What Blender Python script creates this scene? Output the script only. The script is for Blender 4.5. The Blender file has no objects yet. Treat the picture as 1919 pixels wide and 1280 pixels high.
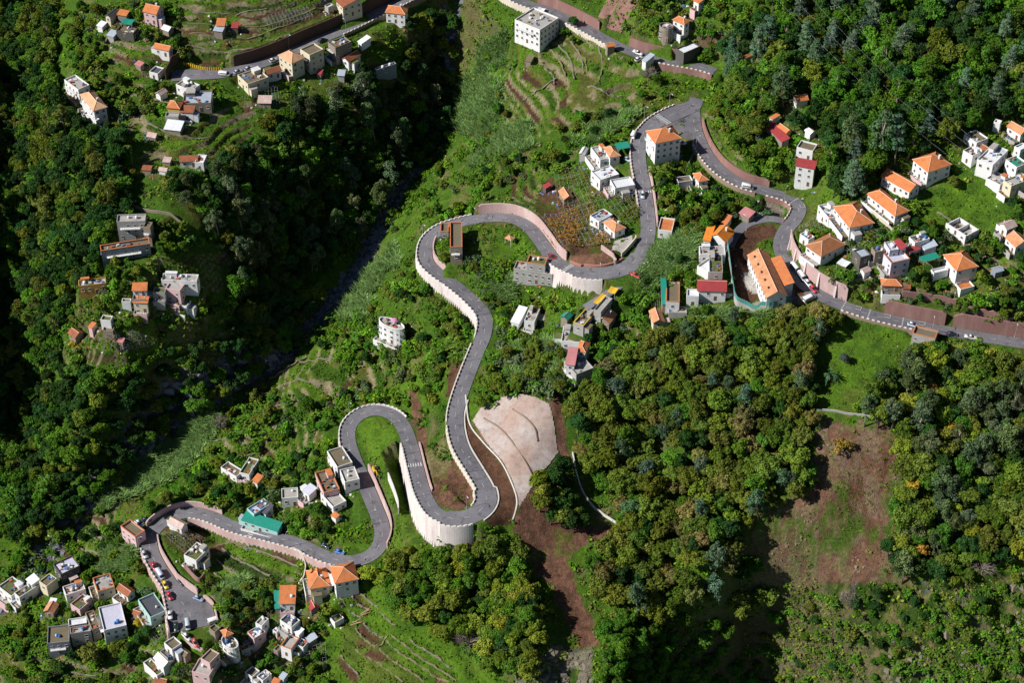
import bpy, math, random
import numpy as np
from mathutils import Vector, Matrix
random.seed(7); RNG = np.random.default_rng(7)
SC = bpy.context.scene; COL = SC.collection; R = math.radians
# ------------------------------------------------------------------ camera, world, sun, exposure
DIST, PITCH, WIDTH_M = 800.0, R(40), 417.0
ASPECT = 1024/684
cam = bpy.data.cameras.new('camera'); camo = bpy.data.objects.new('camera', cam); COL.objects.link(camo)
cam.sensor_fit = 'HORIZONTAL'; cam.sensor_width = 36.0
cam.lens = 36.0*DIST/WIDTH_M; cam.clip_start = 5; cam.clip_end = 6000
CP_ = np.array([0.0, -DIST*math.cos(PITCH), DIST*math.sin(PITCH)])
camo.location = CP_; camo.rotation_euler = (math.pi/2-PITCH, 0, 0); SC.camera = camo
SUN_EL, SUN_AZ = R(38), R(14)          # light travels towards +x and a little towards +y
w = bpy.data.worlds.new('World'); SC.world = w; w.use_nodes = True
nt = w.node_tree; bg = nt.nodes['Background']
sky = nt.nodes.new('ShaderNodeTexSky'); sky.sky_type = 'NISHITA'; sky.sun_disc = False
sky.sun_elevation = SUN_EL; sky.sun_rotation = R(256); sky.altitude = 900; sky.air_density = .7; sky.dust_density = .3
nt.links.new(sky.outputs[0], bg.inputs[0]); bg.inputs[1].default_value = 0.05
sl = bpy.data.lights.new('sun', 'SUN'); sl.energy = 5.0; sl.angle = R(0.5); sl.color = (1.0, 0.965, 0.91)
so = bpy.data.objects.new('sun', sl); COL.objects.link(so)
SUND = Vector((math.cos(SUN_EL)*math.cos(SUN_AZ), math.cos(SUN_EL)*math.sin(SUN_AZ), -math.sin(SUN_EL)))
so.rotation_euler = SUND.to_track_quat('-Z', 'Y').to_euler(); so.location = (-300, -100, 400)
SC.view_settings.view_transform = 'Standard'; SC.view_settings.look = 'None'
SC.view_settings.exposure = 0.32; SC.view_settings.gamma = 1.0; SC.view_settings.use_curve_mapping = False
SC.render.engine = 'CYCLES'
SC.cycles.max_bounces = 4; SC.cycles.diffuse_bounces = 1; SC.cycles.glossy_bounces = 2
# ------------------------------------------------------------------ pixel <-> world (photo pixels 1919 x 1280)
TW = WIDTH_M/2/DIST; TH = TW/ASPECT
FWD = np.array([0, math.cos(PITCH), -math.sin(PITCH)]); UP = np.array([0, math.sin(PITCH), math.cos(PITCH)])
def ray(px, py):
    px = np.asarray(px, float); py = np.asarray(py, float)
    a = (px/1919*2-1)*TW; b = (1-py/1280*2)*TH
    return np.stack([a, FWD[1]+b*UP[1], FWD[2]+b*UP[2]], -1)
def unproj(px, py, z):
    d = ray(px, py); t = (np.asarray(z)-CP_[2])/d[..., 2]
    return CP_+d*t[..., None]
def project(x, y, z):
    rx, ry, rz = x-CP_[0], y-CP_[1], z-CP_[2]
    f = ry*FWD[1]+rz*FWD[2]; u = ry*UP[1]+rz*UP[2]
    return (rx/f/TW+1)/2*1919, (1-u/f/TH)/2*1280
# ------------------------------------------------------------------ small helpers
def tag(o, label=None, cat=None, group=None, kind=None):
    if label: o['label'] = label
    if cat: o['category'] = cat
    if group: o['group'] = group
    if kind or cat: o['kind'] = kind or 'thing'
    return o
def empty(name, loc, rz=0.0):
    o = bpy.data.objects.new(name, None); COL.objects.link(o); o.empty_display_size = 0.5
    o.location = loc; o.rotation_euler = (0, 0, rz); return o
def link(name, me, parent=None, loc=None, rz=None):
    o = bpy.data.objects.new(name, me); COL.objects.link(o)
    if parent: o.parent = parent
    if loc is not None: o.location = loc
    if rz is not None: o.rotation_euler = (0, 0, rz)
    return o
class MB:
    """collects faces, links them as one mesh object"""
    def __init__(s): s.v = []; s.f = []; s.m = []
    def face(s, pts, m=0):
        n = len(s.v); s.v.extend([tuple(p) for p in pts]); s.f.append(tuple(range(n, n+len(pts)))); s.m.append(m)
    def box(s, x0, x1, y0, y1, z0, z1, m=0, M=None):
        P = [(x, y, z) for z in (z0, z1) for y in (y0, y1) for x in (x0, x1)]
        if M is not None: P = [tuple(M @ Vector(p)) for p in P]
        n = len(s.v); s.v.extend(P)
        for q in ((0, 2, 3, 1), (4, 5, 7, 6), (0, 1, 5, 4), (2, 6, 7, 3), (0, 4, 6, 2), (1, 3, 7, 5)):
            s.f.append(tuple(n+i for i in q)); s.m.append(m)
    def tube(s, pts, r, n=6, m=0, r2=None):
        pts = [Vector(p) for p in pts]; rings = []
        for i, p in enumerate(pts):
            a = pts[max(i-1, 0)]; b = pts[min(i+1, len(pts)-1)]; d = (b-a).normalized()
            u = d.cross(Vector((0, 0, 1)) if abs(d.z) < .9 else Vector((1, 0, 0))).normalized(); v = d.cross(u)
            rr = r if r2 is None else r+(r2-r)*i/max(1, len(pts)-1)
            k = len(s.v); rings.append(k)
            s.v.extend([tuple(p+(u*math.cos(t)+v*math.sin(t))*rr) for t in [6.28318*j/n for j in range(n)]])
        for a, b in zip(rings[:-1], rings[1:]):
            for j in range(n):
                s.f.append((a+j, a+(j+1) % n, b+(j+1) % n, b+j)); s.m.append(m)
        for k, rev in ((rings[0], 0), (rings[-1], 1)):
            q = tuple(k+j for j in range(n)); s.f.append(q if rev else q[::-1]); s.m.append(m)
    def lathe(s, prof, c=(0, 0, 0), n=12, m=0, sx=1, sy=1):
        rings = []
        for r, z in prof:
            k = len(s.v); rings.append(k)
            s.v.extend([(c[0]+sx*r*math.cos(6.28318*j/n), c[1]+sy*r*math.sin(6.28318*j/n), c[2]+z) for j in range(n)])
        for a, b in zip(rings[:-1], rings[1:]):
            for j in range(n):
                s.f.append((a+j, a+(j+1) % n, b+(j+1) % n, b+j)); s.m.append(m)
        s.f.append(tuple(rings[-1]+j for j in range(n))); s.m.append(m)
    def mesh(s, name, mats, smooth=False):
        me = bpy.data.meshes.new(name); me.from_pydata(s.v, [], s.f)
        for mt in (mats if isinstance(mats, (list, tuple)) else [mats]): me.materials.append(mt)
        if len(me.materials) > 1: me.polygons.foreach_set('material_index', s.m)
        if smooth: me.polygons.foreach_set('use_smooth', [True]*len(s.f))
        me.update(); return me
    def build(s, name, mats, parent=None, loc=None, rz=None, smooth=False):
        return link(name, s.mesh(name, mats, smooth), parent, loc, rz)
def quads_mesh(name, V, mats, tone=None, mat_idx=None, attr='tone'):
    """V: (n,4,3) array of separate quads"""
    n = len(V); me = bpy.data.meshes.new(name)
    me.vertices.add(4*n); me.vertices.foreach_set('co', np.ascontiguousarray(V, dtype=np.float32).ravel())
    me.loops.add(4*n); me.loops.foreach_set('vertex_index', np.arange(4*n, dtype=np.int32))
    me.polygons.add(n); me.polygons.foreach_set('loop_start', np.arange(0, 4*n, 4, dtype=np.int32))
    for mt in (mats if isinstance(mats, (list, tuple)) else [mats]): me.materials.append(mt)
    if mat_idx is not None: me.polygons.foreach_set('material_index', np.asarray(mat_idx, dtype=np.int32))
    if tone is not None:
        ca = me.color_attributes.new(attr, 'FLOAT_COLOR', 'CORNER')
        t = np.repeat(np.asarray(tone, dtype=np.float32), 4, axis=0)
        if t.ndim == 1: t = np.stack([t, t, t], 1)
        ca.data.foreach_set('color', np.concatenate([t, np.ones((4*n, 1), np.float32)], 1).ravel())
    me.update(calc_edges=True); me.validate(); return me
def vnoise(x, y, s, seed=0):
    x = np.asarray(x)/s+1000.37; y = np.asarray(y)/s+1000.71
    xi = np.floor(x).astype(np.int64); yi = np.floor(y).astype(np.int64); fx = x-xi; fy = y-yi
    fx = fx*fx*(3-2*fx); fy = fy*fy*(3-2*fy)
    def h(a, b):
        n = (a*374761393+b*668265263+seed*974634541) & 0x7fffffff
        n = ((n ^ (n >> 13))*1274126177) & 0x7fffffff
        return ((n ^ (n >> 16)) & 0xffff)/65535.0
    return (h(xi, yi)*(1-fx)+h(xi+1, yi)*fx)*(1-fy)+(h(xi, yi+1)*(1-fx)+h(xi+1, yi+1)*fx)*fy
def fbm(x, y, s, seed=0, o=3):
    t = 0; a = 1; n = 0
    for i in range(o): t = t+a*vnoise(x, y, s/2**i, seed+i); n += a; a *= .5
    return t/n
def sstep(a, b, x):
    t = np.clip((x-a)/(b-a), 0, 1); return t*t*(3-2*t)
def inpoly(poly, X, Y):
    P = np.asarray(poly, float); r = np.zeros(np.shape(X), bool)
    m = (X >= P[:, 0].min()) & (X <= P[:, 0].max()) & (Y >= P[:, 1].min()) & (Y <= P[:, 1].max())
    if not m.any(): return r
    x = X[m]; y = Y[m]; c = np.zeros(x.shape, bool); j = len(P)-1
    for i in range(len(P)):
        a, b = P[i], P[j]
        k = ((a[1] > y) != (b[1] > y))
        c ^= k & (x < (b[0]-a[0])*(y-a[1])/((b[1]-a[1]) if b[1] != a[1] else 1e-9)+a[0]); j = i
    r[m] = c; return r
# ------------------------------------------------------------------ materials
def newmat(name, rough=0.8, spec=0.3):
    m = bpy.data.materials.new(name); m.use_nodes = True
    b = m.node_tree.nodes['Principled BSDF']; b.inputs['Roughness'].default_value = rough
    b.inputs['Specular IOR Level'].default_value = spec; return m, m.node_tree, b
def nd(t, typ, **kw):
    n = t.nodes.new(typ)
    for k, v in kw.items(): setattr(n, k, v)
    return n
def noise(t, scale, detail=4, rough=.6, coord=None):
    n = nd(t, 'ShaderNodeTexNoise'); n.inputs['Scale'].default_value = scale
    n.inputs['Detail'].default_value = detail; n.inputs['Roughness'].default_value = rough
    if coord is not None: t.links.new(coord, n.inputs['Vector'])
    return n
def mix(t, fac, a, b, blend='MIX'):
    n = nd(t, 'ShaderNodeMix', data_type='RGBA', blend_type=blend)
    for s, v in ((n.inputs[0], fac), (n.inputs[6], a), (n.inputs[7], b)):
        if hasattr(v, 'links') or hasattr(v, 'is_output'): t.links.new(v, s)
        elif isinstance(v, (int, float)): s.default_value = v
        else: s.default_value = (*v, 1)
    return n.outputs[2]
def ramp(t, fac, lo, hi):
    n = nd(t, 'ShaderNodeMapRange'); n.inputs[1].default_value = lo; n.inputs[2].default_value = hi
    t.links.new(fac, n.inputs[0]); return n.outputs[0]
def bump(t, b, h, strength, dist):
    n = nd(t, 'ShaderNodeBump'); n.inputs['Strength'].default_value = strength; n.inputs['Distance'].default_value = dist
    t.links.new(h, n.inputs['Height']); t.links.new(n.outputs[0], b.inputs['Normal'])
def geo_pos(t): return nd(t, 'ShaderNodeNewGeometry').outputs['Position']
def surf(name, col, dirt=(.25, .22, .18), amt=.35, scale=.25, rough=.85, fine=.12, spec=.25, streak=False):
    """weathered flat colour: broad stains, fine grain"""
    m, t, b = newmat(name, rough, spec); p = geo_pos(t)
    if streak:
        mp = nd(t, 'ShaderNodeMapping'); mp.inputs['Scale'].default_value = (1, 1, .18); t.links.new(p, mp.inputs[0]); q = mp.outputs[0]
    else: q = p
    c = mix(t, ramp(t, noise(t, scale, 6, .65, q).outputs[0], .48, .8), col, [a*(1-amt)+d*amt for a, d in zip(col, dirt)])
    g = noise(t, 2.2, 3, .6, p).outputs[0]
    c = mix(t, ramp(t, g, .3, .75), c, mix(t, 1.0, c, (1-fine*2,)*3, 'MULTIPLY'))
    t.links.new(c, b.inputs['Base Color']); bump(t, b, g, .25, .05); return m
def foliage_mat(name):
    m, t, b = newmat(name, .9, .04)
    oi = nd(t, 'ShaderNodeObjectInfo'); at = nd(t, 'ShaderNodeVertexColor', layer_name='tone')
    c = mix(t, 1.0, oi.outputs['Color'], at.outputs[0], 'MULTIPLY')
    hs = nd(t, 'ShaderNodeHueSaturation'); t.links.new(c, hs.inputs['Color'])
    v = ramp(t, oi.outputs['Random'], 0, 1); n = nd(t, 'ShaderNodeMapRange')
    n.inputs[3].default_value = .72; n.inputs[4].default_value = 1.35; t.links.new(v, n.inputs[0]); t.links.new(n.outputs[0], hs.inputs['Value'])
    t.links.new(hs.outputs[0], b.inputs['Base Color'])
    tr = nd(t, 'ShaderNodeBsdfTranslucent'); t.links.new(hs.outputs[0], tr.inputs[0])
    ms = nd(t, 'ShaderNodeMixShader'); ms.inputs[0].default_value = .12
    t.links.new(b.outputs[0], ms.inputs[1]); t.links.new(tr.outputs[0], ms.inputs[2])
    t.links.new(ms.outputs[0], t.nodes['Material Output'].inputs[0]); return m
M_FOL = foliage_mat('foliage'); M_BARK = surf('bark', (.13, .10, .075), (.3, .27, .22), .5, 1.5)
M_PALEBARK = surf('pale_bark', (.36, .30, .24), (.2, .15, .1), .5, 1.2)
# ------------------------------------------------------------------ roads: photo pixels and height
ROADS = {
 'main': [(1306,184,62.3),(1298,198,62),(1265,212,62),(1225,232,61.5),(1200,258,61),(1197,300,59.5),(1206,350,57),(1213,400,54),(1214,440,51.5),(1200,478,49.5),(1170,503,48),(1125,513,46.8),(1080,508,45.5),(1040,488,44),(1015,455,42.5),(990,425,41),(955,409,39.5),(905,409,37.5),(860,418,36),(822,432,34.5),(800,455,33),(797,485,31.5),(815,508,30),(850,533,28.5),(885,563,27),(908,592,25.5),(907,625,24),(893,660,22),(875,705,20),(858,755,17.5),(853,790,16),(862,835,14.5),(888,880,13),(908,915,12),(910,943,11.3),(888,965,10.6),(850,972,10),(815,960,9.3),(793,925,8),(780,880,6.2),(769,835,4.5),(755,798,3),(735,777,2),(705,769,1),(675,777,0),(655,797,-1),(652,825,-2.2),(663,860,-4),(681,900,-6),(700,945,-8.2),(715,985,-10),(714,1015,-11.3),(695,1040,-12.3),(655,1052,-13.2),(610,1043,-14.2),(560,1020,-15.5),(500,1003,-17),(440,988,-18.3),(390,967,-19.5),(345,961,-20.3),(305,978,-21.2),(281,1005,-22.2),(283,1035,-23.3),(298,1065,-24.5),(318,1095,-25.7),(338,1125,-26.5),(355,1150,-26.8),(362,1178,-27)],
 'right': [(1298,198,62),(1302,240,61.5),(1318,280,60.5),(1345,315,59.3),(1385,342,58.2),(1430,357,57),(1475,370,56),(1497,388,55.2),(1490,410,54.5),(1472,432,53.8),(1463,460,53),(1475,495,52),(1503,530,51),(1545,558,50),(1600,580,49),(1660,597,48),(1740,614,47),(1830,630,46),(1925,645,45),(2010,660,44)],
 'upper': [(900,-45,70.5),(930,-25,70),(975,2,69),(1040,25,68),(1100,55,67),(1150,82,66.2),(1200,103,65.5),(1255,115,65),(1310,125,64.5),(1340,134,64.2)],
 'left': [(322,141,56),(350,140,56),(410,138,56.3),(460,128,56.7),(520,108,57.2),(580,82,58),(640,57,58.8),(700,28,59.6),(760,-2,60.5),(810,-30,61.2)],
 'drive': [(1366,462,51.6),(1378,440,52.4),(1400,420,53.2),(1440,410,54),(1478,416,54.2)],
 'lane': [(1096,577,42),(1128,557,44),(1158,537,46),(1180,515,47.6)],
}
RW = {'main': 2.95, 'right': 2.95, 'upper': 3.0, 'left': 3.2, 'drive': 2.0, 'lane': 1.9}
def width_at(name, i):
    h = RW[name]
    if name == 'main':
        if i > 64: h += min(1, (i-64)/2.0)*5.6
        elif 0.5 < i < 3.5: h += 1.6*math.sin((i-.5)/3*math.pi)
        elif 33 < i < 36.5: h += .9
        elif 9 < i < 12: h += .9
    if name == 'left' and i < 3: h += 1.6*(3-i)/3
    return h
# walls along the roads: road, side (+1 left of travel, -1 right), from, to, height (+ above the road, - below it), colour, parapet
WALLS = [
 ('main',-1,1.6,6.8,-1.2,'pinkwall',1,'low pale wall with kerb blocks beside the white three storey house bend'),
 ('main',1,5.4,7.6,2.6,'pinkwall',0,'pale pink retaining wall rising above the road left of the small garden plots'),
 ('main',1,10.9,13.2,-7.5,'whitewall',1,'high pale curved retaining wall carrying the bend beside the unfinished house'),
 ('main',-1,9.6,12.6,1.0,'brickwall',0,'low red paved wall along the inside of the wide central bend'),
 ('main',-1,12.7,17.2,4.6,'pinkwall',0,'tall pink retaining wall under the brown vineyard'),
 ('main',-1,17.4,22.75,-6.0,'whitewall',1,'curved white wall with kerb blocks around the left central hairpin'),
 ('main',1,19.6,22.4,3.2,'pinkwall',0,'pink wall on the inside of the left central hairpin below the flat roofed house'),
 ('main',-1,22.7,26.3,-7.0,'whitewall',1,'tall pale wall with kerb blocks below the road above the banana trees'),
 ('main',-1,26.6,30,-1.5,'creamwall',1,'low cream kerb wall beside the small brown soil plot'),
 ('main',-1,30.1,34.6,-3.5,'creamwall',1,'pale kerb wall curving above the round grassy bank of the lower hairpin'),
 ('main',1,28.8,34.9,0.25,'kerb',0,'thin white kerb along the outside of the road by the wide brown soil strip'),
 ('main',1,35.2,40.2,-12.5,'whitewall',1,'very tall white curved retaining wall under the lower hairpin'),
 ('main',-1,38.0,40.0,1.8,'pinkwall',0,'short pale wall along the inside of the long grassy loop'),
 ('main',-1,41.4,47.3,-3.6,'whitewall',1,'white wall with kerb blocks around the outside of the horseshoe bend'),
 ('main',1,47.6,51.4,3.8,'pinkwall',0,'pink wall beside the yellow digger below the horseshoe bend'),
 ('main',1,53.4,58.8,-5.0,'pinkwall',1,'long pink wall with white kerb blocks above the terraced garden beds'),
 ('main',-1,57.6,60.6,2.6,'pinkwall',0,'curved pink wall above the road near the teal roofed house'),
 ('main',1,61.2,65.2,3.6,'pinkwall',0,'tall pink wall above the parked cars in the lower village'),
 ('main',-1,61.6,67,-4.5,'pinkwall',1,'pink wall beneath the row of parked cars in the lower village'),
 ('main',1,65.5,67,2.4,'pinkwall',0,'short pink wall at the right side of the lower village car park'),
 ('right',1,0.7,5.2,3.2,'redwall',0,'reddish retaining wall above the upper right road near the junction'),
 ('right',-1,1.7,4.8,-3.0,'brownwall',1,'brown wall with kerb blocks beside the small white house on the upper right road'),
 ('right',-1,5.1,8.6,-3.4,'redwall',1,'reddish curved wall above the rubble yard'),
 ('right',1,9.7,13.7,7.0,'pinkwall',0,'tall ribbed pink wall beside the parked white vans'),
 ('right',1,14.9,16.4,6.0,'redwall',0,'red brown concrete wall left of the slanting ramp on the right road'),
 ('right',1,16.5,18.6,6.5,'redwall',0,'long red brown concrete wall along the right edge road'),
 ('right',-1,13.6,16.0,-1.5,'brownwall',1,'low dark kerb wall along the road above the green meadow'),
 ('upper',1,2.4,4.3,4.6,'redwall',0,'red pink retaining wall along the top road above the big grey building'),
 ('upper',1,5.4,7.6,4.2,'redwall',0,'red pink wall along the top road below the round terraced house'),
 ('upper',-1,1.0,5.0,-1.2,'creamwall',1,'low kerb wall along the lower side of the top road'),
 ('upper',-1,6.6,9.0,-4.5,'redwall',1,'red brown wall under the right end of the top road'),
 ('left',1,2.6,8.6,5.5,'darkwall',0,'long dark brown retaining wall above the top left road'),
 ('left',-1,5.9,8.6,-1.8,'brownwall',1,'low brown wall along the lower side of the top left road'),
]
# natural ground: photo pixel and height
CPT = [
 # river
 (870,0,26),(855,90,24),(830,190,18),(790,290,12),(722,400,6),(690,470,2),(645,540,-3),(560,640,-10),(470,710,-16),(400,765,-21),(320,800,-25),(230,890,-31),(140,975,-37),(70,1060,-42),(15,1130,-46),
 # left bank and its village spur
 (640,110,55),(700,80,57),(760,60,54),(800,30,46),(760,150,38),(700,210,36),(640,230,39),(720,300,20),(640,350,18),(560,300,34),(480,190,52),(560,430,12),(480,420,28),(400,330,45),(400,240,51),(330,220,53),(300,300,49),
 (250,200,53),(170,200,51),(150,140,53),(250,120,60),(300,60,66),(400,60,66),(500,40,67),(300,0,72),(420,0,73),(560,0,70),(200,20,68),(130,60,56),
 (330,400,44),(250,430,40),(240,490,36),(320,540,30),(180,540,31),(270,620,19),(170,640,15),(400,540,22),(450,620,9),(380,680,4),(250,720,0),(150,730,-2),(280,780,-14),(180,840,-16),(100,900,-25),(60,980,-36),
 (90,350,38),(100,470,26),(60,560,14),(60,250,40),(60,100,40),(20,60,24),(10,200,18),(10,350,14),(8,500,4),(10,650,-12),(10,780,-26),(10,900,-34),
 (-60,60,32),(-70,300,24),(-60,600,2),(-150,60,66),(-150,300,50),(-150,600,24),(-150,850,-12),(-150,1100,-42),
 # right bank
 (920,80,50),(900,200,38),(960,140,53),(1040,150,57),(1120,160,60),(1000,60,61),(960,260,44),(1080,240,56),(870,330,31),(960,340,43),(1060,330,50),(1140,330,54),(1160,420,52),(1100,440,49),(1050,430,47.5),(840,380,30),(760,420,21),(740,500,16),
 (700,560,6),(740,610,8),(800,560,20),(830,600,15),(700,650,0),(620,640,-4),(560,700,-6),(640,720,-5),(760,700,4),(820,660,14),(500,790,-14),(580,780,-8),(420,830,-19),(480,890,-19),(560,890,-12),(600,930,-10),(540,960,-14),(360,900,-24),(280,950,-25),(220,1000,-29),(180,1050,-33),
 (930,480,36.5),(900,450,36),(960,530,32),(1000,560,31),(960,600,25),(1050,600,32),(1090,640,31),(1150,600,37),(1150,660,35),(1230,560,44),(1230,620,39),(1300,520,49),(1330,480,51),(1290,560,46),(1340,560,46),(1270,340,55),(1310,420,53),(1250,440,51),
 (1440,520,51.5),(1380,560,48),(1400,600,43),(1500,600,46),
 (1000,690,26),(930,680,22),(1080,700,28),(920,760,22),(975,745,28),(1035,755,29),(1045,850,18),(965,850,20),(975,950,12),(935,900,12.6),(955,945,11.8),(955,900,13.2),(935,862,15),(915,860,14.6),(905,825,16.8),(880,785,18),(1000,900,15),
 # centre and lower right forest slopes
 (1150,740,28),(1300,700,34),(1420,680,38),(1300,820,25),(1150,860,15),(1100,940,6),(1200,960,6),(1400,860,23),(1330,960,10),(1500,760,34),(1480,900,20),(1560,700,41),(1640,680,43),(1600,820,31),(1620,930,17),(1700,760,37),(1820,740,40),(1900,760,39),(1750,880,25),(1880,900,24),(1700,1000,10),(1820,1010,14),(1910,1030,14),(1560,1040,3),(1460,1060,-3),(1700,1120,-5),(1850,1130,-1),
 (1560,1160,-17),(1700,1220,-20),(1880,1240,-18),(1500,1260,-42),(1455,1200,-36),(1360,1100,-6),(1250,1060,-3),(1220,1125,-9),(1300,1130,-9),(1150,1110,-8),(1170,1030,-1),(1300,1190,-24),(1220,1200,-18),(1250,1275,-32),(1140,1270,-15),(1400,1150,-22),(1400,1200,-37),(1400,1280,-60),(1320,1280,-46),(1150,1210,-11),(1090,1180,-17),(1050,1090,-6),(1040,1000,3),(1110,1010,2),
 (1060,1275,-22),(990,1270,-17),(960,1180,-13),(1020,1180,-9),(950,1100,-9),(1000,1050,-3),(910,1040,-2),(860,1060,-6),(800,1050,-6),(820,1030,-4),(880,1010,-1),(760,1080,-10),(840,1130,-14),(900,1200,-22),
 # lower garden terraces and village
 (700,1100,-16),(640,1110,-19),(760,1200,-22),(840,1270,-27),(620,1180,-28),(680,1260,-34),(560,1080,-20),(540,1130,-25),(480,1050,-21),(420,1040,-22.5),(430,1110,-26),(370,1030,-20),(340,1010,-19.5),(600,1250,-37),(480,1180,-31),(420,1250,-38),(500,1270,-40),(300,1180,-33),(250,1130,-33),(200,1100,-34),(100,1080,-37),(40,1110,-41),(120,1200,-40),(230,1250,-41),(40,1250,-45),(320,1270,-41),
 (720,830,1),(715,870,0.5),(740,900,0.5),(745,950,-3),(750,1000,-6),(840,880,8),(850,930,9),(800,850,5.5),(820,780,9),(820,730,11),
 (640,950,-9),(610,1000,-12),
 # upper right
 (1200,40,76),(1260,60,75),(1300,20,82),(1380,100,72),(1400,40,86),(1360,180,67),(1400,220,70),(1400,290,66),(1480,230,72),(1500,150,78),(1480,310,64),(1520,340,62),(1600,200,79),(1560,60,87),(1700,60,92),(1850,60,97),(1700,180,84),(1850,160,88),(1780,240,80),(1640,300,74),(1740,320,72),(1840,290,77),(1900,260,79),(1910,340,74),(1660,380,68),(1580,400,63),(1820,390,68),(1540,450,59.5),(1660,480,61),(1780,480,62),(1900,450,66),(1620,530,56),(1720,540,56),(1860,550,57),(1640,560,53),(1600,545,55),
 (1600,620,46),(1720,650,44),(1800,680,43),(1900,670,44),
 # beyond the frame
 (-320,0,84),(-320,400,58),(-320,800,6),(-320,1200,-36),(-350,1500,-55),(-320,-250,100),(200,-250,86),(600,-220,80),(860,-200,38),(1100,-220,92),(1500,-250,112),(1919,-250,122),(2200,-100,118),(2150,300,92),(2150,700,58),(2150,1100,22),(2150,1500,-30),(1700,1500,-52),(1250,1500,-70),(1420,1480,-100),(1000,1500,-48),(600,1500,-62),(200,1500,-60),(-100,1400,-56),
]
pts = np.array(CPT+[p for n in ('main','right','upper','left') for p in ROADS[n]], float)
P3 = unproj(pts[:, 0], pts[:, 1], pts[:, 2])
def tps_fit(X, Y, Z, lam):
    n = len(X); sc = 100.0; x = X/sc; y = Y/sc
    d2 = (x[:, None]-x)**2+(y[:, None]-y)**2
    K = np.where(d2 > 0, .5*d2*np.log(d2+1e-12), 0)+lam*np.eye(n)
    Pm = np.stack([np.ones(n), x, y], 1); A = np.zeros((n+3, n+3)); A[:n, :n] = K; A[:n, n:] = Pm; A[n:, :n] = Pm.T
    return np.linalg.solve(A, np.concatenate([Z, [0, 0, 0]])), x, y, sc
co, cx, cy, csc = tps_fit(P3[:, 0], P3[:, 1], P3[:, 2], 0.004)
def tps_eval(X, Y):
    x = X.ravel()/csc; y = Y.ravel()/csc; out = np.empty(len(x))
    for s in range(0, len(x), 20000):
        d2 = (x[s:s+20000, None]-cx)**2+(y[s:s+20000, None]-cy)**2
        out[s:s+20000] = (.5*d2*np.log(d2+1e-12)) @ co[:-3]+co[-3]+co[-2]*x[s:s+20000]+co[-1]*y[s:s+20000]
    return out.reshape(X.shape)
GS = 0.8; X0, X1, Y0, Y1 = -290.0, 290.0, -240.0, 330.0
NX = int((X1-X0)/GS)+1; NY = int((Y1-Y0)/GS)+1
gx = X0+np.arange(NX)*GS; gy = Y0+np.arange(NY)*GS
def bil(Z, x, y, x0, y0, s):
    nx, ny = Z.shape[1], Z.shape[0]
    fx = np.clip((np.asarray(x)-x0)/s, 0, nx-1.001); fy = np.clip((np.asarray(y)-y0)/s, 0, ny-1.001)
    i = fx.astype(int); j = fy.astype(int); fx = fx-i; fy = fy-j
    return (Z[j, i]*(1-fx)+Z[j, i+1]*fx)*(1-fy)+(Z[j+1, i]*(1-fx)+Z[j+1, i+1]*fx)*fy
cgx, cgy = np.meshgrid(np.arange(X0-4, X1+8, 3.2), np.arange(Y0-4, Y1+8, 3.2))
cz = tps_eval(cgx, cgy)
GX, GY = np.meshgrid(gx, gy)
Z = bil(cz, GX, GY, X0-4, Y0-4, 3.2)
def blur(a, k):
    for _ in range(2):
        for ax in (0, 1):
            p = np.pad(a, [(k, k) if i == ax else (0, 0) for i in (0, 1)], mode='edge'); c = np.cumsum(p, axis=ax)
            z = np.zeros_like(np.take(c, [0], axis=ax)); c = np.concatenate([z, c], axis=ax); n = a.shape[ax]
            a = (np.take(c, range(2*k+1, n+2*k+1), axis=ax)-np.take(c, range(0, n), axis=ax))/(2*k+1)
    return a
Z = blur(Z, 2)
# river gorge and small relief
PX, PY = project(GX, GY, Z)
cm = blur(inpoly([(1400,1120),(1560,1110),(1700,1110),(1960,1040),(1960,1330),(1380,1330)], PX, PY).astype(float), 6)
Z += (fbm(GX, GY, 26, 3)-.5)*4.0+(fbm(GX, GY, 7, 9)-.5)*1.3+cm*((1-np.abs(2*fbm(GX*.8+GY*.6, GY*.45-GX*.3, 15, 17)-1))*9-6.5)

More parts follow.
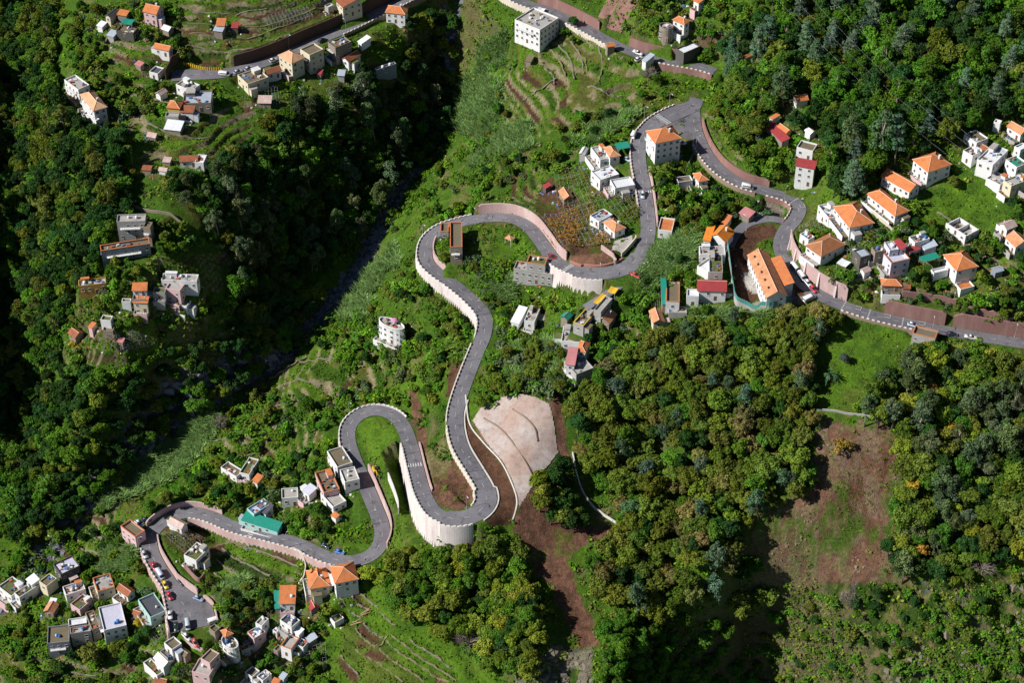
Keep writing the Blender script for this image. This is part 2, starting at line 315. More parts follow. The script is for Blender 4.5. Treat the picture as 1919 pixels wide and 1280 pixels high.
# ---- garden terraces: the slope becomes steps
TERR = [
 ([(622,1116),(700,1085),(745,1100),(800,1165),(905,1215),(960,1300),(540,1300),(600,1190)], 2.7, 'beds'),
 ([(395,1003),(480,1012),(560,1042),(566,1085),(480,1100),(400,1090),(372,1050)], 1.7, 'beds'),
 ([(330,-10),(640,-10),(630,30),(590,62),(480,104),(385,118),(340,92)], 2.0, 'beds'),
 ([(955,95),(1080,62),(1190,110),(1205,185),(1060,235),(900,310),(870,250),(945,150)], 1.8, 'lush'),
 ([(470,700),(560,650),(700,640),(735,700),(720,760),(640,770),(500,790)], 1.8, 'lush'),
 ([(0,1215),(90,1235),(200,1225),(330,1200),(380,1290),(0,1290)], 1.5, 'beds'),
 ([(395,800),(500,770),(600,800),(615,850),(500,860),(420,850)], 1.7, 'lush'),
 ([(150,960),(215,930),(250,1000),(255,1060),(170,1085),(90,1065)], 1.6, 'beds'),
 ([(1220,325),(1290,325),(1300,375),(1275,400),(1228,398)], 1.3, 'beds'),
 ([(200,60),(330,60),(330,150),(210,190),(140,130)], 1.8, 'lush'),
 ([(200,160),(330,240),(480,180),(470,280),(270,330),(210,260)], 1.8, 'lush'),
 ([(140,620),(290,600),(300,660),(200,700),(120,690)], 1.4, 'beds'),
 ([(530,950),(600,930),(625,990),(600,1020),(530,995)], 1.3, 'beds'),
 ([(1610,470),(1690,455),(1740,470),(1700,520),(1640,545),(1600,520)], 1.3, 'lush'),
 ([(1800,440),(1900,450),(1925,520),(1850,540),(1800,500)], 1.3, 'lush'),
 ([(1700,545),(1780,520),(1870,560),(1850,590),(1740,570)], 1.2, 'lush'),
 ([(1715,400),(1770,350),(1860,365),(1900,420),(1790,425)], 1.5, 'grass'),
 ([(1120,600),(1200,590),(1205,680),(1120,690)], 1.3, 'beds'),
 ([(960,330),(1010,300),(1035,320),(1030,400),(960,400)], 1.4, 'beds'),
 ([(380,1110),(620,1090),(640,1180),(560,1260),(420,1270),(380,1180)], 1.6, 'lush'),
 ([(1300,200),(1330,200),(1400,290),(1380,310),(1340,290)], 1.6, 'lush'),
 ([(290,480),(440,470),(440,560),(300,520)], 1.6, 'lush'),
]
TI = np.full(Z.shape, -1, int); TRS = np.zeros(Z.shape); TK = np.zeros(Z.shape, int)
PX, PY = project(GX, GY, Z)
for q, (poly, st, kd) in enumerate(TERR):
    m = inpoly(poly, PX, PY)
    u = (Z+(fbm(GX, GY, 18, 31)-.5)*1.2)/st; k = np.floor(u); f = u-k
    zn = st*(k+.1*f+.9*sstep(.70, .96, f))-(u*st-Z)
    # soften towards the rim of the plot
    mm = blur(m.astype(float), 2); Z = Z+(zn-Z)*mm
    TI[m] = (k[m].astype(int)+500)*20+q; TRS[m] = ((f > .68) & (f < .99))[m]; TK[m] = {'beds': 1, 'dry': 2, 'lush': 3, 'grass': 4}[kd]
# ---- resample the roads
def catmull(P, n=10):
    P = np.asarray(P, float); Q = np.vstack([2*P[0]-P[1], P, 2*P[-1]-P[-2]]); out = []; idx = []
    for i in range(1, len(Q)-2):
        for k in range(n):
            t = k/n; a, b, c, d = Q[i-1:i+3]
            out.append(.5*((2*b)+(c-a)*t+(2*a-5*b+4*c-d)*t*t+(3*b-a-3*c+d)*t**3)); idx.append(i-1+t)
    out.append(P[-1]); idx.append(len(P)-1.0); return np.array(out), np.array(idx)
RD = {}
for n, pl in ROADS.items():
    a = np.array(pl, float); W3 = unproj(a[:, 0], a[:, 1], a[:, 2]); c, idx = catmull(W3, 12)
    for _ in range(4): c[1:-1] = (c[:-2]+2*c[1:-1]+c[2:])/4
    tg = np.gradient(c[:, :2], axis=0); tg /= np.linalg.norm(tg, axis=1)[:, None]
    nr = np.stack([-tg[:, 1], tg[:, 0]], 1)          # left of travel
    hw = np.array([width_at(n, i) for i in idx]); RD[n] = dict(c=c, idx=idx, t=tg, n=nr, h=hw)
def wall_h(road, side, i):
    for w_ in WALLS:
        if w_[0] == road and w_[1] == side and w_[2]-.05 <= i <= w_[3]+.05:
            e = min(1.0, min(i-w_[2], w_[3]-i)/.5+.75); return w_[4]*e
    return 0.0
for n, r in RD.items():
    r['wl'] = np.array([wall_h(n, 1, i) for i in r['idx']]); r['wr'] = np.array([wall_h(n, -1, i) for i in r['idx']])
RDist = np.full(Z.shape, 1e9)
def carve(names):
    S = np.concatenate([RD[n]['c'] for n in names]); N = np.concatenate([RD[n]['n'] for n in names]); T = np.concatenate([RD[n]['t'] for n in names])
    Hh = np.concatenate([RD[n]['h'] for n in names]); WL = np.concatenate([RD[n]['wl'] for n in names]); WR = np.concatenate([RD[n]['wr'] for n in names])
    best = np.full(Z.size, 1e9); bi = np.zeros(Z.size, int); fx = GX.ravel(); fy = GY.ravel()
    for k in range(0, len(S), 24):
        s = S[k:k+24]; lo = s[:, :2].min(0)-24; hi = s[:, :2].max(0)+24
        ii = np.nonzero((fx > lo[0]) & (fx < hi[0]) & (fy > lo[1]) & (fy < hi[1]))[0]
        if not len(ii): continue
        d = (fx[ii, None]-s[:, 0])**2+(fy[ii, None]-s[:, 1])**2; a = d.argmin(1); dm = d[np.arange(len(ii)), a]
        u = dm < best[ii]; best[ii[u]] = dm[u]; bi[ii[u]] = a[u]+k
    d = np.sqrt(best); m = np.nonzero(d < 23)[0]; b = bi[m]
    ox = fx[m]-S[b, 0]; oy = fy[m]-S[b, 1]; lat = ox*N[b, 0]+oy*N[b, 1]; rz = S[b, 2]; dd = d[m]-Hh[b]
    wl = np.where(lat > 0, WL[b], WR[b]); zf = Z.ravel(); nat = zf[m]
    up = wl > .5; dn = wl < -.5
    fade = np.where(up | dn, 1-sstep(1.5, 13, dd), 1-sstep(.6, 7, dd))
    tgt = rz+np.where(up, np.maximum(wl-.25, np.minimum(nat-rz, wl+2)), np.where(dn, np.minimum(wl, np.maximum(nat-rz, wl-3)), -.15))
    zz = tgt*fade+nat*(1-fade)
    edge = np.where(up, 1.0, .35); inn = dd < edge
    zz = np.where(inn, rz-.22, np.where(dd < edge+.9, (rz-.22)*(1-(dd-edge)/.9)+zz*(dd-edge)/.9, zz))
    zf[m] = zz; RDist.ravel()[m] = np.minimum(RDist.ravel()[m], dd)
carve(['drive', 'lane']); carve(['left']); carve(['upper']); carve(['main', 'right'])
def H(x, y): return bil(Z, x, y, X0, Y0, GS)
def cast(px, py, lift=0.0):
    """photo pixel -> point on the ground (or the given height above it)"""
    px = np.atleast_1d(np.asarray(px, float)); py = np.atleast_1d(np.asarray(py, float)); d = ray(px, py)
    t0 = (160-CP_[2])/d[:, 2]; hit = np.full(len(px), np.nan); act = np.ones(len(px), bool); t = t0.copy()
    for _ in range(700):
        p = CP_+d*t[:, None]; below = p[:, 2]-lift < H(p[:, 0], p[:, 1])
        new = act & below; hit[new] = t[new]; act &= ~below
        if not act.any(): break
        t = np.where(act, t+1.0, t)
    hit = np.where(np.isnan(hit), t, hit); lo = hit-1.0; hi = hit.copy()
    for _ in range(8):
        mid = (lo+hi)/2; p = CP_+d*mid[:, None]; b = p[:, 2]-lift < H(p[:, 0], p[:, 1]); hi = np.where(b, mid, hi); lo = np.where(b, lo, mid)
    p = CP_+d*hi[:, None]; return p
def cast1(px, py, lift=0.0): return cast([px], [py], lift)[0]
# ------------------------------------------------------------------ buildings: tile of the photo (col,row), eave corners seen left, near, right, height, roof, wall, roof colour, extras | label
HT = '''
00|1075,85,1170,108,1222,55|5.5|gable|P|o|c|house|pink two storey house with bright orange roof among sheds near the top
00|792,118,828,132,882,85|3.2|gable|C|k||house|small cream house with a slate grey roof left of the pink house
00|885,105,950,128,962,95|2.6|mono|S|o|w|shed|low shed with faded orange roof between slate roofed house and pink house
00|905,172,985,185,1012,150|3|canopy|-|t||canopy|pale teal sheet canopy over the yard below the pink house
00|870,235,1000,258,1040,205|2.6|flat|K|b|j|shed|long dark open shed with overgrown roof below the teal sheet canopy
00|725,190,765,210,800,180|2.2|mono|W|w|w|shed|little white shack at the outer edge of the upper hamlet
00|800,262,850,282,885,248|2.2|mono|G|u|w|shed|low grey metal shack on the slope below the long dark shed
00|1215,215,1262,242,1300,208|2.6|gable|S|w|w|shed|stone shed with gleaming white metal roof under the pink house
00|1162,355,1262,388,1284,352|3.4|gable|W|o||house|small white house with plain orange roof above the striped barrier
00|1010,478,1050,502,1080,480|1.8|mono|S|p|w|shed|tiny shed with dusty pink roof in the greenery above the striped barrier
00|1122,540,1182,558,1226,515|3|flat|W|k||house|little white box house with dark flat roof beside the road wall end
00|500,600,578,680,652,640|6.5|flat|W|g|tj|house|white flat roofed house with water tanks behind the pale salmon roof
00|580,715,715,818,820,796|7|hip|W|a|c|house|large white house with pale salmon ribbed hip roof on the left spur
00|632,850,712,918,738,900|3|flat|W|w||terrace|white terrace block in front of the pale salmon roofed house
00|1305,640,1432,672,1512,636|4.6|flat|W|g|tj|house|white tiered house with red trimmed roof terrace below the parked white van
00|1385,772,1582,778,1576,692|4|flat|B|u|j|building|wide brown block with blue grey flat roof behind the yellow house
00|1250,806,1345,814,1372,762|4.6|hip|Y|o||house|yellow house with pointed orange roof and balcony in the upper left hamlet
00|1352,838,1446,848,1458,808|4|mono|W|d||house|white annex with terracotta roof right of the yellow house
00|1240,872,1340,884,1346,850|3.2|flat|G|g||terrace|grey balcony storey with columns in front of the yellow house
00|1240,962,1358,992,1370,932|2.4|mono|S|w|w|shed|shed with patched whitish tin roof at the foot of the yellow house
00|1155,700,1200,718,1262,684|3|gable|W|x|w|shed|white shed with rust striped metal roof left of the yellow house
00|1105,1020,1168,1042,1184,1005|2|gable|S|x|w|shed|lone rust striped hut on the green slope below the yellow house
00|1350,1212,1480,1208,1478,1175|3.2|mono|W|d||house|long white house with brown tiled roof on the lower left terrace
00|1480,1215,1538,1232,1532,1172|4|flat|W|w||house|white cube annex at the end of the brown tiled house
00|1218,1212,1276,1222,1288,1190|2|mono|S|x|w|shed|low rust red shed beside the long white house with brown tiles
00|1060,1272,1130,1282,1142,1252|2|mono|S|d|w|shed|rusty roofed hut leftmost of the three huts below the long white house
00|1188,1278,1250,1292,1264,1262|2.2|gable|W|x|w|shed|white hut with red and white striped roof below the long white house
00|1622,192,1690,200,1692,155|3|mono|W|o||shed|small field house with square orange roof on the brown terraces
00|1600,228,1670,242,1692,198|2.2|mono|S|u|w|shed|grey blue lean-to in front of the small orange field house
00|1735,206,1786,214,1792,182|2|mono|K|r|w|shed|dark red field shed beside the orange field house
00|1780,565,1862,628,2012,582|4.5|flat|C|b|j|house|cream house with brown flat roof beside the top left road
10|175,415,265,478,352,432|6.5|hip|C|a||house|cream house end with salmon hip roof on the top left road
10|332,372,402,415,502,372|8|flat|C|b||building|tall cream block with flat brown roof joined to the salmon hip roof
10|60,528,88,560,186,525|3.4|gable|W|d||house|white cottage with dull terracotta roof squeezed beside the cream block
10|545,322,596,362,706,316|6.5|flat|B|b|tj|house|brown grey house with white dish on its flat roof
10|628,438,690,458,796,412|3.4|gable|W|d||house|long white cottage with terracotta roof above the dark ravine
10|890,515,905,530,1045,482|5|flat|U|k|tj|house|dark house with junk covered roof at the edge of the ravine shade
10|765,312,790,336,855,296|2.6|mono|W|w|w|shed|white tin shed on the grassy bank above the ravine
10|968,94,1112,105,1140,56|5.2|hip|W|o|c|house|white two storey house with red orange roof at the top road end
10|600,5,650,52,792,10|6|mono|C|d||building|long house with terracotta roof and balconies cut by the top border
10|510,46,540,62,586,40|2.4|flat|G|w|w|shed|small grey hut among plants at the top border
10|10,772,115,778,120,732|2.2|mono|S|x|w|shed|square tin shed with rust streaks inside a pole fence
10|608,566,665,572,670,536|2.2|mono|G|u|w|shed|shaded grey hut below the long terracotta cottage
10|455,552,490,562,502,532|2|mono|S|r|w|shed|tiny red roofed hut in shade below the tall cream block
20|0,152,202,208,366,136|9|flat|W|g|tj|building|big pale concrete building with cluttered flat roof beside the top road
20|150,100,205,112,258,68|2.6|canopy|-|w||canopy|white sheet canopy on the roof edge of the big pale concrete building
20|690,326,712,354,776,346|3.2|gable|S|o|w|shed|tiny roadside house with steep orange roof and pale gable
20|1175,152,1290,168,1360,150|5.4|hip|W|o|ct|house|white house with orange hip roof above a round stone terrace
20|1080,205,1185,230,1230,190|6|round|S|g|j|terrace|round stone bastion terrace in front of the white hip roofed house
20|1200,362,1280,392,1436,356|3.2|flat|K|w|w|garage|garage with broad white flat roof beside the top road
20|1340,2,1396,16,1462,0|4|mono|W|o||house|white house with orange roof peeking from the top border in the green
20|1725,425,1750,442,1822,404|2.4|gable|G|o|w|shed|bright orange roof half buried in the bushes under the forest
20|1005,982,1078,1070,1266,1036|10|hip|W|o|c|house|tall white three storey house with orange hip roof at the road junction
20|590,1112,660,1200,742,1182|4|flat|W|g|j|house|white house with grey terrace roof next to the teal canopies
20|680,1106,735,1176,816,1166|4.2|hip|W|s||house|salmon tiled roof house wedged behind the two teal canopies
20|768,1076,790,1124,886,1108|3.6|canopy|-|t||canopy|large teal canopy beside the white three storey house bend
20|650,1206,656,1224,726,1216|2.6|canopy|-|t||canopy|small teal canopy over the white house entrance
20|500,1152,545,1162,570,1112|3|gable|G|w|w|shed|arched white greenhouse hut left of the teal canopies
20|95,456,140,468,166,432|2|mono|B|b|w|shed|brown shack with a yellow drum on the green terraces
20|975,452,1005,472,1062,428|2.8|mono|W|u|w|shed|boxy shed with greenish white roof beside two parked white cars
30|190,722,205,772,292,746|2.6|gable|W|o|w|shed|little house with bright orange gable in the upper forest edge
30|18,886,30,902,76,870|2.4|mono|W|o|w|shed|smallest orange roof beside the yellow walled hut
30|75,946,130,1006,166,982|3|gable|Y|o|w|shed|yellow walled hut with orange roof by the dark red sheet roof
30|-20,940,95,1070,156,1050|2.4|mono|S|r|w|shed|long dark red sheet roof running down the slope
30|275,978,310,1016,356,992|2.4|gable|W|w|w|shed|white tent shaped hut among dark trees
30|218,1106,332,1138,362,1086|4.4|flat|W|b||house|white house with mossy flat roof and orange edge under the forest
30|203,1242,342,1264,362,1222|9|mono|W|r||house|narrow white tower house with red sheet roof beside the road bend
30|1085,1196,1200,1285,1370,1232|6|hip|W|o|c|house|large white house with broad orange pyramid roof below the forest
30|1805,948,1890,1016,1935,978|3.6|gable|W|s||house|white house with salmon roof at the upper right edge
30|1460,1132,1530,1172,1592,1142|4.4|flat|W|b|j|house|white house with planted flat roof in the right edge cluster
30|1570,1196,1682,1238,1792,1132|5|flat|W|w|tj|house|largest white flat house of the right edge cluster
30|1650,1152,1720,1192,1770,1152|3|mono|W|u||house|house with pale blue metal roof in the right edge cluster
30|1588,1106,1635,1142,1666,1116|3|gable|W|d|w|shed|little terracotta roof between the white houses of the right edge
30|1690,918,1740,936,1750,910|4|flat|W|w|w|shed|small white block behind the right edge cluster
30|1475,1012,1560,1076,1640,1040|3|flat|W|b|j|building|low white walled yard building with dark roof at the forest edge
30|1790,1202,1860,1262,1932,1226|5|flat|W|t|j|house|white house with turquoise roof terrace on the right edge
30|1850,1102,1890,1132,1942,1102|5.5|flat|W|w||house|tall plain white house touching the right edge
01|885,382,1085,384,1085,332|9|flat|G|g|t|building|grey four level house stepping down the left spur
01|1085,420,1132,436,1132,395|7|flat|B|b||building|brown side wing of the grey four level house
01|770,602,1112,556,1102,515|5.6|flat|U|b|jo|building|long grey blue block with orange roof edge below the four level house
01|600,862,792,852,782,810|4.4|flat|O|u|tj|house|orange and yellow house with balcony and grey roof
01|995,896,1100,900,1100,854|3|mono|W|o||house|small white house with flat orange roof in the left hamlet
01|990,992,1100,988,1122,950|5|mono|C|o||house|house with orange roof above a railed white balcony
01|910,986,980,990,986,962|2.4|flat|W|m|w|shed|white shed with dark green roof beside the railed balcony house
01|1220,820,1466,836,1478,786|5|flat|W|g|tj|building|wide whitish house with grey flat roof topmost of the pink hamlet
01|1240,886,1345,902,1382,856|6.4|flat|P|g||house|pink and white house with windowed front in the left hamlet
01|1150,916,1236,922,1242,882|3.4|flat|G|m||house|low grey green house beside the pink windowed house
01|1220,1012,1320,1036,1336,996|2.4|mono|S|x|w|shed|rusty brown shed roof under the pink windowed house
01|1340,1006,1400,1022,1456,942|3.6|flat|W|g||house|white house with slanting grey roof lowest in the pink hamlet
01|1345,1086,1386,1092,1400,1066|2|canopy|-|y||canopy|small yellow awning below the slanting grey roof
01|510,1216,560,1262,626,1216|2.6|gable|S|d|w|shed|old stone barn with collapsed brown tiles near the left hamlet
01|660,1172,690,1186,722,1150|3|mono|P|o|w|shed|narrow orange roof leaning on the old stone barn
01|750,1122,830,1132,850,1092|2.6|flat|W|m|w|shed|white hut with olive roof above the old stone barn
01|770,1202,850,1212,860,1166|2.4|flat|S|b|w|shed|windowless stone hut right of the old barn
01|830,1276,920,1292,940,1262|2.2|mono|S|p|w|shed|faded pinkish roof hut among the lower wire terraces
11|1465,570,1552,572,1532,400|6|flat|B|b|o|building|long narrow grey house with orange edges inside the left hairpin
11|1385,460,1450,465,1440,400|3|flat|G|b|o|terrace|beam framed terrace left of the long narrow hairpin house
11|905,1132,1075,1212,1128,1162|8|round|W|g|jp|house|rounded white lookout house with roof terrace and pink parasol
21|-72,506,-10,520,36,502|2.8|pav|-|s||pavilion|small open pavilion with salmon roof in the vegetable plot
21|10,745,290,770,325,716|5.6|flat|G|g|tj|building|unfinished concrete house with open floors beside the curved wall
21|108,692,240,708,266,656|8.4|flat|G|m|to|building|top storey block with mossy roof on the unfinished concrete house
21|598,8,660,74,792,28|4.2|flat|W|w|j|house|white box house upper one of the pair beside the steep road
21|735,72,775,132,918,110|3.6|flat|W|w||house|bright white roofed house lower one of the pair beside the steep road
21|350,152,380,224,456,202|2.4|gable|S|s|w|shed|old shed with salmon ridge roof above the vineyard
21|225,112,250,136,296,116|1.8|mono|K|r|w|shed|tiny dark red hut above the vineyard
21|690,388,765,462,842,426|3.4|hip|W|s|c|house|white bungalow with salmon hip roof above the wide bend
21|585,342,650,392,748,332|2.6|flat|W|u|j|shed|patched tin roofs behind the white bungalow on the bend
21|1355,22,1398,82,1472,68|4.4|hip|W|o||house|small white cube house with orange hip roof above the garden plots
21|1220,52,1245,92,1358,78|2.8|flat|W|b|w|shed|brown roofed shed next to the small cube house
21|1085,448,1195,458,1226,362|2.8|flat|W|o|gw|garage|garage with red orange tiled deck and green door
21|1490,486,1600,542,1646,464|4.4|gable|W|z|c|house|vivid orange roofed house left of the construction yard
21|1425,516,1480,524,1522,442|3.6|mono|C|z||house|yellow orange lean-to wing beside the vivid orange roof
21|1395,642,1590,622,1602,558|3.2|flat|W|g|j|terrace|white walled roof terrace below the vivid orange roof
21|1480,758,1576,762,1570,628|4|flat|G|m|j|building|long house with olive green roof deck by the teal fence
21|1440,720,1482,800,1500,700|3|flat|W|w|w|shed|narrow white walled yard beside the olive green roof deck
21|1560,402,1605,418,1646,356|2.6|mono|W|o|w|shed|small orange roofed store uphill of the vivid orange house
21|1690,316,1775,352,1830,320|3|mono|B|p|w|shed|pink striped sheet roof above the brown earth yard
21|1395,896,1602,906,1595,824|4.6|gable|W|r||house|white house with crimson red roof by the tall fenced wall
21|1305,944,1400,948,1402,892|4.4|flat|W|w||terrace|two level white balcony beside the crimson roof
21|1165,978,1262,988,1242,846|3.4|flat|W|b|o|building|brown flat roofed building with orange edges right of green sheeting
21|1125,1002,1165,1002,1148,846|3|mono|S|t|w|shed|long green sheet roof attached to the brown flat roof
21|1052,1142,1138,1130,1116,1042|3.4|gable|C|s||house|house with long salmon gable standing on the terraced slope
21|1160,1080,1300,1060,1320,1010|2|flat|G|g|jw|terrace|concrete yard with round tanks beside the salmon gable
21|625,1112,725,1142,786,1076|3.4|gable|S|s|c|house|house with half white half salmon ridge roof below the curved wall
21|600,1044,660,1062,762,962|2.8|flat|G|g|w|garage|long grey garage roof running down beside yellow awnings
21|610,985,640,1000,705,935|2|canopy|-|y||canopy|long yellow awning beside the grey garage roof
21|715,905,770,925,795,885|2|canopy|-|y||canopy|bright yellow sheet heap at the top of the lane
21|360,1096,415,1126,452,1082|2.8|gable|S|t|w|shed|small shed with teal roof among banana plants
21|-12,1132,52,1152,112,1052|3|mono|W|w|w|shed|white sloping sheet wall and roof left of the grey ruin
21|105,1122,176,1142,192,1042|4|flat|W|g|j|house|grey roofed ruin with white walls near the white sheet roof
21|370,1278,500,1288,516,1182|4.6|flat|W|g|tj|house|white house with grey flat roof above the red and orange roofs
21|480,1140,545,1175,600,1070|3|flat|G|b|jy|house|narrow dark terrace house with yellow edge
22|395,152,480,248,602,200|6|flat|G|g|tj|house|pale grey block house cornered on the forest edge
22|405,168,472,178,486,78|8.4|mono|W|p||house|red roofed storey on the pale grey block house
22|475,68,545,78,590,8|8|hip|W|o||house|orange peaked roof behind the red roofed storey
31|512,276,602,432,766,384|4.6|hip|W|o|c|house|white house with large orange roof and cream ridge lines by the hairpin
31|390,266,440,372,532,336|4.4|flat|W|w|j|terrace|white balcony block left of the large orange roof
31|735,176,950,330,1056,294|3.6|hip|W|o|c|house|long white house with deep orange hip roof below the forest
31|862,42,1050,162,1122,112|3.8|gable|W|o||house|long white hall with light orange roof behind the deep orange one
31|300,562,400,648,556,550|4|hip|W|v||house|house with two tone orange and brown roof above the ribbed wall
31|232,478,300,524,350,500|3.4|flat|W|w|j|terrace|white walled patio with blue tarpaulins beside the two tone roof
31|640,602,690,656,766,632|4.2|flat|K|u||house|dark house with blue grey metal roof next to the lilac house
31|780,580,800,620,870,600|4.4|flat|S|b|t|house|brown flat roofed house between metal roof and lilac house
31|862,628,925,692,1062,668|5.4|flat|L|l|or|house|lilac white house with angled front and red roof edge
31|870,542,910,602,976,592|6.4|flat|L|l|t|house|pale lilac upper block behind the angled lilac house
31|935,532,985,592,1032,576|5.4|mono|L|r||house|dark red metal roof on the lilac house
31|1025,578,1060,612,1146,592|3.6|canopy|-|r||canopy|red canopy sheltering the yard right of the lilac house
31|1060,502,1100,546,1202,512|3.4|flat|W|g|tj|house|white flat roofed house with water tank above the red canopy
31|1140,548,1170,596,1266,576|2.6|mono|W|u|w|shed|light blue tin roofed shed beside the red canopy
31|1125,642,1165,682,1296,656|3.6|canopy|-|t||canopy|large teal green canopy left of the orange pyramid roof
31|1315,632,1415,746,1570,716|4.6|hip|W|o||house|white house with orange pyramid roof and orange stair terrace
31|1400,850,1440,900,1545,870|1.6|flat|W|o|w|terrace|orange tiled terrace with steps below the pyramid roof house
31|1215,746,1240,776,1352,746|2.8|flat|W|w|w|shed|white awning roof between teal canopy and pyramid roof
31|855,856,1000,868,985,816|3|hip|S|o||house|small stone house with orange roof above the red brown wall
31|1005,880,1070,886,1065,862|2|mono|S|d|w|shed|red annex stuck to the small stone house
31|690,742,720,776,766,746|2.4|gable|W|x|w|shed|small hut with rust and white striped roof under the metal roof
31|520,690,580,730,610,690|2|canopy|-|w||canopy|whitish awning under the dark metal roofed house
31|1325,392,1480,488,1592,432|2.6|ruin|W|g|j|ruin|roofless white walled ruin full of junk in the green field
31|1745,402,1790,452,1850,412|3.6|gable|W|x||house|white house with rust striped roof on the right edge
31|1795,502,1850,582,1945,540|3.6|gable|W|s||house|white house with pale salmon roof below the striped roof
31|1670,732,1700,772,1762,746|2.6|gable|U|u|w|shed|bluish shed with glassy roof beside the field path
31|1080,1226,1243,1260,1270,1204|4.4|flat|G|b|o|building|grey box building with orange roof edge below the right road
31|1790,82,1830,132,1935,60|5|flat|C|g|tj|house|cream and yellow house above the white garden wall
31|1640,60,1740,120,1800,60|2.5|flat|W|g|jw|terrace|pale walled concrete yard by the white garden wall
02|1800,982,1870,1002,1935,892|2.8|flat|W|m|j|house|white house with mossy terrace roof above the river bend
02|1672,940,1765,1035,1812,980|3|flat|W|b|j|terrace|round white walled yard beside the mossy terrace roof
02|1870,1045,1925,1060,1990,1020|2.6|mono|W|o|w|shed|small orange roof in front of the mossy terrace roof
12|538,828,608,944,716,906|5.4|flat|W|b|t|building|dark roofed white block wedged at the horseshoe bend
12|632,968,665,1058,770,1032|4.4|flat|W|g|t|building|lower white block with grey roof and round balcony at the horseshoe bend
12|440,992,512,1132,626,1106|4.4|flat|P|b|jo|building|broad brown roof deck with red edge below the horseshoe bend
12|515,1138,560,1272,642,1200|3|flat|W|g||terrace|pale concrete yard below the broad brown roof deck
12|198,1176,315,1172,306,1102|4|flat|W|g|t|house|small white box house with beige roof near the lavender roof
12|345,1116,395,1152,456,1112|3.6|mono|W|l||house|white house with shining lavender roof
12|-10,1252,70,1292,132,1242|3.5|mono|W|k||house|slate dark roofed house behind the teal roof
02|1820,1246,1900,1270,2060,1232|4.6|flat|T|l|tj|house|pale blue flat roofed upper house behind the teal roof
03|1818,60,2070,142,2108,88|3.4|mono|T|t||house|turquoise house with long teal roof along the lower road
03|905,108,1012,196,1086,142|5.4|flat|P|b|o|garage|pinkish concrete garage with flat beige roof at the lower hairpin
03|1262,75,1355,130,1402,85|3|gable|W|x||house|white hut with rust streaked roof inside the lower bend
03|1380,322,1470,362,1566,272|4.2|flat|W|m|tj|house|house with thick moss roof and white awning above the pink wall
03|395,392,460,462,600,406|5|flat|K|l|tj|house|dark walled house with pale lavender roof in the lower village
03|300,520,350,560,420,500|5|flat|C|b|j|house|cream house with mossy steps left of the lavender roof
03|20,556,80,650,160,560|4.6|flat|W|m|j|house|white ended house with overgrown roof at the left edge
03|112,606,150,640,292,548|4.6|flat|W|m|j|house|white house with overgrown roof beside the left edge one
03|195,502,235,546,296,512|5.4|mono|W|w||house|small white metal roof in the left edge row
03|330,742,405,768,434,692|2.8|gable|B|s||shed|standing alone shed with salmon roof in the lower gardens
03|360,690,410,700,430,655|2.6|mono|S|w|w|shed|white tin roof behind the lone salmon shed
03|705,502,730,602,850,560|4.4|flat|C|g|jo|house|house with curved grey roof and orange edge in the lower village
03|470,560,500,620,640,580|3.4|flat|W|x|tj|house|patched house with rust and white roof in the crowded lower village
03|540,690,600,740,680,660|3.2|flat|P|m|j|house|pinkish house with plant covered roof in the crowded lower village
03|640,760,690,880,752,860|5|flat|B|b|j|building|narrow brown roofed building beside the tall white block
03|885,572,950,642,1000,592|3.2|gable|W|d||house|white cottage with rough terracotta tiles in the lower village
03|740,722,785,882,946,846|6|flat|W|l|t|building|tall white block with lavender L shaped roof in the lower village
03|1045,662,1125,792,1236,738|4|flat|T|k|t|house|pale turquoise house with half white half dark roof
03|985,762,1040,780,1076,742|2.8|gable|S|d|w|shed|red brown gabled shed left of the turquoise house
03|520,852,650,836,642,788|3.4|flat|W|w||house|white house with bright white roof low in the village
03|535,908,680,898,672,852|6|flat|G|g|tj|building|grey terrace block in front of the bright white roof
03|375,972,530,978,502,862|6|flat|U|b|t|building|tall grey concrete block lowest at the left of the village
03|1230,982,1290,1032,1362,986|3.4|flat|W|b||house|little white house with brown flat roof beside the pink lane wall
03|1335,1052,1385,1092,1432,1052|2.4|gable|S|b|w|shed|brown gabled shed beside the little white house
03|1150,1092,1220,1172,1302,1116|3|gable|W|w|w|shed|shed with long white and rust metal roof near the bottom border
03|1065,1132,1180,1228,1242,1192|3|flat|W|m|jw|shed|mossy flat shed wrapped around the white metal shed
03|1440,1196,1565,1226,1622,1132|5|flat|P|g|t|house|pinkish house with beige roof and balcony at the bottom border
03|1490,1100,1570,1130,1660,1060|4.4|flat|P|b||terrace|brown walled terrace behind the pinkish bottom house
03|1635,962,1735,1042,1812,992|5.4|round|W|g|tj|house|round fronted grey white house in the bottom village
03|1645,886,1690,936,1756,910|2.8|hip|S|o|w|shed|small orange hip roof behind the round fronted house
03|1860,902,1905,952,1985,900|4.6|flat|P|w|tj|house|pink white house with cluttered roof right of the round fronted house
03|1790,1012,1815,1042,1912,1002|3.4|flat|G|m|j|house|grey house with moss roof below the cluttered roof house
03|1150,1278,1240,1306,1268,1242|3|gable|S|d|w|shed|rust red roof cut by the bottom border
03|1570,1272,1640,1296,1672,1250|3.4|gable|W|o|w|shed|orange roof at the bottom border below the beige balcony house
03|1840,1202,1890,1242,1942,1192|3.4|flat|W|b||house|small white house with olive brown roof at the bottom border
03|1568,872,1610,910,1650,870|2.6|flat|S|m|w|shed|mossy roofed hut beside the garden strip at the car park
13|560,408,595,532,762,497|6.4|hip|W|o||house|white house with large orange pyramid roof under the bottom road bend
13|382,442,402,574,546,546|4.6|hip|C|o|cd|house|cream house with orange dormer roof left of the large pyramid
13|470,508,560,532,590,480|4.4|mono|C|o|w|house|orange roofed link between dormer house and large pyramid
13|175,682,290,682,298,574|3.8|mono|W|o|t|house|white house with square orange roof and roof tank
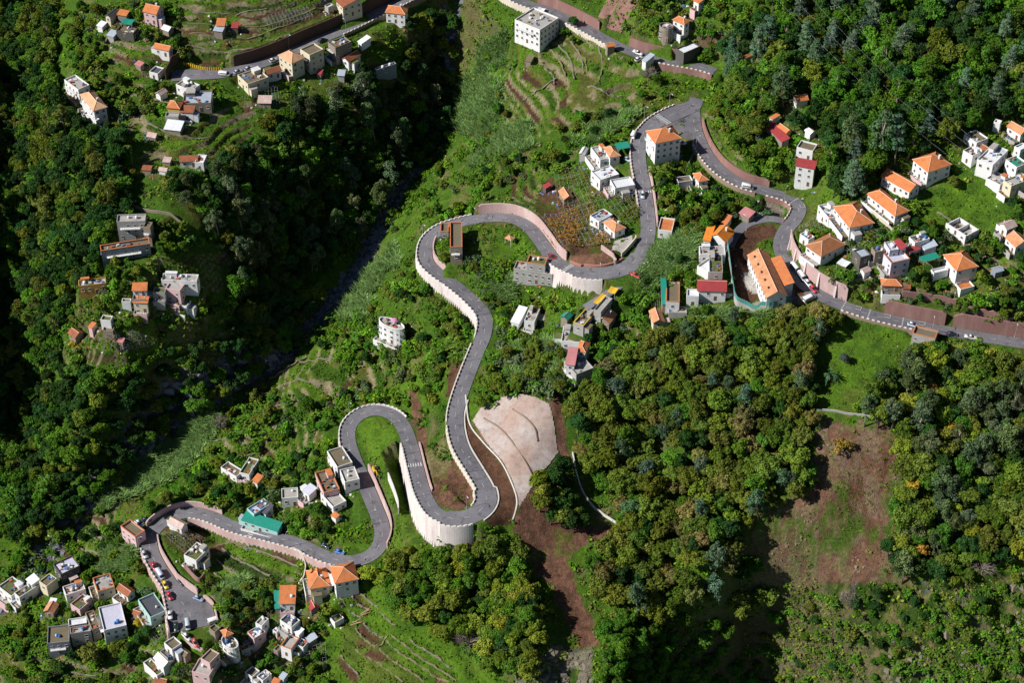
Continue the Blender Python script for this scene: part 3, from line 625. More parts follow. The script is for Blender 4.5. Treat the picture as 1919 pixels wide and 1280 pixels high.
13|140,726,175,722,176,606|3|mono|S|t|w|shed|narrow teal sheet roof along the square orange roof
13|383,676,400,748,466,714|2|gable|S|r|w|shed|dark red ribbed shed below the dormer house
13|-10,832,42,852,98,802|5|flat|W|g|t|house|white house with pale grey roof among trellises near the bottom
13|175,812,265,862,332,812|3.4|flat|W|k|tj|house|white house with dark pyramid skylight roof among trellises
13|120,890,150,905,185,880|2.4|flat|W|g|t|shed|low white store with water tank among the trellises
13|285,892,320,928,356,886|2.8|mono|W|w|w|shed|tilted white sheet hut among the trellises
13|195,1002,265,1038,312,952|4.2|flat|W|g|o|house|white house with orange ridge and beige deck near the bottom
13|290,996,350,1012,402,972|3.4|flat|W|m|j|house|white hut with planted moss roof beside the beige deck
13|120,1032,160,1046,206,1010|2.6|flat|S|b|w|shed|grey stone pigsty beside the beige deck house
13|545,792,590,832,666,796|2.4|flat|W|m|w|shed|low white hut with grass green roof near the plank piles
13|355,936,400,972,476,950|2.2|mono|S|u|w|shed|crumpled grey sheet roof below the grass green roof
13|0,1232,50,1262,122,1216|3|flat|W|g|tj|house|white and grey rubble roof house at the bottom border
13|105,1276,160,1292,192,1260|3|mono|W|o|w|shed|orange roof cut by the bottom border near the terraces
13|165,1236,205,1256,242,1220|2.6|mono|W|u|w|shed|pale blue sheet hut at the bottom border near the terraces
13|560,22,595,52,626,26|2.6|mono|W|o|w|shed|orange roofed hut on the grassy knoll inside the lower bend
'''
def parse_houses():
    out = []
    for ln in HT.strip().splitlines():
        f = ln.split('|'); ox, oy = int(f[0][0])*480, int(f[0][1])*320; c = [float(v)/4 for v in f[1].split(',')]
        out.append(dict(px=[(ox+c[0], oy+c[1]), (ox+c[2], oy+c[3]), (ox+c[4], oy+c[5])], h=float(f[2]), roof=f[3], wall=f[4], rc=f[5], fl=f[6], cat=f[7], label=f[8]))
    # school building with its wing, given in photo pixels
    out.append(dict(px=[(1405, 481), (1434, 556), (1471, 551)], h=5, roof='gable', wall='W', rc='s', fl='v', cat='building', label='long white building with skylit light orange roof in the brown earth yard'))
    out.append(dict(px=[(1449, 486), (1467, 534), (1484, 531)], h=4, roof='mono', wall='W', rc='o', fl='', cat='building', label='darker orange side wing along the long skylit building'))
    return out
HS = parse_houses()
def solve_house(h):
    A, B, C = h['px']; mx, my = (A[0]+C[0])/2, (A[1]+C[1])/2
    zr = cast1(mx, my, h['h'])[2]
    P = [unproj(p[0], p[1], zr) for p in (A, B, C)]; ctr = (P[0]+P[2])/2; zg = zr-h['h']
    u = P[1][:2]-P[0][:2]; v = P[2][:2]-P[1][:2]; lu, lv = np.linalg.norm(u), np.linalg.norm(v)
    au, av = math.atan2(u[1], u[0]), math.atan2(v[1], v[0]); e = (av-au-math.pi/2+math.pi) % (2*math.pi)-math.pi
    e = max(-1.2, min(1.2, e)); s = math.cos(e/2)
    s *= 1.09 if h['cat'] in ('house', 'building') else 1.0
    au += e/2; lu = min(max(lu*s, 2.2), 34); lv = min(max(lv*s, 2.2), 34)
    h.update(c=ctr, zg=zg, rz=au, L=lu, W=lv, err=math.degrees(e), ze=zg+h['h'])
    return h
for h in HS: solve_house(h)
HDist = np.full(Z.shape, 1e9)
def house_local(h, x, y):
    c, s = math.cos(h['rz']), math.sin(h['rz']); dx = x-h['c'][0]; dy = y-h['c'][1]; return dx*c+dy*s, -dx*s+dy*c
for h in sorted(HS, key=lambda q: q['ze']):
    r = math.hypot(h['L'], h['W'])/2+4
    i0, i1 = int((h['c'][0]-r-X0)/GS), int((h['c'][0]+r-X0)/GS)+2; j0, j1 = int((h['c'][1]-r-Y0)/GS), int((h['c'][1]+r-Y0)/GS)+2
    i0, j0 = max(i0, 0), max(j0, 0)
    sl_ = np.s_[j0:j1, i0:i1]; lx, ly = house_local(h, GX[sl_], GY[sl_])
    d = np.maximum(np.abs(lx)-h['L']/2, np.abs(ly)-h['W']/2); k = 1-sstep(.9, 3.0, d)
    if h['roof'] in ('canopy', 'pav'): k = k*.6
    z = Z[sl_]; z = np.minimum(z, z*(1-k)+(h['zg']-.05)*k); Z[sl_] = np.maximum(z, z*(1-k)+(h['zg']-2.2)*k)
    HDist[sl_] = np.minimum(HDist[sl_], d)
    h['zmin'] = max(h['zg']-2.2, float(z[d < .5].min())) if (d < .5).any() else h['zg']
# ------------------------------------------------------------------ ground colours (what the ground is made of, gully shade painted in)
PX, PY = project(GX, GY, Z)
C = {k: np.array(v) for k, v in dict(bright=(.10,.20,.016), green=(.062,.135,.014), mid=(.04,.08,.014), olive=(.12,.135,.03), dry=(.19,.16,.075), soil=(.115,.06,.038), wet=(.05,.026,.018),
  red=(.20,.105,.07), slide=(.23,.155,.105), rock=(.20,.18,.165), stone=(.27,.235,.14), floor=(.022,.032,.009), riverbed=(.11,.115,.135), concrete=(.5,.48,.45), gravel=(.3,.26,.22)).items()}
n1 = fbm(GX, GY, 22, 51); n2 = fbm(GX, GY, 6, 61); n3 = fbm(GX, GY, 2.2, 71, 2)
def lerp(a, b, t): return a*(1-t[..., None])+b*t[..., None]
GC = lerp(np.broadcast_to(C['green'], Z.shape+(3,)), C['bright'], sstep(.42, .62, n1*.5+n2*.5))
GC = lerp(GC, C['mid'], sstep(.55, .7, n2*.6+n3*.4)*.7)
GC = lerp(GC, C['olive'], sstep(.6, .75, fbm(GX, GY, 14, 81))*.8)
GC = lerp(GC, C['dry'], sstep(.64, .78, fbm(GX, GY, 9, 91))*.6)
# plots of the garden terraces: each step one crop
rt = (TI*2654435761 % 1000)/1000.0
bedcol = [[('bright', .34), ('green', .62), ('soil', .78), ('olive', .9), ('mid', 1.01)], [('dry', .4), ('olive', .7), ('soil', .85), ('green', 1.01)], [('bright', .45), ('green', .8), ('olive', .92), ('soil', 1.01)]]
pb = fbm(GX, GY, 30, 101)
r2 = (rt+np.floor(pb*9)*.37) % 1
bedcol.append([('bright', .6), ('green', .9), ('olive', 1.01)])
for k in (1, 2, 3, 4):
    lo = 0
    for nm, hi in bedcol[k-1]:
        m = (TK == k) & (r2 >= lo) & (r2 < hi) & (TI >= 0); GC[m] = C[nm]*(.8+.4*n2[m])[:, None]; lo = hi
m = (TRS > .5) & (TI >= 0); GC[m] = lerp(np.broadcast_to(C['stone'], Z.shape+(3,)), C['olive'], sstep(.45, .6, n2))[m]
NOGROW = np.zeros(Z.shape, bool); SPARSE = np.zeros(Z.shape, bool); SCRUB = np.zeros(Z.shape)
def zone(poly, kind, grow=0, soft=1.0, fac=1.0):
    """grow 0: bare, 1: sparse plants, 2: full growth"""
    jx = (fbm(GX, GY, 5, 111)-.5)*10*soft; jy = (fbm(GX, GY, 5, 121)-.5)*10*soft
    m = inpoly(poly, PX+jx, PY+jy)
    if kind == 'slide':
        c = lerp(np.broadcast_to(C['slide'], Z.shape+(3,)), C['red'], sstep(.45, .65, n2)); c = lerp(c, C['green']*1.1, sstep(.53, .64, fbm(GX, GY, 11, 131)*.7+n3*.3)*.9); gu = 1-np.abs(2*fbm(GX*1.6, GY*.5, 7, 141)-1); c = lerp(c, C['soil'], sstep(.86, .97, gu)*.7); c = lerp(c, C['dry'], sstep(.6, .7, n3)*.7)
    elif kind == 'redslide':
        c = lerp(np.broadcast_to(C['red']*.72, Z.shape+(3,)), C['red'], sstep(.4, .7, n3)); c = lerp(c, C['olive'], sstep(.66, .76, n2)*.8)
    elif kind == 'crag':
        c = lerp(np.broadcast_to(C['rock']*.75, Z.shape+(3,)), C['mid'], sstep(.34, .48, n2*.6+n1*.4)); c = lerp(c, C['olive'], sstep(.5, .62, n3)*.7); c = lerp(c, C['dry'], sstep(.62, .72, n3)*.7)
    elif kind == 'meadow':
        c = lerp(np.broadcast_to(C['bright'], Z.shape+(3,)), C['green'], sstep(.45, .7, n2)); c = lerp(c, C['olive'], sstep(.6, .75, n1)*.6)
    elif kind == 'vine':
        c = lerp(np.broadcast_to(C['olive']*.7, Z.shape+(3,)), C['soil'], sstep(.4, .6, n2))
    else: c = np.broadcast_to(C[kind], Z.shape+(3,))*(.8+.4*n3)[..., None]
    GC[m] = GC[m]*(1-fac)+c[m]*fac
    NOGROW[m] = grow == 0; SPARSE[m] = grow == 1; return m
FOREST_FLOOR = []
zone([(1555,595),(1640,600),(1720,640),(1735,655),(1690,690),(1640,740),(1590,790),(1525,765),(1520,690)], 'meadow', 1, 2.0)
zone([(1700,395),(1760,330),(1880,350),(1919,390),(1919,470),(1880,480),(1800,440),(1720,410)], 'meadow', 1, 2.0)
zone([(660,800),(705,782),(742,800),(757,870),(745,950),(720,900),(690,850)], 'meadow', 1, 2.0)
zone([(745,880),(765,880),(785,980),(775,1010),(740,1020),(748,960)], 'meadow', 1, 2.0)
zone([(800,890),(860,845),(888,890),(890,940),(860,957),(820,948),(800,920)], 'redslide', 1)
zone([(790,860),(830,820),(860,850),(840,880),(805,900)], 'dry', 1)
zone([(765,725),(785,728),(797,790),(800,850),(790,850),(775,790)], 'redslide', 1)
zone([(843,684),(872,684),(856,748),(836,745)], 'soil', 0, .3)
zone([(866,735),(874,741),(881,794),(907,830),(939,865),(958,901),(970,940),(961,982),(920,988),(905,972),(912,935),(898,890),(870,845),(860,795)], 'soil', 0, .3)
zone([(985,720),(1035,712),(1052,760),(1062,830),(1068,855),(1048,860),(1040,790),(1030,752)], 'redslide', 0, .6)
zone([(965,965),(1010,905),(1050,930),(1095,985),(1160,985),(1150,1010),(1105,1015),(1060,1050),(1085,1110),(1118,1190),(1120,1215),(1080,1215),(1050,1140),(1000,1060),(960,1000)], 'redslide', 0, 2)
zone([(1130,1160),(1330,1160),(1440,1150),(1470,1290),(1120,1290)], 'floor', 2, 2.0, .8)  # near-black ground: the gully's shade is painted into the colour
zone([(1060,1215),(1110,1215),(1110,1290),(1040,1290)], 'crag', 1)
zone([(1530,785),(1680,800),(1695,900),(1665,1000),(1700,1070),(1770,1115),(1560,1125),(1420,1090),(1365,1010),(1430,945),(1510,925)], 'slide', 1, 4)
zone([(1440,1110),(1560,1095),(1700,1100),(1919,1060),(1930,1290),(1380,1290)], 'crag', 2, 3.0)
zone([(880,1170),(990,1150),(1010,1290),(900,1290)], 'crag', 2, 1, .6)
zone([(884,790),(905,758),(940,744),(975,738),(1030,757),(1040,800),(1047,850),(1015,890),(985,935),(972,955),(970,938),(958,899),(940,865),(908,829)], 'red', 0, 0)
zone([(1366,472),(1400,425),(1450,420),(1462,440),(1420,455),(1408,480),(1432,556),(1395,575),(1375,570)], 'soil', 0, .3)
zone([(1395,512),(1425,500),(1432,545),(1412,552),(1395,535)], 'concrete', 0, .2)
zone([(1470,555),(1485,520),(1495,500),(1510,530),(1525,562),(1500,570),(1400,580),(1400,570)], 'gravel', 0, .2)
zone([(1480,515),(1492,520),(1510,555),(1490,555)], 'soil', 0, .2)
zone([(1382,398),(1448,380),(1472,395),(1462,415),(1420,410)], 'gravel', 0, .6)
zone([(1030,330),(1105,385),(1130,440),(1160,480),(1120,490),(1060,480),(1035,440),(1000,400),(1010,360)], 'vine', 1)
zone([(1065,480),(1135,475),(1150,495),(1110,503),(1070,497)], 'red', 0, .2)
zone([(1300,65),(1375,60),(1370,90),(1310,95)], 'soil', 0, .4)
zone([(310,970),(345,975),(385,1000),(375,1045),(340,1040),(305,1010)], 'vine', 1)
zone([(375,1080),(395,1085),(415,1100),(400,1110),(372,1095)], 'soil', 0, .2)
zone([(430,1170),(480,1130),(520,1130),(500,1180)], 'vine', 1)
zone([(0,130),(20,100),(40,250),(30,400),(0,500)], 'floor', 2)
def z13(*q): return [(480+x/4, 960+y/4) for x, y in q]
zone([(622,1116),(700,1085),(745,1100),(800,1165),(905,1215),(960,1300),(540,1300),(600,1190)], 'meadow', 1, .4)
zone([(640,1150),(700,1190),(760,1245),(820,1300),(700,1300),(640,1220)], 'olive', 1, 1.5, .45)
for q in (z13((680,595),(740,580),(855,725),(800,722)), z13((750,860),(800,838),(945,965),(900,990),(800,930)), z13((750,965),(790,950),(885,1005),(870,1022),(760,1005)), z13((590,1095),(632,1080),(775,1240),(770,1285),(700,1260)), z13((1290,1205),(1330,1200),(1450,1285),(1370,1285)), z13((800,1055),(900,1032),(1000,1110),(940,1118),(820,1090)), z13((90,300),(180,290),(300,380),(290,400),(160,370)), z13((70,360),(120,350),(165,430),(120,440))): zone(q, 'soil', 0, .25)
for q in (z13((860,760),(960,740),(1010,860),(980,900),(880,820)), z13((990,960),(1090,1060),(1300,1200),(1260,1210),(1080,1090)), z13((1160,950),(1330,940),(1560,1150),(1480,1180),(1300,1060))): zone(q, 'bright', 1, .4)
zone([(425,1016),(500,1042),(562,1066),(545,1078),(480,1056),(416,1034)], 'bright', 1, .2)
zone([(415,1038),(480,1060),(540,1082),(515,1094),(460,1076),(404,1054)], 'mid', 1, .2)
zone([(404,1058),(460,1080),(505,1098),(470,1110),(388,1082)], 'bright', 1, .2)
# river: a band of grey boulders and gravel
RIV = catmull(np.array([p for p in CPT[:15]], float), 12)[0]
RW3 = unproj(RIV[:, 0], RIV[:, 1], RIV[:, 2])
dr = np.full(Z.shape, 1e9)
for p in RW3: dr = np.minimum(dr, (GX-p[0])**2+(GY-p[1])**2)
dr = np.sqrt(dr)
rm = (dr < 2.0+4.5*n2) & (PY > -60)
GC[rm] = (C['riverbed']*(.5+1.0*n3[..., None]))[rm]; NOGROW |= rm
Z = np.where(dr < 10, Z-(1-sstep(3, 10, dr))*1.6, Z)
steep = np.hypot(*np.gradient(Z, GS)); sm = sstep(1.6, 2.6, steep)*(TI < 0)*(RDist > 1.2)
GC = lerp(GC, lerp(np.broadcast_to(C['slide']*.7, Z.shape+(3,)), C['stone']*.7, n3), sm*.55)
GC *= (.86+.28*n3)[..., None]
# fine relief
Z += np.where(RDist > 1.2, (n3-.5)*.5*np.where(NOGROW, .6, 1.0), 0)
def grid_mesh(name, X, Y, Zz, mat, col=None, keep=None):
    ny, nx = X.shape; me = bpy.data.meshes.new(name)
    id_ = np.arange(nx*ny).reshape(ny, nx); q = np.stack([id_[:-1, :-1], id_[:-1, 1:], id_[1:, 1:], id_[1:, :-1]], -1).reshape(-1, 4)
    V = np.stack([X.ravel(), Y.ravel(), Zz.ravel()], 1)
    if keep is not None:
        q = q[keep.ravel()]; u, inv = np.unique(q, return_inverse=True); q = inv.reshape(-1, 4); V = V[u]
        if col is not None: col = col.reshape(-1, 3)[u]
    me.vertices.add(len(V)); me.vertices.foreach_set('co', V.astype(np.float32).ravel())
    me.loops.add(q.size); me.loops.foreach_set('vertex_index', q.astype(np.int32).ravel())
    me.polygons.add(len(q)); me.polygons.foreach_set('loop_start', np.arange(0, q.size, 4, dtype=np.int32))
    me.polygons.foreach_set('use_smooth', np.ones(len(q), bool))
    if col is not None:
        ca = me.color_attributes.new('soil', 'FLOAT_COLOR', 'POINT')
        ca.data.foreach_set('color', np.concatenate([col.reshape(-1, 3), np.ones((len(V), 1))], 1).astype(np.float32).ravel())
    me.materials.append(mat); me.update(calc_edges=True); return me
def ground_mat():
    m, t, b = newmat('ground', .95, .1); p = geo_pos(t)
    vc = nd(t, 'ShaderNodeVertexColor', layer_name='soil').outputs[0]
    a = noise(t, .9, 5, .65, p).outputs[0]; f = noise(t, 3.2, 3, .6, p).outputs[0]
    c = mix(t, ramp(t, a, .35, .7), mix(t, 1.0, vc, (.55, .6, .6), 'MULTIPLY'), mix(t, 1.0, vc, (1.25, 1.15, 1.1), 'MULTIPLY'))
    c = mix(t, ramp(t, f, .5, .8), c, mix(t, 1.0, c, (.6, .62, .6), 'MULTIPLY'))
    t.links.new(c, b.inputs['Base Color']); mx = nd(t, 'ShaderNodeMath', operation='ADD'); t.links.new(a, mx.inputs[0]); t.links.new(f, mx.inputs[1])
    bump(t, b, mx.outputs[0], .9, .5); return m
M_GROUND = ground_mat()
tag(link('ground', grid_mesh('ground', GX, GY, Z, M_GROUND, GC)), kind='structure')
# the same land carried on, coarser, beyond what the photo shows
ox, oy = np.meshgrid(np.arange(-900, 901, 20.0), np.arange(-700, 1101, 20.0))
ixx = np.clip(ox, X0, X1); iyy = np.clip(oy, Y0, Y1); oz = bil(blur(Z, 10), ixx, iyy, X0, Y0, GS)
dd_ = np.hypot(ox-ixx, oy-iyy); oz = oz+dd_*.18*np.sign(oy-0.0)*np.minimum(1, np.abs(oy)/200)+(fbm(ox, oy, 90, 5)-.5)*.25*np.minimum(dd_, 120)-np.where(dd_ == 0, 8.0, 0)-2.0*(dd_ > 0)*(dd_ < 25)
cc = lerp(np.broadcast_to(C['green'], ox.shape+(3,)), C['mid'], fbm(ox, oy, 50, 8))
inner = (ox[:-1, :-1] > X0+25) & (ox[1:, 1:] < X1-25) & (oy[:-1, :-1] > Y0+25) & (oy[1:, 1:] < Y1-25)
tag(link('hills', grid_mesh('hills', ox, oy, oz, M_GROUND, cc, ~inner)), kind='structure')
def H(x, y): return bil(Z, x, y, X0, Y0, GS)
def drape(name, poly, off, mat, **kw):
    a = np.array(poly, float); q = cast(a[:, 0], a[:, 1]); lo = q.min(0)-1; hi = q.max(0)+1; st = .4
    x, y = np.meshgrid(np.arange(lo[0], hi[0], st), np.arange(lo[1], hi[1], st)); m = inpoly(q[:, :2], x, y)
    k = m[:-1, :-1] & m[1:, 1:] & m[1:, :-1] & m[:-1, 1:]; Zs = blur(H(x, y), 2)+off+(fbm(x, y, 4, 401)-.5)*.5*(off > .2)
    return tag(link(name, grid_mesh(name, x, y, Zs, mat, None, k)), **kw)
# ------------------------------------------------------------------ roads
def asphalt():
    m, t, b = newmat('asphalt', .85, .25); p = geo_pos(t)
    c = mix(t, ramp(t, noise(t, .12, 5, .6, p).outputs[0], .35, .7), (.135, .13, .148), (.20, .193, .212))
    c = mix(t, ramp(t, noise(t, 1.5, 4, .7, p).outputs[0], .5, .75), c, (.10, .097, .11)); c = mix(t, ramp(t, noise(t, .35, 2, .5, p).outputs[0], .6, .64), c, (.115, .11, .12))
    t.links.new(c, b.inputs['Base Color']); bump(t, b, noise(t, 8, 2, .5, p).outputs[0], .2, .02); return m
M_ASPH = asphalt(); M_PAINT = surf('road_paint', (.55, .55, .54), (.24, .24, .25), .7, 1.4)
MK = MB()
for q, (n, r) in enumerate(RD.items()):
    b = MB(); c, nr, hw = r['c'], r['n'], r['h']; dz = {'main': 0, 'right': .014, 'upper': 0, 'left': 0, 'drive': .03, 'lane': .03}[n]
    L = [(c[i, 0]+nr[i, 0]*hw[i]*s, c[i, 1]+nr[i, 1]*hw[i]*s, c[i, 2]+dz-.03*abs(s)) for i in range(len(c)) for s in (1, .5, 0, -.5, -1)]
    b.v = L; b.f = [(i*5+j, i*5+j+1, i*5+j+6, i*5+j+5) for i in range(len(c)-1) for j in range(4)]; b.m = [0]*len(b.f)
    tag(b.build('road', M_ASPH, smooth=True), kind='structure')
    if n in ('drive', 'lane'): continue
    d = np.concatenate([[0], np.cumsum(np.linalg.norm(np.diff(c[:, :2], axis=0), axis=1))])
    def at(s): return [np.interp(s, d, c[:, k]) for k in range(3)]
    for s in np.arange(4, d[-1]-5, 6.0):
        p0, p1 = np.array(at(s)), np.array(at(s+2.2)); u = (p1-p0)[:2]; u /= np.linalg.norm(u)+1e-9; v = np.array([-u[1], u[0]])*.065
        MK.face([(p0[0]+v[0], p0[1]+v[1], p0[2]+.045), (p0[0]-v[0], p0[1]-v[1], p0[2]+.045), (p1[0]-v[0], p1[1]-v[1], p1[2]+.045), (p1[0]+v[0], p1[1]+v[1], p1[2]+.045)])
def zebra(road, i, w=2.6):
    r = RD[road]; k = int(np.argmin(np.abs(r['idx']-i))); c = r['c'][k]; t = r['t'][k]; n_ = r['n'][k]
    for j in np.arange(-r['h'][k]+.5, r['h'][k]-.3, .95):
        q = [(c[0]+t[0]*a+n_[0]*(j+bb), c[1]+t[1]*a+n_[1]*(j+bb), c[2]+.05) for a, bb in ((-w/2, 0), (w/2, 0), (w/2, .5), (-w/2, .5))]; MK.face(q)
for rd, i in (('main', 6.15), ('main', 39.2), ('main', 56.4), ('main', 12.3), ('main', 2.6)): zebra(rd, i)
for i in (13.7, 14.1, 14.5, 15.0, 15.4, 15.8, 6.4, 6.9, 9.2): zebra('right', i, .5) if i in (13.7, 14.5, 15.4, 6.4) else None
for i in (14.1, 15.0, 15.8, 6.9):
    r = RD['right']; k = int(np.argmin(np.abs(r['idx']-i))); c = r['c'][k]; t = r['t'][k]; n_ = r['n'][k]
    for a0, a1, b0, b1 in ((-1.5, 1.5, .6, .8), (-1.5, 1.5, 2.4, 2.6), (-1.5, -1.3, .8, 2.4), (1.3, 1.5, .8, 2.4)):
        MK.face([(c[0]+t[0]*a+n_[0]*bb, c[1]+t[1]*a+n_[1]*bb, c[2]+.06) for a, bb in ((a0, b0), (a1, b0), (a1, b1), (a0, b1))])
tag(MK.build('road_markings', M_PAINT), kind='structure')
drape('forecourt', [(1236,236),(1262,220),(1296,206),(1301,262),(1283,262),(1262,246)], .10, M_ASPH, kind='structure')
drape('paved_path', [(1150,452),(1185,440),(1190,462),(1165,476),(1145,470)], .08, surf('pale_paving', (.5, .47, .42)), kind='structure')
# ------------------------------------------------------------------ walls
WM = {'pinkwall': surf('pink_concrete', (.56, .38, .36), (.75, .66, .62), .8, .35, streak=True), 'whitewall': surf('pale_concrete', (.74, .67, .65), (.5, .32, .31), .8, .45, streak=True),
 'creamwall': surf('cream_concrete', (.68, .6, .5), streak=True), 'redwall': surf('red_concrete', (.30, .16, .14), (.5, .34, .3), .6, .3, streak=True), 'brownwall': surf('brown_concrete', (.3, .22, .17), streak=True),
 'darkwall': surf('dark_earth_wall', (.09, .055, .04), (.16, .11, .08), .5, .3), 'brickwall': surf('red_paving', (.42, .2, .16)), 'kerb': surf('kerb_stone', (.66, .63, .58)),
 'greywall': surf('grey_concrete', (.44, .42, .40), streak=True), 'stonewall': surf('field_stone', (.26, .22, .17), (.12, .1, .06), .6, 1.2), 'plaster': surf('white_plaster_wall', (.76, .74, .7), streak=True)}
M_DRY = surf('pale_field_stone', (.25, .22, .12), (.09, .13, .03), .75, .8)
M_BLOCK = surf('white_block_paint', (.78, .76, .7), (.35, .32, .27), .45, .8)
def block_mesh():
    b = MB(); P = [(-.55, -.24), (.55, -.24), (.55, .24), (-.55, .24)]; k = .84
    for i in range(4): p, q = P[i], P[(i+1) % 4]; b.face([(*p, -.02), (*q, -.02), (q[0]*k, q[1]*k, .36), (p[0]*k, p[1]*k, .36)])
    b.face([(x*k, y*k, .36) for x, y in P]); return b.mesh('kerb_block', M_BLOCK)
ME_BLOCK = block_mesh()
def strip(b, top, bot, out, m=0):
    """wall from lists of inner top points, bottoms and outward vectors (thickness included)"""
    n = len(top); k = len(b.v)
    for t, z, o in zip(top, bot, out):
        b.v += [(t[0], t[1], z[0]), (t[0], t[1], t[2]), (t[0]+o[0], t[1]+o[1], t[2]), (t[0]+o[0]*z[2], t[1]+o[1]*z[2], z[1])]
    for i in range(n-1):
        for j in range(3): b.f.append((k+i*4+j, k+i*4+j+1, k+i*4+j+5, k+i*4+j+4)); b.m.append(m)
    for i in (0, n-1): b.f.append(tuple(k+i*4+j for j in range(4))); b.m.append(m)
for road, side, i0, i1, h, mk, par, label in WALLS:
    r = RD[road]; ks = [k for k in range(len(r['idx'])) if i0 <= r['idx'][k] <= i1]
    if len(ks) < 2: continue
    root = empty('retaining_wall', Vector(r['c'][ks[len(ks)//2]])); tag(root, label, 'wall', None); o0 = np.array(root.location)
    top, bot, out = [], [], []; hs = r['wl'] if side > 0 else r['wr']
    for k in ks:
        nn = r['n'][k]*side; e = r['h'][k]+(.12 if h < 0 else .3); p = r['c'][k, :2]+nn*e; z = r['c'][k, 2]
        if h < 0:
            fz = float(H(p[0]+nn[0]*2.0, p[1]+nn[1]*2.0)); bz = min(z-.8, max(fz, z+h-3))-1.0
            top.append((*(p-o0[:2]), z+.28-o0[2])); bot.append((z-.6-o0[2], bz-o0[2], 1+.09*(z-bz)/.55)); out.append(nn*.55)
        else:
            top.append((*(p-o0[:2]), z+max(.12, hs[k])-o0[2])); bot.append((z-.6-o0[2], z-.6-o0[2], 1)); out.append(nn*.5)
    if h < 0 and len(bot) > 8:
        bz = np.array([q_[1] for q_ in bot]); e_ = np.pad(bz, 4, mode='edge'); bz = np.array([e_[i:i+9].min() for i in range(len(bz))]); e_ = np.pad(bz, 4, mode='edge'); bz = np.convolve(e_, np.ones(9)/9, 'valid')
        bot = [(q_[0], z_, 1+.07*(t_[2]-z_)/.55) for q_, z_, t_ in zip(bot, bz, top)]
    b = MB(); strip(b, top, bot, out); b.build('wall_face', WM[mk], root)
    if par:
        P = np.array(top); dd2 = np.concatenate([[0], np.cumsum(np.linalg.norm(np.diff(P[:, :2], axis=0), axis=1))]); O = np.array(out)
        for s in np.arange(.6, dd2[-1]-.7, 2.0):
            c = np.array([np.interp(s, dd2, P[:, a]) for a in range(3)]); c2 = np.array([np.interp(s+.5, dd2, P[:, a]) for a in range(3)]); o = np.array([np.interp(s, dd2, O[:, a]) for a in range(2)])
            u = c2-c; link('kerb_block', ME_BLOCK, root, (c[0]+o[0]*.5, c[1]+o[1]*.5, c[2]), math.atan2(u[1], u[0]))
    if 'ribbed' in label:
        for k in ks[6::9]:
            nn = r['n'][k]*side; e = r['h'][k]; p = r['c'][k, :2]+nn*e-o0[:2]; z = r['c'][k, 2]-o0[2]; an = math.atan2(-nn[1], -nn[0])
            b = MB(); M = Matrix.Translation((p[0]+nn[0]*.3, p[1]+nn[1]*.3, z)) @ Matrix.Rotation(an, 4, 'Z')
            Q = [M @ Vector(v) for v in ((0, -.35, -.5), (1.0, -.35, -.5), (.15, -.35, 6.6), (0, -.35, 6.6), (0, .35, -.5), (1.0, .35, -.5), (.15, .35, 6.6), (0, .35, 6.6))]
            for f in ((0, 1, 2, 3), (7, 6, 5, 4), (1, 5, 6, 2), (3, 2, 6, 7)): b.face([Q[i] for i in f])
            b.build('buttress', WM['whitewall'], root)
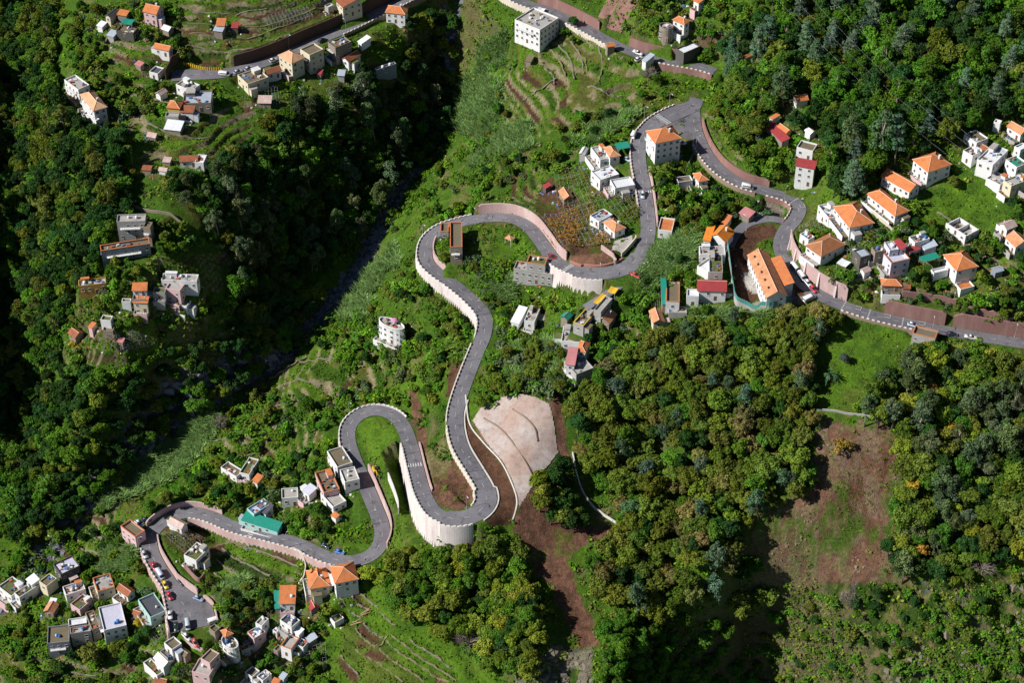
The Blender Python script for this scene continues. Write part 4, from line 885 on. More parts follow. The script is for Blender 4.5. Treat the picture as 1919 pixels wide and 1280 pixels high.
# free standing walls and fences given by the photo
FW = [
 ([(1362,470),(1366,500),(1372,545),(1378,572),(1398,584),(1440,586),(1482,578)], 3.2, 'greywall', 'site wall with teal mesh fence around the brown earth yard', 'fence'),
 ([(1612,378),(1640,405),(1665,428),(1684,446)], 1.2, 'creamwall', 'straight cream garden wall between two orange roofed villas', ''),
 ([(1852,338),(1880,352),(1919,378)], 3.2, 'greywall', 'pale grey wall holding up the right edge yards', ''),
 ([(700,895),(712,915),(722,940),(733,975)], .6, 'kerb', 'low edge stones in the digger cutting', ''),
 ([(727,900),(737,925),(745,950),(746,966)], 4.0, 'plaster', 'tall white freestanding wall slab beside the grassy loop', ''),
 ([(268,310),(300,300),(330,310)], 1.0, 'stonewall', 'short stone terrace wall above the rusty huts', ''),
 ([(245,386),(262,394),(290,400),(320,405),(352,432)], 1.4, 'stonewall', 'stone stairway wall behind the four level grey house', ''),
 ([(312,150),(322,128),(340,106)], 5.0, 'darkwall', 'slanting dark wall at the dead end of the top left road', ''),
 ([(1312,290),(1298,292),(1284,330),(1290,372)], 1.0, 'stonewall', 'garden wall along the edge of the small vegetable plots', ''),
 ([(1270,395),(1300,378),(1330,360),(1340,348)], 1.2, 'stonewall', 'dark garden path wall between the plots and the tall meadow', ''),
 ([(1240,408),(1262,400),(1272,392)], 2.4, 'creamwall', 'wall behind the orange tiled garage deck', ''),
 ([(1126,468),(1152,492),(1150,496)], 2.4, 'pinkwall', 'pink dividing wall of the paved yard in the wide bend', ''),
 ([(1165,482),(1190,455),(1192,448)], 2.0, 'creamwall', 'cream boundary wall of the bungalow in the wide bend', ''),
 ([(1530,770),(1580,776),(1640,785),(1672,790)], .9, 'greywall', 'low grey wall with wire fence at the top of the landslide', ''),
 ([(1820,656),(1850,664),(1880,680),(1912,710)], 1.6, 'plaster', 'broken white wall along the path at the right edge', ''),
 ([(1690,560),(1740,565),(1790,575)], 3.5, 'redwall', 'slanting ramp wall above the right road', ''),
 ([(1800,590),(1850,600),(1895,612)], 4.0, 'redwall', 'long red brown wall at the right border', ''),
 ([(505,712),(540,690),(575,672)], 1.0, 'stonewall', 'dry stone wall on the central terraces', ''),
 ([(560,1100),(570,1085),(572,1050),(550,1030)], 1.4, 'creamwall', 'stair wall climbing beside the dormer house', ''),
 ([(345,1065),(372,1092),(385,1082)], 2.4, 'redwall', 'orange edged wall of the small soil bed above the car park', ''),
 ([(340,1190),(360,1215),(385,1230)], 2.0, 'pinkwall', 'pink lane wall below the car park', ''),
 ([(310,1165),(316,1185),(318,1195)], 3.0, 'pinkwall', 'pink end wall of the car park', ''),
 ([(1072,850),(1080,890),(1092,925),(1110,950),(1135,970),(1158,985)], 1.0, 'plaster', 'white concrete drain channel running down through the trees', ''),
 ([(1258,640),(1300,660)], .8, 'stonewall', 'short stone wall near the forest edge houses', ''),
 ([(210,200),(230,250),(245,285),(248,320)], .7, 'stonewall', 'stone lined path running down the left spur', ''),
]
M_MESH = surf('teal_mesh', (.05, .3, .27), (.2, .4, .38), .5, .6)
for pl, h, mk, label, ex in FW:
    a = np.array(pl, float); g = cast(a[:, 0], a[:, 1]); c, _ = catmull(g, 6); root = empty('garden_wall' if h < 3 else 'high_wall', Vector(c[len(c)//2])); tag(root, label, 'wall'); o0 = c[len(c)//2]
    tg = np.gradient(c[:, :2], axis=0); tg /= np.linalg.norm(tg, axis=1)[:, None]+1e-9; nr = np.stack([-tg[:, 1], tg[:, 0]], 1)*.4
    hz = H(c[:, 0], c[:, 1]); top = [(p[0]-o0[0], p[1]-o0[1], z+h-o0[2]) for p, z in zip(c, hz)]
    b = MB(); strip(b, top, [(z-1.6-o0[2], z-1.6-o0[2], 1) for z in hz], nr); b.build('wall_face', WM[mk], root)
    if ex:
        b = MB(); f = MB()
        for i in range(len(top)):
            t = top[i]; f.box(t[0]-.05, t[0]+.05, t[1]-.05, t[1]+.05, t[2], t[2]+2.0)
            if i: s = top[i-1]; b.face([s, t, (t[0], t[1], t[2]+1.9), (s[0], s[1], s[2]+1.9)]); b.face([(s[0]+.04, s[1]+.04, s[2]), (s[0]+.04, s[1]+.04, s[2]+1.9), (t[0]+.04, t[1]+.04, t[2]+1.9), (t[0]+.04, t[1]+.04, t[2])])
        b.build('mesh_fence', M_MESH, root); f.build('fence_posts', WM['greywall'], root)
# sprayed concrete slope with two drains
def concrete_slope_mat():
    m, t, b = newmat('sprayed_concrete', .9, .2); p = geo_pos(t)
    c = mix(t, ramp(t, noise(t, .06, 5, .6, p).outputs[0], .38, .62), (.38, .275, .235), (.42, .385, .37))
    c = mix(t, ramp(t, noise(t, .5, 6, .7, p).outputs[0], .45, .75), c, (.27, .19, .155)); c = mix(t, ramp(t, noise(t, 2.2, 3, .6, p).outputs[0], .5, .8), c, mix(t, 1.0, c, (.78, .76, .74), 'MULTIPLY')); t.links.new(c, b.inputs['Base Color'])
    bump(t, b, noise(t, 1.5, 5, .7, p).outputs[0], .5, .15); return m
sp = drape('concrete_slope', [(884,790),(905,758),(940,744),(975,738),(1030,757),(1040,800),(1047,850),(1015,890),(985,935),(972,955),(970,938),(958,899),(940,865),(908,829)], .25, concrete_slope_mat(), label='large pink grey sprayed concrete slope beside the lower hairpin', cat='slope')
for pl in ([(906,785),(935,803),(960,830),(985,868),(997,892)], [(960,768),(985,785),(1002,805),(1007,828)]):
    a = np.array(pl, float); c, _ = catmull(cast(a[:, 0], a[:, 1]), 6); b = MB(); b.tube([tuple(p+np.array([0, 0, .35])) for p in c], .42, 5); b.build('drain', WM['brownwall'], sp)
a = np.array([(873,741),(880,794),(906,830),(938,865),(957,901),(969,940),(960,979)], float); c, _ = catmull(cast(a[:, 0], a[:, 1]), 8); b = MB(); b.tube([tuple(p+np.array([0, 0, .25])) for p in c], .32, 5)
tag(b.build('kerb', WM['kerb']), 'white edge kerb between the brown soil strip and concrete slope', 'kerb')
# stepped red brown panels above the top road
drape('bank_panels', [(1117,40),(1165,66),(1195,10),(1200,-10),(1140,-10)], .3, surf('panel_concrete', (.23, .12, .10), (.38, .24, .2), .6, .4, streak=True), label='stepped red brown concrete bank above the top road', cat='slope')
# river water and its boulders
rb = MB(); Wp = RW3[1:-1:4]; tg = np.gradient(Wp[:, :2], axis=0); tg /= np.linalg.norm(tg, axis=1)[:, None]
for i, p in enumerate(Wp):
    nn = np.array([-tg[i, 1], tg[i, 0]]); z = float(H(p[0], p[1]))+.12; o = math.sin(i*1.3)*1.2
    rb.v += [(p[0]+nn[0]*(1.5+o), p[1]+nn[1]*(1.5+o), z), (p[0]+nn[0]*(o-1.2), p[1]+nn[1]*(o-1.2), z)]
rb.f = [(2*i, 2*i+1, 2*i+3, 2*i+2) for i in range(len(Wp)-1)]; rb.m = [0]*len(rb.f)
mw, tw_, bw = newmat('stream_water', .12, .5); bw.inputs['Base Color'].default_value = (.05, .07, .085, 1); bump(tw_, bw, noise(tw_, 1.5, 3, .6, geo_pos(tw_)).outputs[0], .5, .2)
tag(rb.build('river', mw, smooth=True), kind='structure')
def blob_quads(P, Rr, seed, flat=.7):
    """low rounded stones: 6 faced lumps with a jittered outline"""
    g = np.random.default_rng(seed); n = len(P); base = np.array([(x, y, z) for z in (-1, 1) for y in (-1, 1) for x in (-1, 1)], float)
    base = base*np.where(base[:, 2:] > 0, .62, 1.0)
    V = base[None]*(1+g.uniform(-.35, .35, (n, 8, 3)))*Rr[:, None, None]; V[..., 2] *= flat
    a = g.uniform(0, 6.28, n); c, s = np.cos(a)[:, None], np.sin(a)[:, None]; x = V[..., 0]*c-V[..., 1]*s; y = V[..., 0]*s+V[..., 1]*c; V = np.stack([x, y, V[..., 2]], -1)+P[:, None]
    F = np.array([(4, 5, 7, 6), (0, 1, 5, 4), (2, 6, 7, 3), (0, 4, 6, 2), (1, 3, 7, 5)]); return V[:, F].reshape(-1, 4, 3)
g = np.random.default_rng(3); k = g.integers(0, len(RW3), 2600); off = g.normal(0, 2.4, (2600, 2)); bx = RW3[k, 0]+off[:, 0]; by = RW3[k, 1]+off[:, 1]; rr = .25+g.gamma(1.3, .28, 2600)
M_STONE = surf('river_stone', (.2, .21, .24), (.08, .08, .09), .5, .8)
tag(link('river_boulders', quads_mesh('river_boulders', blob_quads(np.stack([bx, by, H(bx, by)+.05], 1), rr, 5), M_STONE)), kind='stuff')

# stone walls of the garden terraces
TW_ = [((480, 960, .25), 'holding a planted step above the bottom border', [[(605,640),(680,720),(790,800)],[(680,590),(740,670),(850,740)],[(745,575),(830,660),(910,720)],[(740,880),(800,950),(905,1010),(990,930)],[(800,840),(860,900),(950,950)],[(970,970),(1100,1080),(1290,1200),(1450,1280)],[(1010,930),(1150,1030),(1330,1160),(1500,1270)],[(1150,960),(1300,1060),(1470,1180)],[(920,1030),(1010,1110),(1150,1200),(1260,1280)],[(740,1040),(880,1120),(1000,1200),(1100,1280)],[(630,1080),(720,1180),(790,1280)],[(910,730),(970,800),(1040,860)]]),
 ((0, 0, 1), 'between vegetable beds under the long pink wall', [[(415,1030),(460,1058),(505,1082)],[(405,1052),(440,1076),(480,1100)],[(425,1014),(500,1040),(560,1064)],[(400,1076),(430,1092),(455,1102)]]),
 ((0, 0, 1), 'across the dry top left terraces', [[(345,86),(420,100),(470,95),(545,68),(600,46)],[(350,66),(450,73),(520,55),(580,32)],[(350,46),(480,52),(560,32),(620,12)],[(360,26),(430,28),(500,20)],[(200,40),(260,60),(320,90)],[(250,180),(300,190),(350,215)],[(270,235),(330,255),(390,262)]]),
 ((960, 0, .25), 'curving across the upper green terraces', [[(200,350),(330,420),(390,560),(400,640)],[(330,330),(430,450),(460,600)],[(430,310),(510,430),(530,560)],[(540,440),(560,560)],[(640,350),(670,500),(640,620)],[(80,760),(200,680),(330,600)],[(240,520),(300,570),(310,640)],[(560,660),(700,700),(820,730)]]),
 ((0, 0, 1), 'in the gardens of the right hamlet', [[(1700,470),(1745,500),(1790,520)],[(1610,470),(1650,500),(1690,520)],[(1830,470),(1870,500),(1910,520)],[(1755,400),(1800,425),(1850,440)],[(1640,530),(1600,525)],[(1870,540),(1840,560),(1800,590)]]),
 ((0, 0, 1), 'on the central terraces above the river', [[(480,740),(540,720),(600,725)],[(500,770),(570,755),(640,765)],[(560,680),(620,672),(680,690)],[(400,830),(450,820),(500,830)],[(440,860),(480,850),(520,800)],[(410,870),(440,900),(480,905)]]),
 ((0, 0, 1), 'in the lower left village gardens', [[(100,1035),(150,1030),(200,1045)],[(120,1010),(170,1005),(215,1020)],[(20,1230),(80,1240),(140,1250)],[(60,1260),(120,1265),(180,1270)],[(235,1225),(260,1240),(290,1245)]])]
for (ox_, oy_, sc_), ph, lst in TW_:
    for pl in lst:
        a = np.array([(ox_+x*sc_, oy_+y*sc_) for x, y in pl], float); c, _ = catmull(cast(a[:, 0], a[:, 1]), 6); tg = np.gradient(c[:, :2], axis=0); tg /= np.linalg.norm(tg, axis=1)[:, None]+1e-9
        nr = np.stack([-tg[:, 1], tg[:, 0]], 1)*.45; hz = H(c[:, 0], c[:, 1]); o0 = c[len(c)//2]; b = MB()
        strip(b, [(p[0]-o0[0]+.16*math.sin(i*2.3), p[1]-o0[1]+.16*math.cos(i*3.1), z+.6+.3*math.sin(i*1.7)-o0[2]) for i, (p, z) in enumerate(zip(c, hz))], [(z-1.5-o0[2],)*2+(1,) for z in hz], nr)
        tag(b.build('terrace_wall', WM['stonewall'] if len(pl) % 2 else M_DRY, None, Vector(o0)), 'low dry stone wall '+ph, 'stone wall', 'stone walls '+ph)

def scatter_rocks(name, polys, n, r0, r1, mat, seed, label):
    g = np.random.default_rng(seed); V = []
    for poly in polys:
        a = np.array(poly, float); lo, hi = a.min(0), a.max(0); X = g.uniform(lo[0], hi[0], n); Y = g.uniform(lo[1], hi[1], n); m = inpoly(poly, X, Y); P = cast(X[m], Y[m]); k = fbm(P[:, 0], P[:, 1], 12, seed); P = P[k > .52]; V.append(P)
    P = np.concatenate(V); s = r0+g.gamma(1.2, (r1-r0)*.4, len(P)); o = link(name, quads_mesh(name, blob_quads(P, s, seed, .8), mat)); tag(o, kind='stuff')
CRAG_ = [(1440,1130),(1560,1110),(1700,1110),(1919,1070),(1930,1290),(1420,1290)]; SLIDE_ = [(1545,800),(1680,810),(1690,900),(1650,1000),(1700,1110),(1560,1110),(1440,1060),(1390,1010),(1450,960),(1530,930)]; RED_ = [(985,960),(1095,985),(1150,990),(1060,1050),(1110,1200),(1080,1215),(1040,1130)]
scatter_rocks('crag_rocks', [CRAG_, [(1000,1180),(1110,1200),(1110,1290),(960,1290)]], 1300, .2, .9, surf('crag_stone', (.20, .175, .13), (.09, .11, .035), .75, .5), 21, '')
scatter_rocks('slide_stones', [SLIDE_], 1100, .10, .36, surf('slide_stone', (.27, .185, .135), (.2, .12, .08), .6, .5), 22, '')
# ------------------------------------------------------------------ houses
def tile_roof(name, col, dark):
    m, t, b = newmat(name, .8, .25); p = geo_pos(t); tc = nd(t, 'ShaderNodeTexCoord').outputs['Object']
    c = mix(t, ramp(t, noise(t, .45, 5, .65, p).outputs[0], .4, .75), col, dark)
    c = mix(t, ramp(t, noise(t, 3.0, 3, .6, p).outputs[0], .45, .8), c, mix(t, 1.0, c, (.72, .7, .68), 'MULTIPLY'))
    w = nd(t, 'ShaderNodeTexWave'); w.inputs['Scale'].default_value = 1.1; w.inputs['Distortion'].default_value = .6; t.links.new(tc, w.inputs[0])
    c = mix(t, .16, c, mix(t, 1.0, c, w.outputs[0], 'MULTIPLY')); t.links.new(c, b.inputs['Base Color']); bump(t, b, w.outputs[0], .5, .08); return m
def stripe_roof(name, ca, cb, scale):
    m, t, b = newmat(name, .6, .3); p = geo_pos(t); tc = nd(t, 'ShaderNodeTexCoord').outputs['Object']
    w = nd(t, 'ShaderNodeTexWave'); w.inputs['Scale'].default_value = scale; w.inputs['Distortion'].default_value = 2.5; w.inputs['Detail'].default_value = 3; t.links.new(tc, w.inputs[0])
    n = noise(t, .6, 4, .6, p).outputs[0]; mm = nd(t, 'ShaderNodeMath', operation='MULTIPLY'); t.links.new(w.outputs[1], mm.inputs[0]); t.links.new(n, mm.inputs[1])
    t.links.new(mix(t, ramp(t, mm.outputs[0], .18, .36), ca, cb), b.inputs['Base Color']); return m
WALLM = {k: surf('wall_'+n, c, d, .42, .35, streak=True) for k, n, c, d in (
 ('W', 'white', (.82, .82, .81), (.5, .47, .44)), ('G', 'grey', (.42, .41, .39), (.22, .2, .18)), ('C', 'cream', (.72, .64, .46), (.4, .35, .28)), ('P', 'pink', (.72, .48, .49), (.6, .52, .48)),
 ('Y', 'yellow', (.75, .52, .16), (.5, .4, .25)), ('O', 'orange', (.68, .36, .10), (.4, .26, .14)), ('B', 'brown', (.30, .25, .20), (.15, .12, .1)), ('S', 'stone', (.30, .25, .20), (.13, .11, .09)),
 ('T', 'turquoise', (.42, .66, .64), (.5, .55, .52)), ('U', 'blue_grey', (.27, .29, .33), (.16, .16, .17)), ('L', 'lilac', (.70, .67, .78), (.45, .42, .46)), ('K', 'dark', (.12, .11, .10), (.06, .05, .05)))}
ROOFM = {'o': tile_roof('orange_tiles', (.70, .235, .08), (.46, .16, .07)), 'a': tile_roof('salmon_tiles', (.74, .44, .26), (.56, .28, .15)), 's': tile_roof('pale_orange_tiles', (.70, .33, .17), (.44, .18, .09)),
 'z': tile_roof('vivid_orange_tiles', (.85, .28, .035), (.62, .18, .03)), 'v': tile_roof('brown_tiles', (.36, .15, .07), (.5, .2, .08)), 'd': tile_roof('terracotta_tiles', (.38, .13, .06), (.22, .08, .05)),
 'r': tile_roof('red_sheet', (.42, .055, .06), (.28, .05, .05)), 'p': tile_roof('pink_sheet', (.62, .24, .25), (.45, .2, .2)), 'x': stripe_roof('rust_striped_sheet', (.66, .62, .6), (.3, .08, .04), 1.4),
 'g': surf('concrete_roof', (.43, .41, .38), (.16, .13, .1), .6, .3), 'b': surf('brown_roof', (.19, .155, .10), (.1, .09, .05), .6, .3), 'm': surf('moss_roof', (.13, .15, .045), (.3, .24, .13), .55, .7, fine=.25),
 'w': surf('white_sheet', (.78, .80, .84), (.4, .33, .28), .35, .35, .5), 'u': surf('blue_grey_sheet', (.42, .48, .56), (.28, .26, .25), .4, .4, .5), 'k': surf('slate', (.085, .09, .11), (.15, .14, .13), .5, .5),
 't': surf('teal_sheet', (.02, .27, .20), (.08, .3, .25), .5, .25, .5), 'l': surf('lavender_roof', (.58, .58, .70), (.35, .34, .38), .4, .3), 'y': surf('yellow_sheet', (.78, .48, .04), (.55, .34, .06), .5, .8)}
M_RIDGE = surf('ridge_mortar', (.78, .52, .36), (.5, .25, .15), .4, .6)
M_GLASS, _t, _b = newmat('window_glass', .1, .5); _b.inputs['Base Color'].default_value = (.03, .035, .045, 1)
M_FRAME = surf('window_frame', (.75, .74, .72)); M_DOOR = surf('door_wood', (.17, .09, .05)); M_GREEN = surf('green_door', (.03, .12, .08))
M_TANK = surf('tank_white', (.78, .78, .77)); M_TANKB = surf('tank_blue', (.06, .2, .5)); M_ORANGE = surf('orange_edge', (.62, .19, .06)); M_REDEDGE = surf('red_edge', (.45, .1, .08)); M_YEDGE = surf('yellow_edge', (.72, .48, .06))
JUNKM = [surf('junk_'+n, c) for n, c in (('grey', (.4, .4, .4)), ('white', (.75, .75, .74)), ('brown', (.25, .16, .09)), ('blue', (.1, .2, .42)), ('red', (.45, .12, .08)), ('dark', (.07, .07, .07)))]
def win_mesh():
    b = MB(); b.box(-.55, .55, -.05, .05, -.65, -.55); b.box(-.55, .55, -.05, .05, .55, .65); b.box(-.55, -.46, -.05, .05, -.55, .55); b.box(.46, .55, -.05, .05, -.55, .55); b.box(-.03, .03, -.05, .05, -.55, .55)
    b.box(-.46, .46, -.02, .02, -.55, .55, 1); b.box(-.62, .62, -.12, .05, -.73, -.65); return b.mesh('window', [M_FRAME, M_GLASS])
ME_WIN = win_mesh()
def door_mesh(mt):
    b = MB(); b.box(-.55, .55, -.05, .05, 0, 2.1, 0); b.box(-.46, .46, -.08, .08, .05, 2.02, 1); return b.mesh('door', [M_FRAME, mt])
ME_DOOR = door_mesh(M_DOOR); ME_GDOOR = door_mesh(M_GREEN)
def tank_mesh(mt):
    b = MB(); b.lathe([(.55, 0), (.6, .1), (.6, 1.0), (.45, 1.2), (.15, 1.28)], n=10); return b.mesh('water_tank', mt, True)
ME_TANK, ME_TANKB = tank_mesh(M_TANK), tank_mesh(M_TANKB)
def dormer_mesh():
    b = MB(); b.face([(-.7, -.6, 0), (.7, -.6, 0), (.7, -.6, .7), (0, -.6, 1.2), (-.7, -.6, .7)], 1); b.face([(.8, -.7, .65), (.8, .9, .65), (0, .9, 1.25), (0, -.7, 1.25)]); b.face([(-.8, -.7, .65), (0, -.7, 1.25), (0, .9, 1.25), (-.8, .9, .65)]); b.face([(.7, -.6, 0), (.7, .9, 0), (.7, .9, .7), (.7, -.6, .7)], 1); b.face([(-.7, -.6, 0), (-.7, -.6, .7), (-.7, .9, .7), (-.7, .9, 0)], 1)
    return b.mesh('dormer', [ROOFM['o'], WALLM['W']])
ME_DORM = dormer_mesh()
def roof_geo(h, rng):
    """roof mesh in house coordinates: x along A-B, y along B-C, base 0 = ground"""
    L, W, e = h['L']/2, h['W']/2, h['h']; b = MB(); rf = h['roof']; big = min(L, W)
    lng = L >= W
    if rf == 'hip':
        rise = big*.62; r = abs(L-W)
        if lng: R0, R1 = (-r, 0, e+rise), (r, 0, e+rise)
        else: R0, R1 = (0, -r, e+rise), (0, r, e+rise)
        c = [(-L, -W, e), (L, -W, e), (L, W, e), (-L, W, e)]
        if lng: fs = [(c[0], c[1], R1, R0), (c[1], c[2], R1), (c[2], c[3], R0, R1), (c[3], c[0], R0)]; ed = [(c[0], R0), (c[3], R0), (c[1], R1), (c[2], R1)]
        else: fs = [(c[0], c[1], R0), (c[1], c[2], R1, R0), (c[2], c[3], R1), (c[3], c[0], R0, R1)]; ed = [(c[0], R0), (c[1], R0), (c[2], R1), (c[3], R1)]
        for f in fs: b.face(f)
        b.face([(-L, -W, e-.18), (-L, W, e-.18), (L, W, e-.18), (L, -W, e-.18)])
        for i in range(4):
            p, q = c[i], c[(i+1) % 4]; b.face([(p[0], p[1], e-.18), (q[0], q[1], e-.18), q, p])
        for p, q in ed: b.tube([p, q], .13, 4, 1)
        if r > .2: b.tube([R0, R1], .14, 4, 1)
        h['top'] = e+rise
    elif rf == 'gable':
        if lng: rise = W*.62; P = [(-L, -W, e), (L, -W, e), (L, 0, e+rise), (-L, 0, e+rise)]; Q = [(L, W, e), (-L, W, e), (-L, 0, e+rise), (L, 0, e+rise)]; rg = [(-L, 0, e+rise), (L, 0, e+rise)]
        else: rise = L*.62; P = [(L, -W, e), (L, W, e), (0, W, e+rise), (0, -W, e+rise)]; Q = [(-L, W, e), (-L, -W, e), (0, -W, e+rise), (0, W, e+rise)]; rg = [(0, -W, e+rise), (0, W, e+rise)]
        for k, F in enumerate((P, Q)):
            lo = [(x, y, z-.16) for x, y, z in F]; mm = 2 if (k and 'half white' in h['label'] and 'ridge' in h['label']) else 0
            b.face(F, mm); b.face(lo[::-1], mm)
            for i in range(4): b.face([lo[i], lo[(i+1) % 4], F[(i+1) % 4], F[i]], mm)
        b.tube(rg, .13, 4, 1); h['top'] = e+rise; h['rise'] = rise
    elif rf == 'mono':
        rise = 2*W*.22; F = [(-L, -W, e), (L, -W, e), (L, W, e+rise), (-L, W, e+rise)]; lo = [(x, y, z-.15) for x, y, z in F]
        b.face(F); b.face(lo[::-1])
        for i in range(4): b.face([lo[i], lo[(i+1) % 4], F[(i+1) % 4], F[i]])
        h['top'] = e+rise; h['rise'] = rise
    elif rf in ('flat', 'ruin'):
        b.box(-L+.2, L-.2, -W+.2, W-.2, e-.55 if rf == 'flat' else .05, e-.3 if rf == 'flat' else .2); h['top'] = e
    elif rf == 'round':
        b.lathe([(1, e-.6), (1, e-.35), (.02, e-.33)], (0, 0, 0), 20, 0, L-.1, W-.1); h['top'] = e
    elif rf in ('canopy', 'pav'):
        if rf == 'pav':
            ap = (0, 0, e+min(L, W)*.6); c = [(-L, -W, e), (L, -W, e), (L, W, e), (-L, W, e)]
            for i in range(4): b.face([c[i], c[(i+1) % 4], ap]); b.tube([c[i], ap], .1, 4, 1)
        else:
            n = 8
            for i in range(n):
                x0, x1 = -L+2*L*i/n, -L+2*L*(i+1)/n; z0, z1 = e-.25*(1-abs(2*i/n-1)), e-.25*(1-abs(2*(i+1)/n-1))
                b.face([(x0, -W, z0), (x1, -W, z1), (x1, W, z1+.25), (x0, W, z0+.25)]); b.face([(x0, W, z0+.19), (x1, W, z1+.19), (x1, -W, z1-.06), (x0, -W, z0-.06)])
        h['top'] = e
    return b
def build_house(h, rng):
    fl = h['fl']; rf = h['roof']; nm = {'house': 'house', 'shed': 'shed', 'canopy': 'canopy', 'building': 'building', 'terrace': 'terrace_block', 'garage': 'garage', 'pavilion': 'pavilion', 'ruin': 'ruined_house'}[h['cat']]
    root = empty(nm, (h['c'][0], h['c'][1], h['zg']), h['rz'])
    tag(root, h['label'], h['cat'], {'house': None}.get(h['cat']))
    L, W, e = h['L']/2, h['W']/2, h['h']; lo = min(h['zmin']-h['zg'], 0)-.8
    roof = roof_geo(h, rng); rm = ROOFM[h['rc']]
    ro = roof.build('roof', [rm, M_RIDGE, WALLM['W']], root)
    if rf in ('canopy', 'pav'):
        b = MB()
        for x in (-L+.2, L-.2):
            for y in (-W+.2, W-.2): b.tube([(x, y, lo), (x, y, e-.1)], .1, 5)
        b.build('posts', WALLM['W'] if rf == 'pav' else JUNKM[0], root)
        return root
    wm = WALLM[h['wall']]; b = MB(); ins = .12 if rf in ('flat', 'ruin', 'round') else .4
    ins = min(ins, L*.2, W*.2); l, w = L-ins, W-ins
    if rf == 'round':
        b.lathe([(1.04, lo), (1, e-.3), (1, e+.45), (.93, e+.45), (.93, e-.4)], (0, 0, 0), 20, 0, l, w)
    elif rf == 'ruin':
        for x0, x1, y0, y1, z in ((-l, l, -w, -w+.4, e), (-l, l, w-.4, w, e*.7), (-l, -l+.4, -w+.4, w-.4, e*.8), (l-.4, l, -w+.4, w-.4, e*.9), (-.2, .2, -w+.4, w-.4, e*.8)): b.box(x0, x1, y0, y1, lo, z)
    elif rf == 'flat':
        ph = e+.35
        b.box(-l, l, -w, w, lo, e-.56)
        for x0, x1, y0, y1 in ((-l, l, -w, -w+.22), (-l, l, w-.22, w), (-l, -l+.22, -w+.22, w-.22), (l-.22, l, -w+.22, w-.22)): b.box(x0, x1, y0, y1, e-.56, ph)
    else:
        z = e-.1; P = [(-l, -w), (l, -w), (l, w), (-l, w)]
        def tz(x, y):
            if rf == 'gable':
                return z
            if rf == 'mono': return z+h['rise']*(y+W)/(2*W)-.12
            return z
        for i in range(4):
            p, q = P[i], P[(i+1) % 4]; b.face([(*p, lo), (*q, lo), (*q, tz(*q)), (*p, tz(*p))])
        if rf == 'gable':
            if L >= W:
                for x in (-l, l): b.face([(x, -w, z), (x, w, z), (x, 0, z+h['rise']*.93)][::1 if x > 0 else -1])
            else:
                for y in (-w, w): b.face([(-l, y, z), (l, y, z), (0, y, z+h['rise']*.93)][::1 if y < 0 else -1])
    b.build('wall', wm, root)
    if rf == 'flat':
        em = M_ORANGE if 'o' in fl else M_REDEDGE if 'r' in fl else M_YEDGE if 'y' in fl else None
        if em:
            b = MB(); z = e+.355
            for x0, x1, y0, y1 in ((-l-.06, l+.06, -w-.06, -w+.3), (-l-.06, l+.06, w-.3, w+.06), (-l-.06, -l+.3, -w+.3, w-.3), (l-.3, l+.06, -w+.3, w-.3)): b.box(x0, x1, y0, y1, z, z+.14)
            b.build('roof_edge', em, root)
    # windows and doors on the four sides
    if 'w' not in fl or 'g' in fl:
        for side in range(4):
            half, off = ((l, w), (w, l))[side % 2]; ang = (0, math.pi/2, math.pi, -math.pi/2)[side]
            wd = h['rz']+ang-math.pi/2; facing = -math.sin(wd)      # towards the camera?
            if rf == 'round' and side > 1: continue
            ns = max(1, int((e+.4)//2.7)); nw = max(1, int(2*half/2.6))
            for s in range(ns):
                for k in range(nw):
                    x = -half+2*half*(k+.5)/nw; z = e-1.55-2.75*s if rf in ('hip', 'gable', 'mono') else e-1.9-2.75*s
                    if z < .4: continue
                    M = Matrix.Rotation(ang, 4, 'Z') @ Vector((x, -off-.02, z))
                    isdoor = s == ns-1 and k == nw//2 and side == (0 if L > W*.7 else 1)
                    if not isdoor and rng.random() > (.86 if side < 2 else .5): continue
                    o = link('door' if isdoor else 'window', (ME_GDOOR if 'g' in fl else ME_DOOR) if isdoor else ME_WIN, root)
                    o.location = (M[0], M[1], .05 if isdoor else z); o.rotation_euler = (0, 0, ang)
                    if isdoor and 'g' in fl: o.scale = (2.2, 1, 1)
                    elif not isdoor: o.scale = (rng.choice([.9, 1, 1.15]), 1, rng.choice([.9, 1, 1.05]))
    if 'c' in fl:
        b = MB(); x, y = (L*.35, W*.3); z0 = e+.3; t = h['top']+.5; b.box(x-.3, x+.3, y-.3, y+.3, z0, t); b.box(x-.4, x+.4, y-.4, y+.4, t, t+.12); b.build('chimney', WALLM['W'], ro)
    if 'd' in fl:
        for k in (-.45, .05): o = link('dormer', ME_DORM, ro); o.location = (-L*.58, W*k, h['h']+.9); o.rotation_euler = (0, 0, -math.pi/2)
    if 'v' in fl:
        for k in range(5):
            s = MB(); y = -W+2*W*(k+.7)/5.6 if W > L else 0; x = -L*.5 if W > L else -L+2*L*(k+.7)/5.6
            dz = min(L, W)*.62*.5
            if W > L: s.box(x-.35, x+.35, y-.5, y+.5, e+dz-.25, e+dz+.32)
            else: s.box(x-.5, x+.5, -W*.5-.35, -W*.5+.35, e+dz-.25, e+dz+.32)
            s.build('skylight', M_GLASS, ro)
    zt = e-.3 if rf == 'flat' else e-.33
    if 't' in fl and rf in ('flat', 'round'):
        for k in range(rng.choice([1, 2, 2, 3])):
            o = link('water_tank', ME_TANKB if rng.random() < .22 else ME_TANK, ro); o.location = (rng.uniform(-.6, .6)*l, rng.uniform(-.3, .7)*w, zt); s = rng.uniform(.7, 1.15); o.scale = (s, s, s)
    elif 't' in fl and rf == 'mono': o = link('water_tank', ME_TANK, ro); o.location = (L*.5, -W*.2, e+.25)
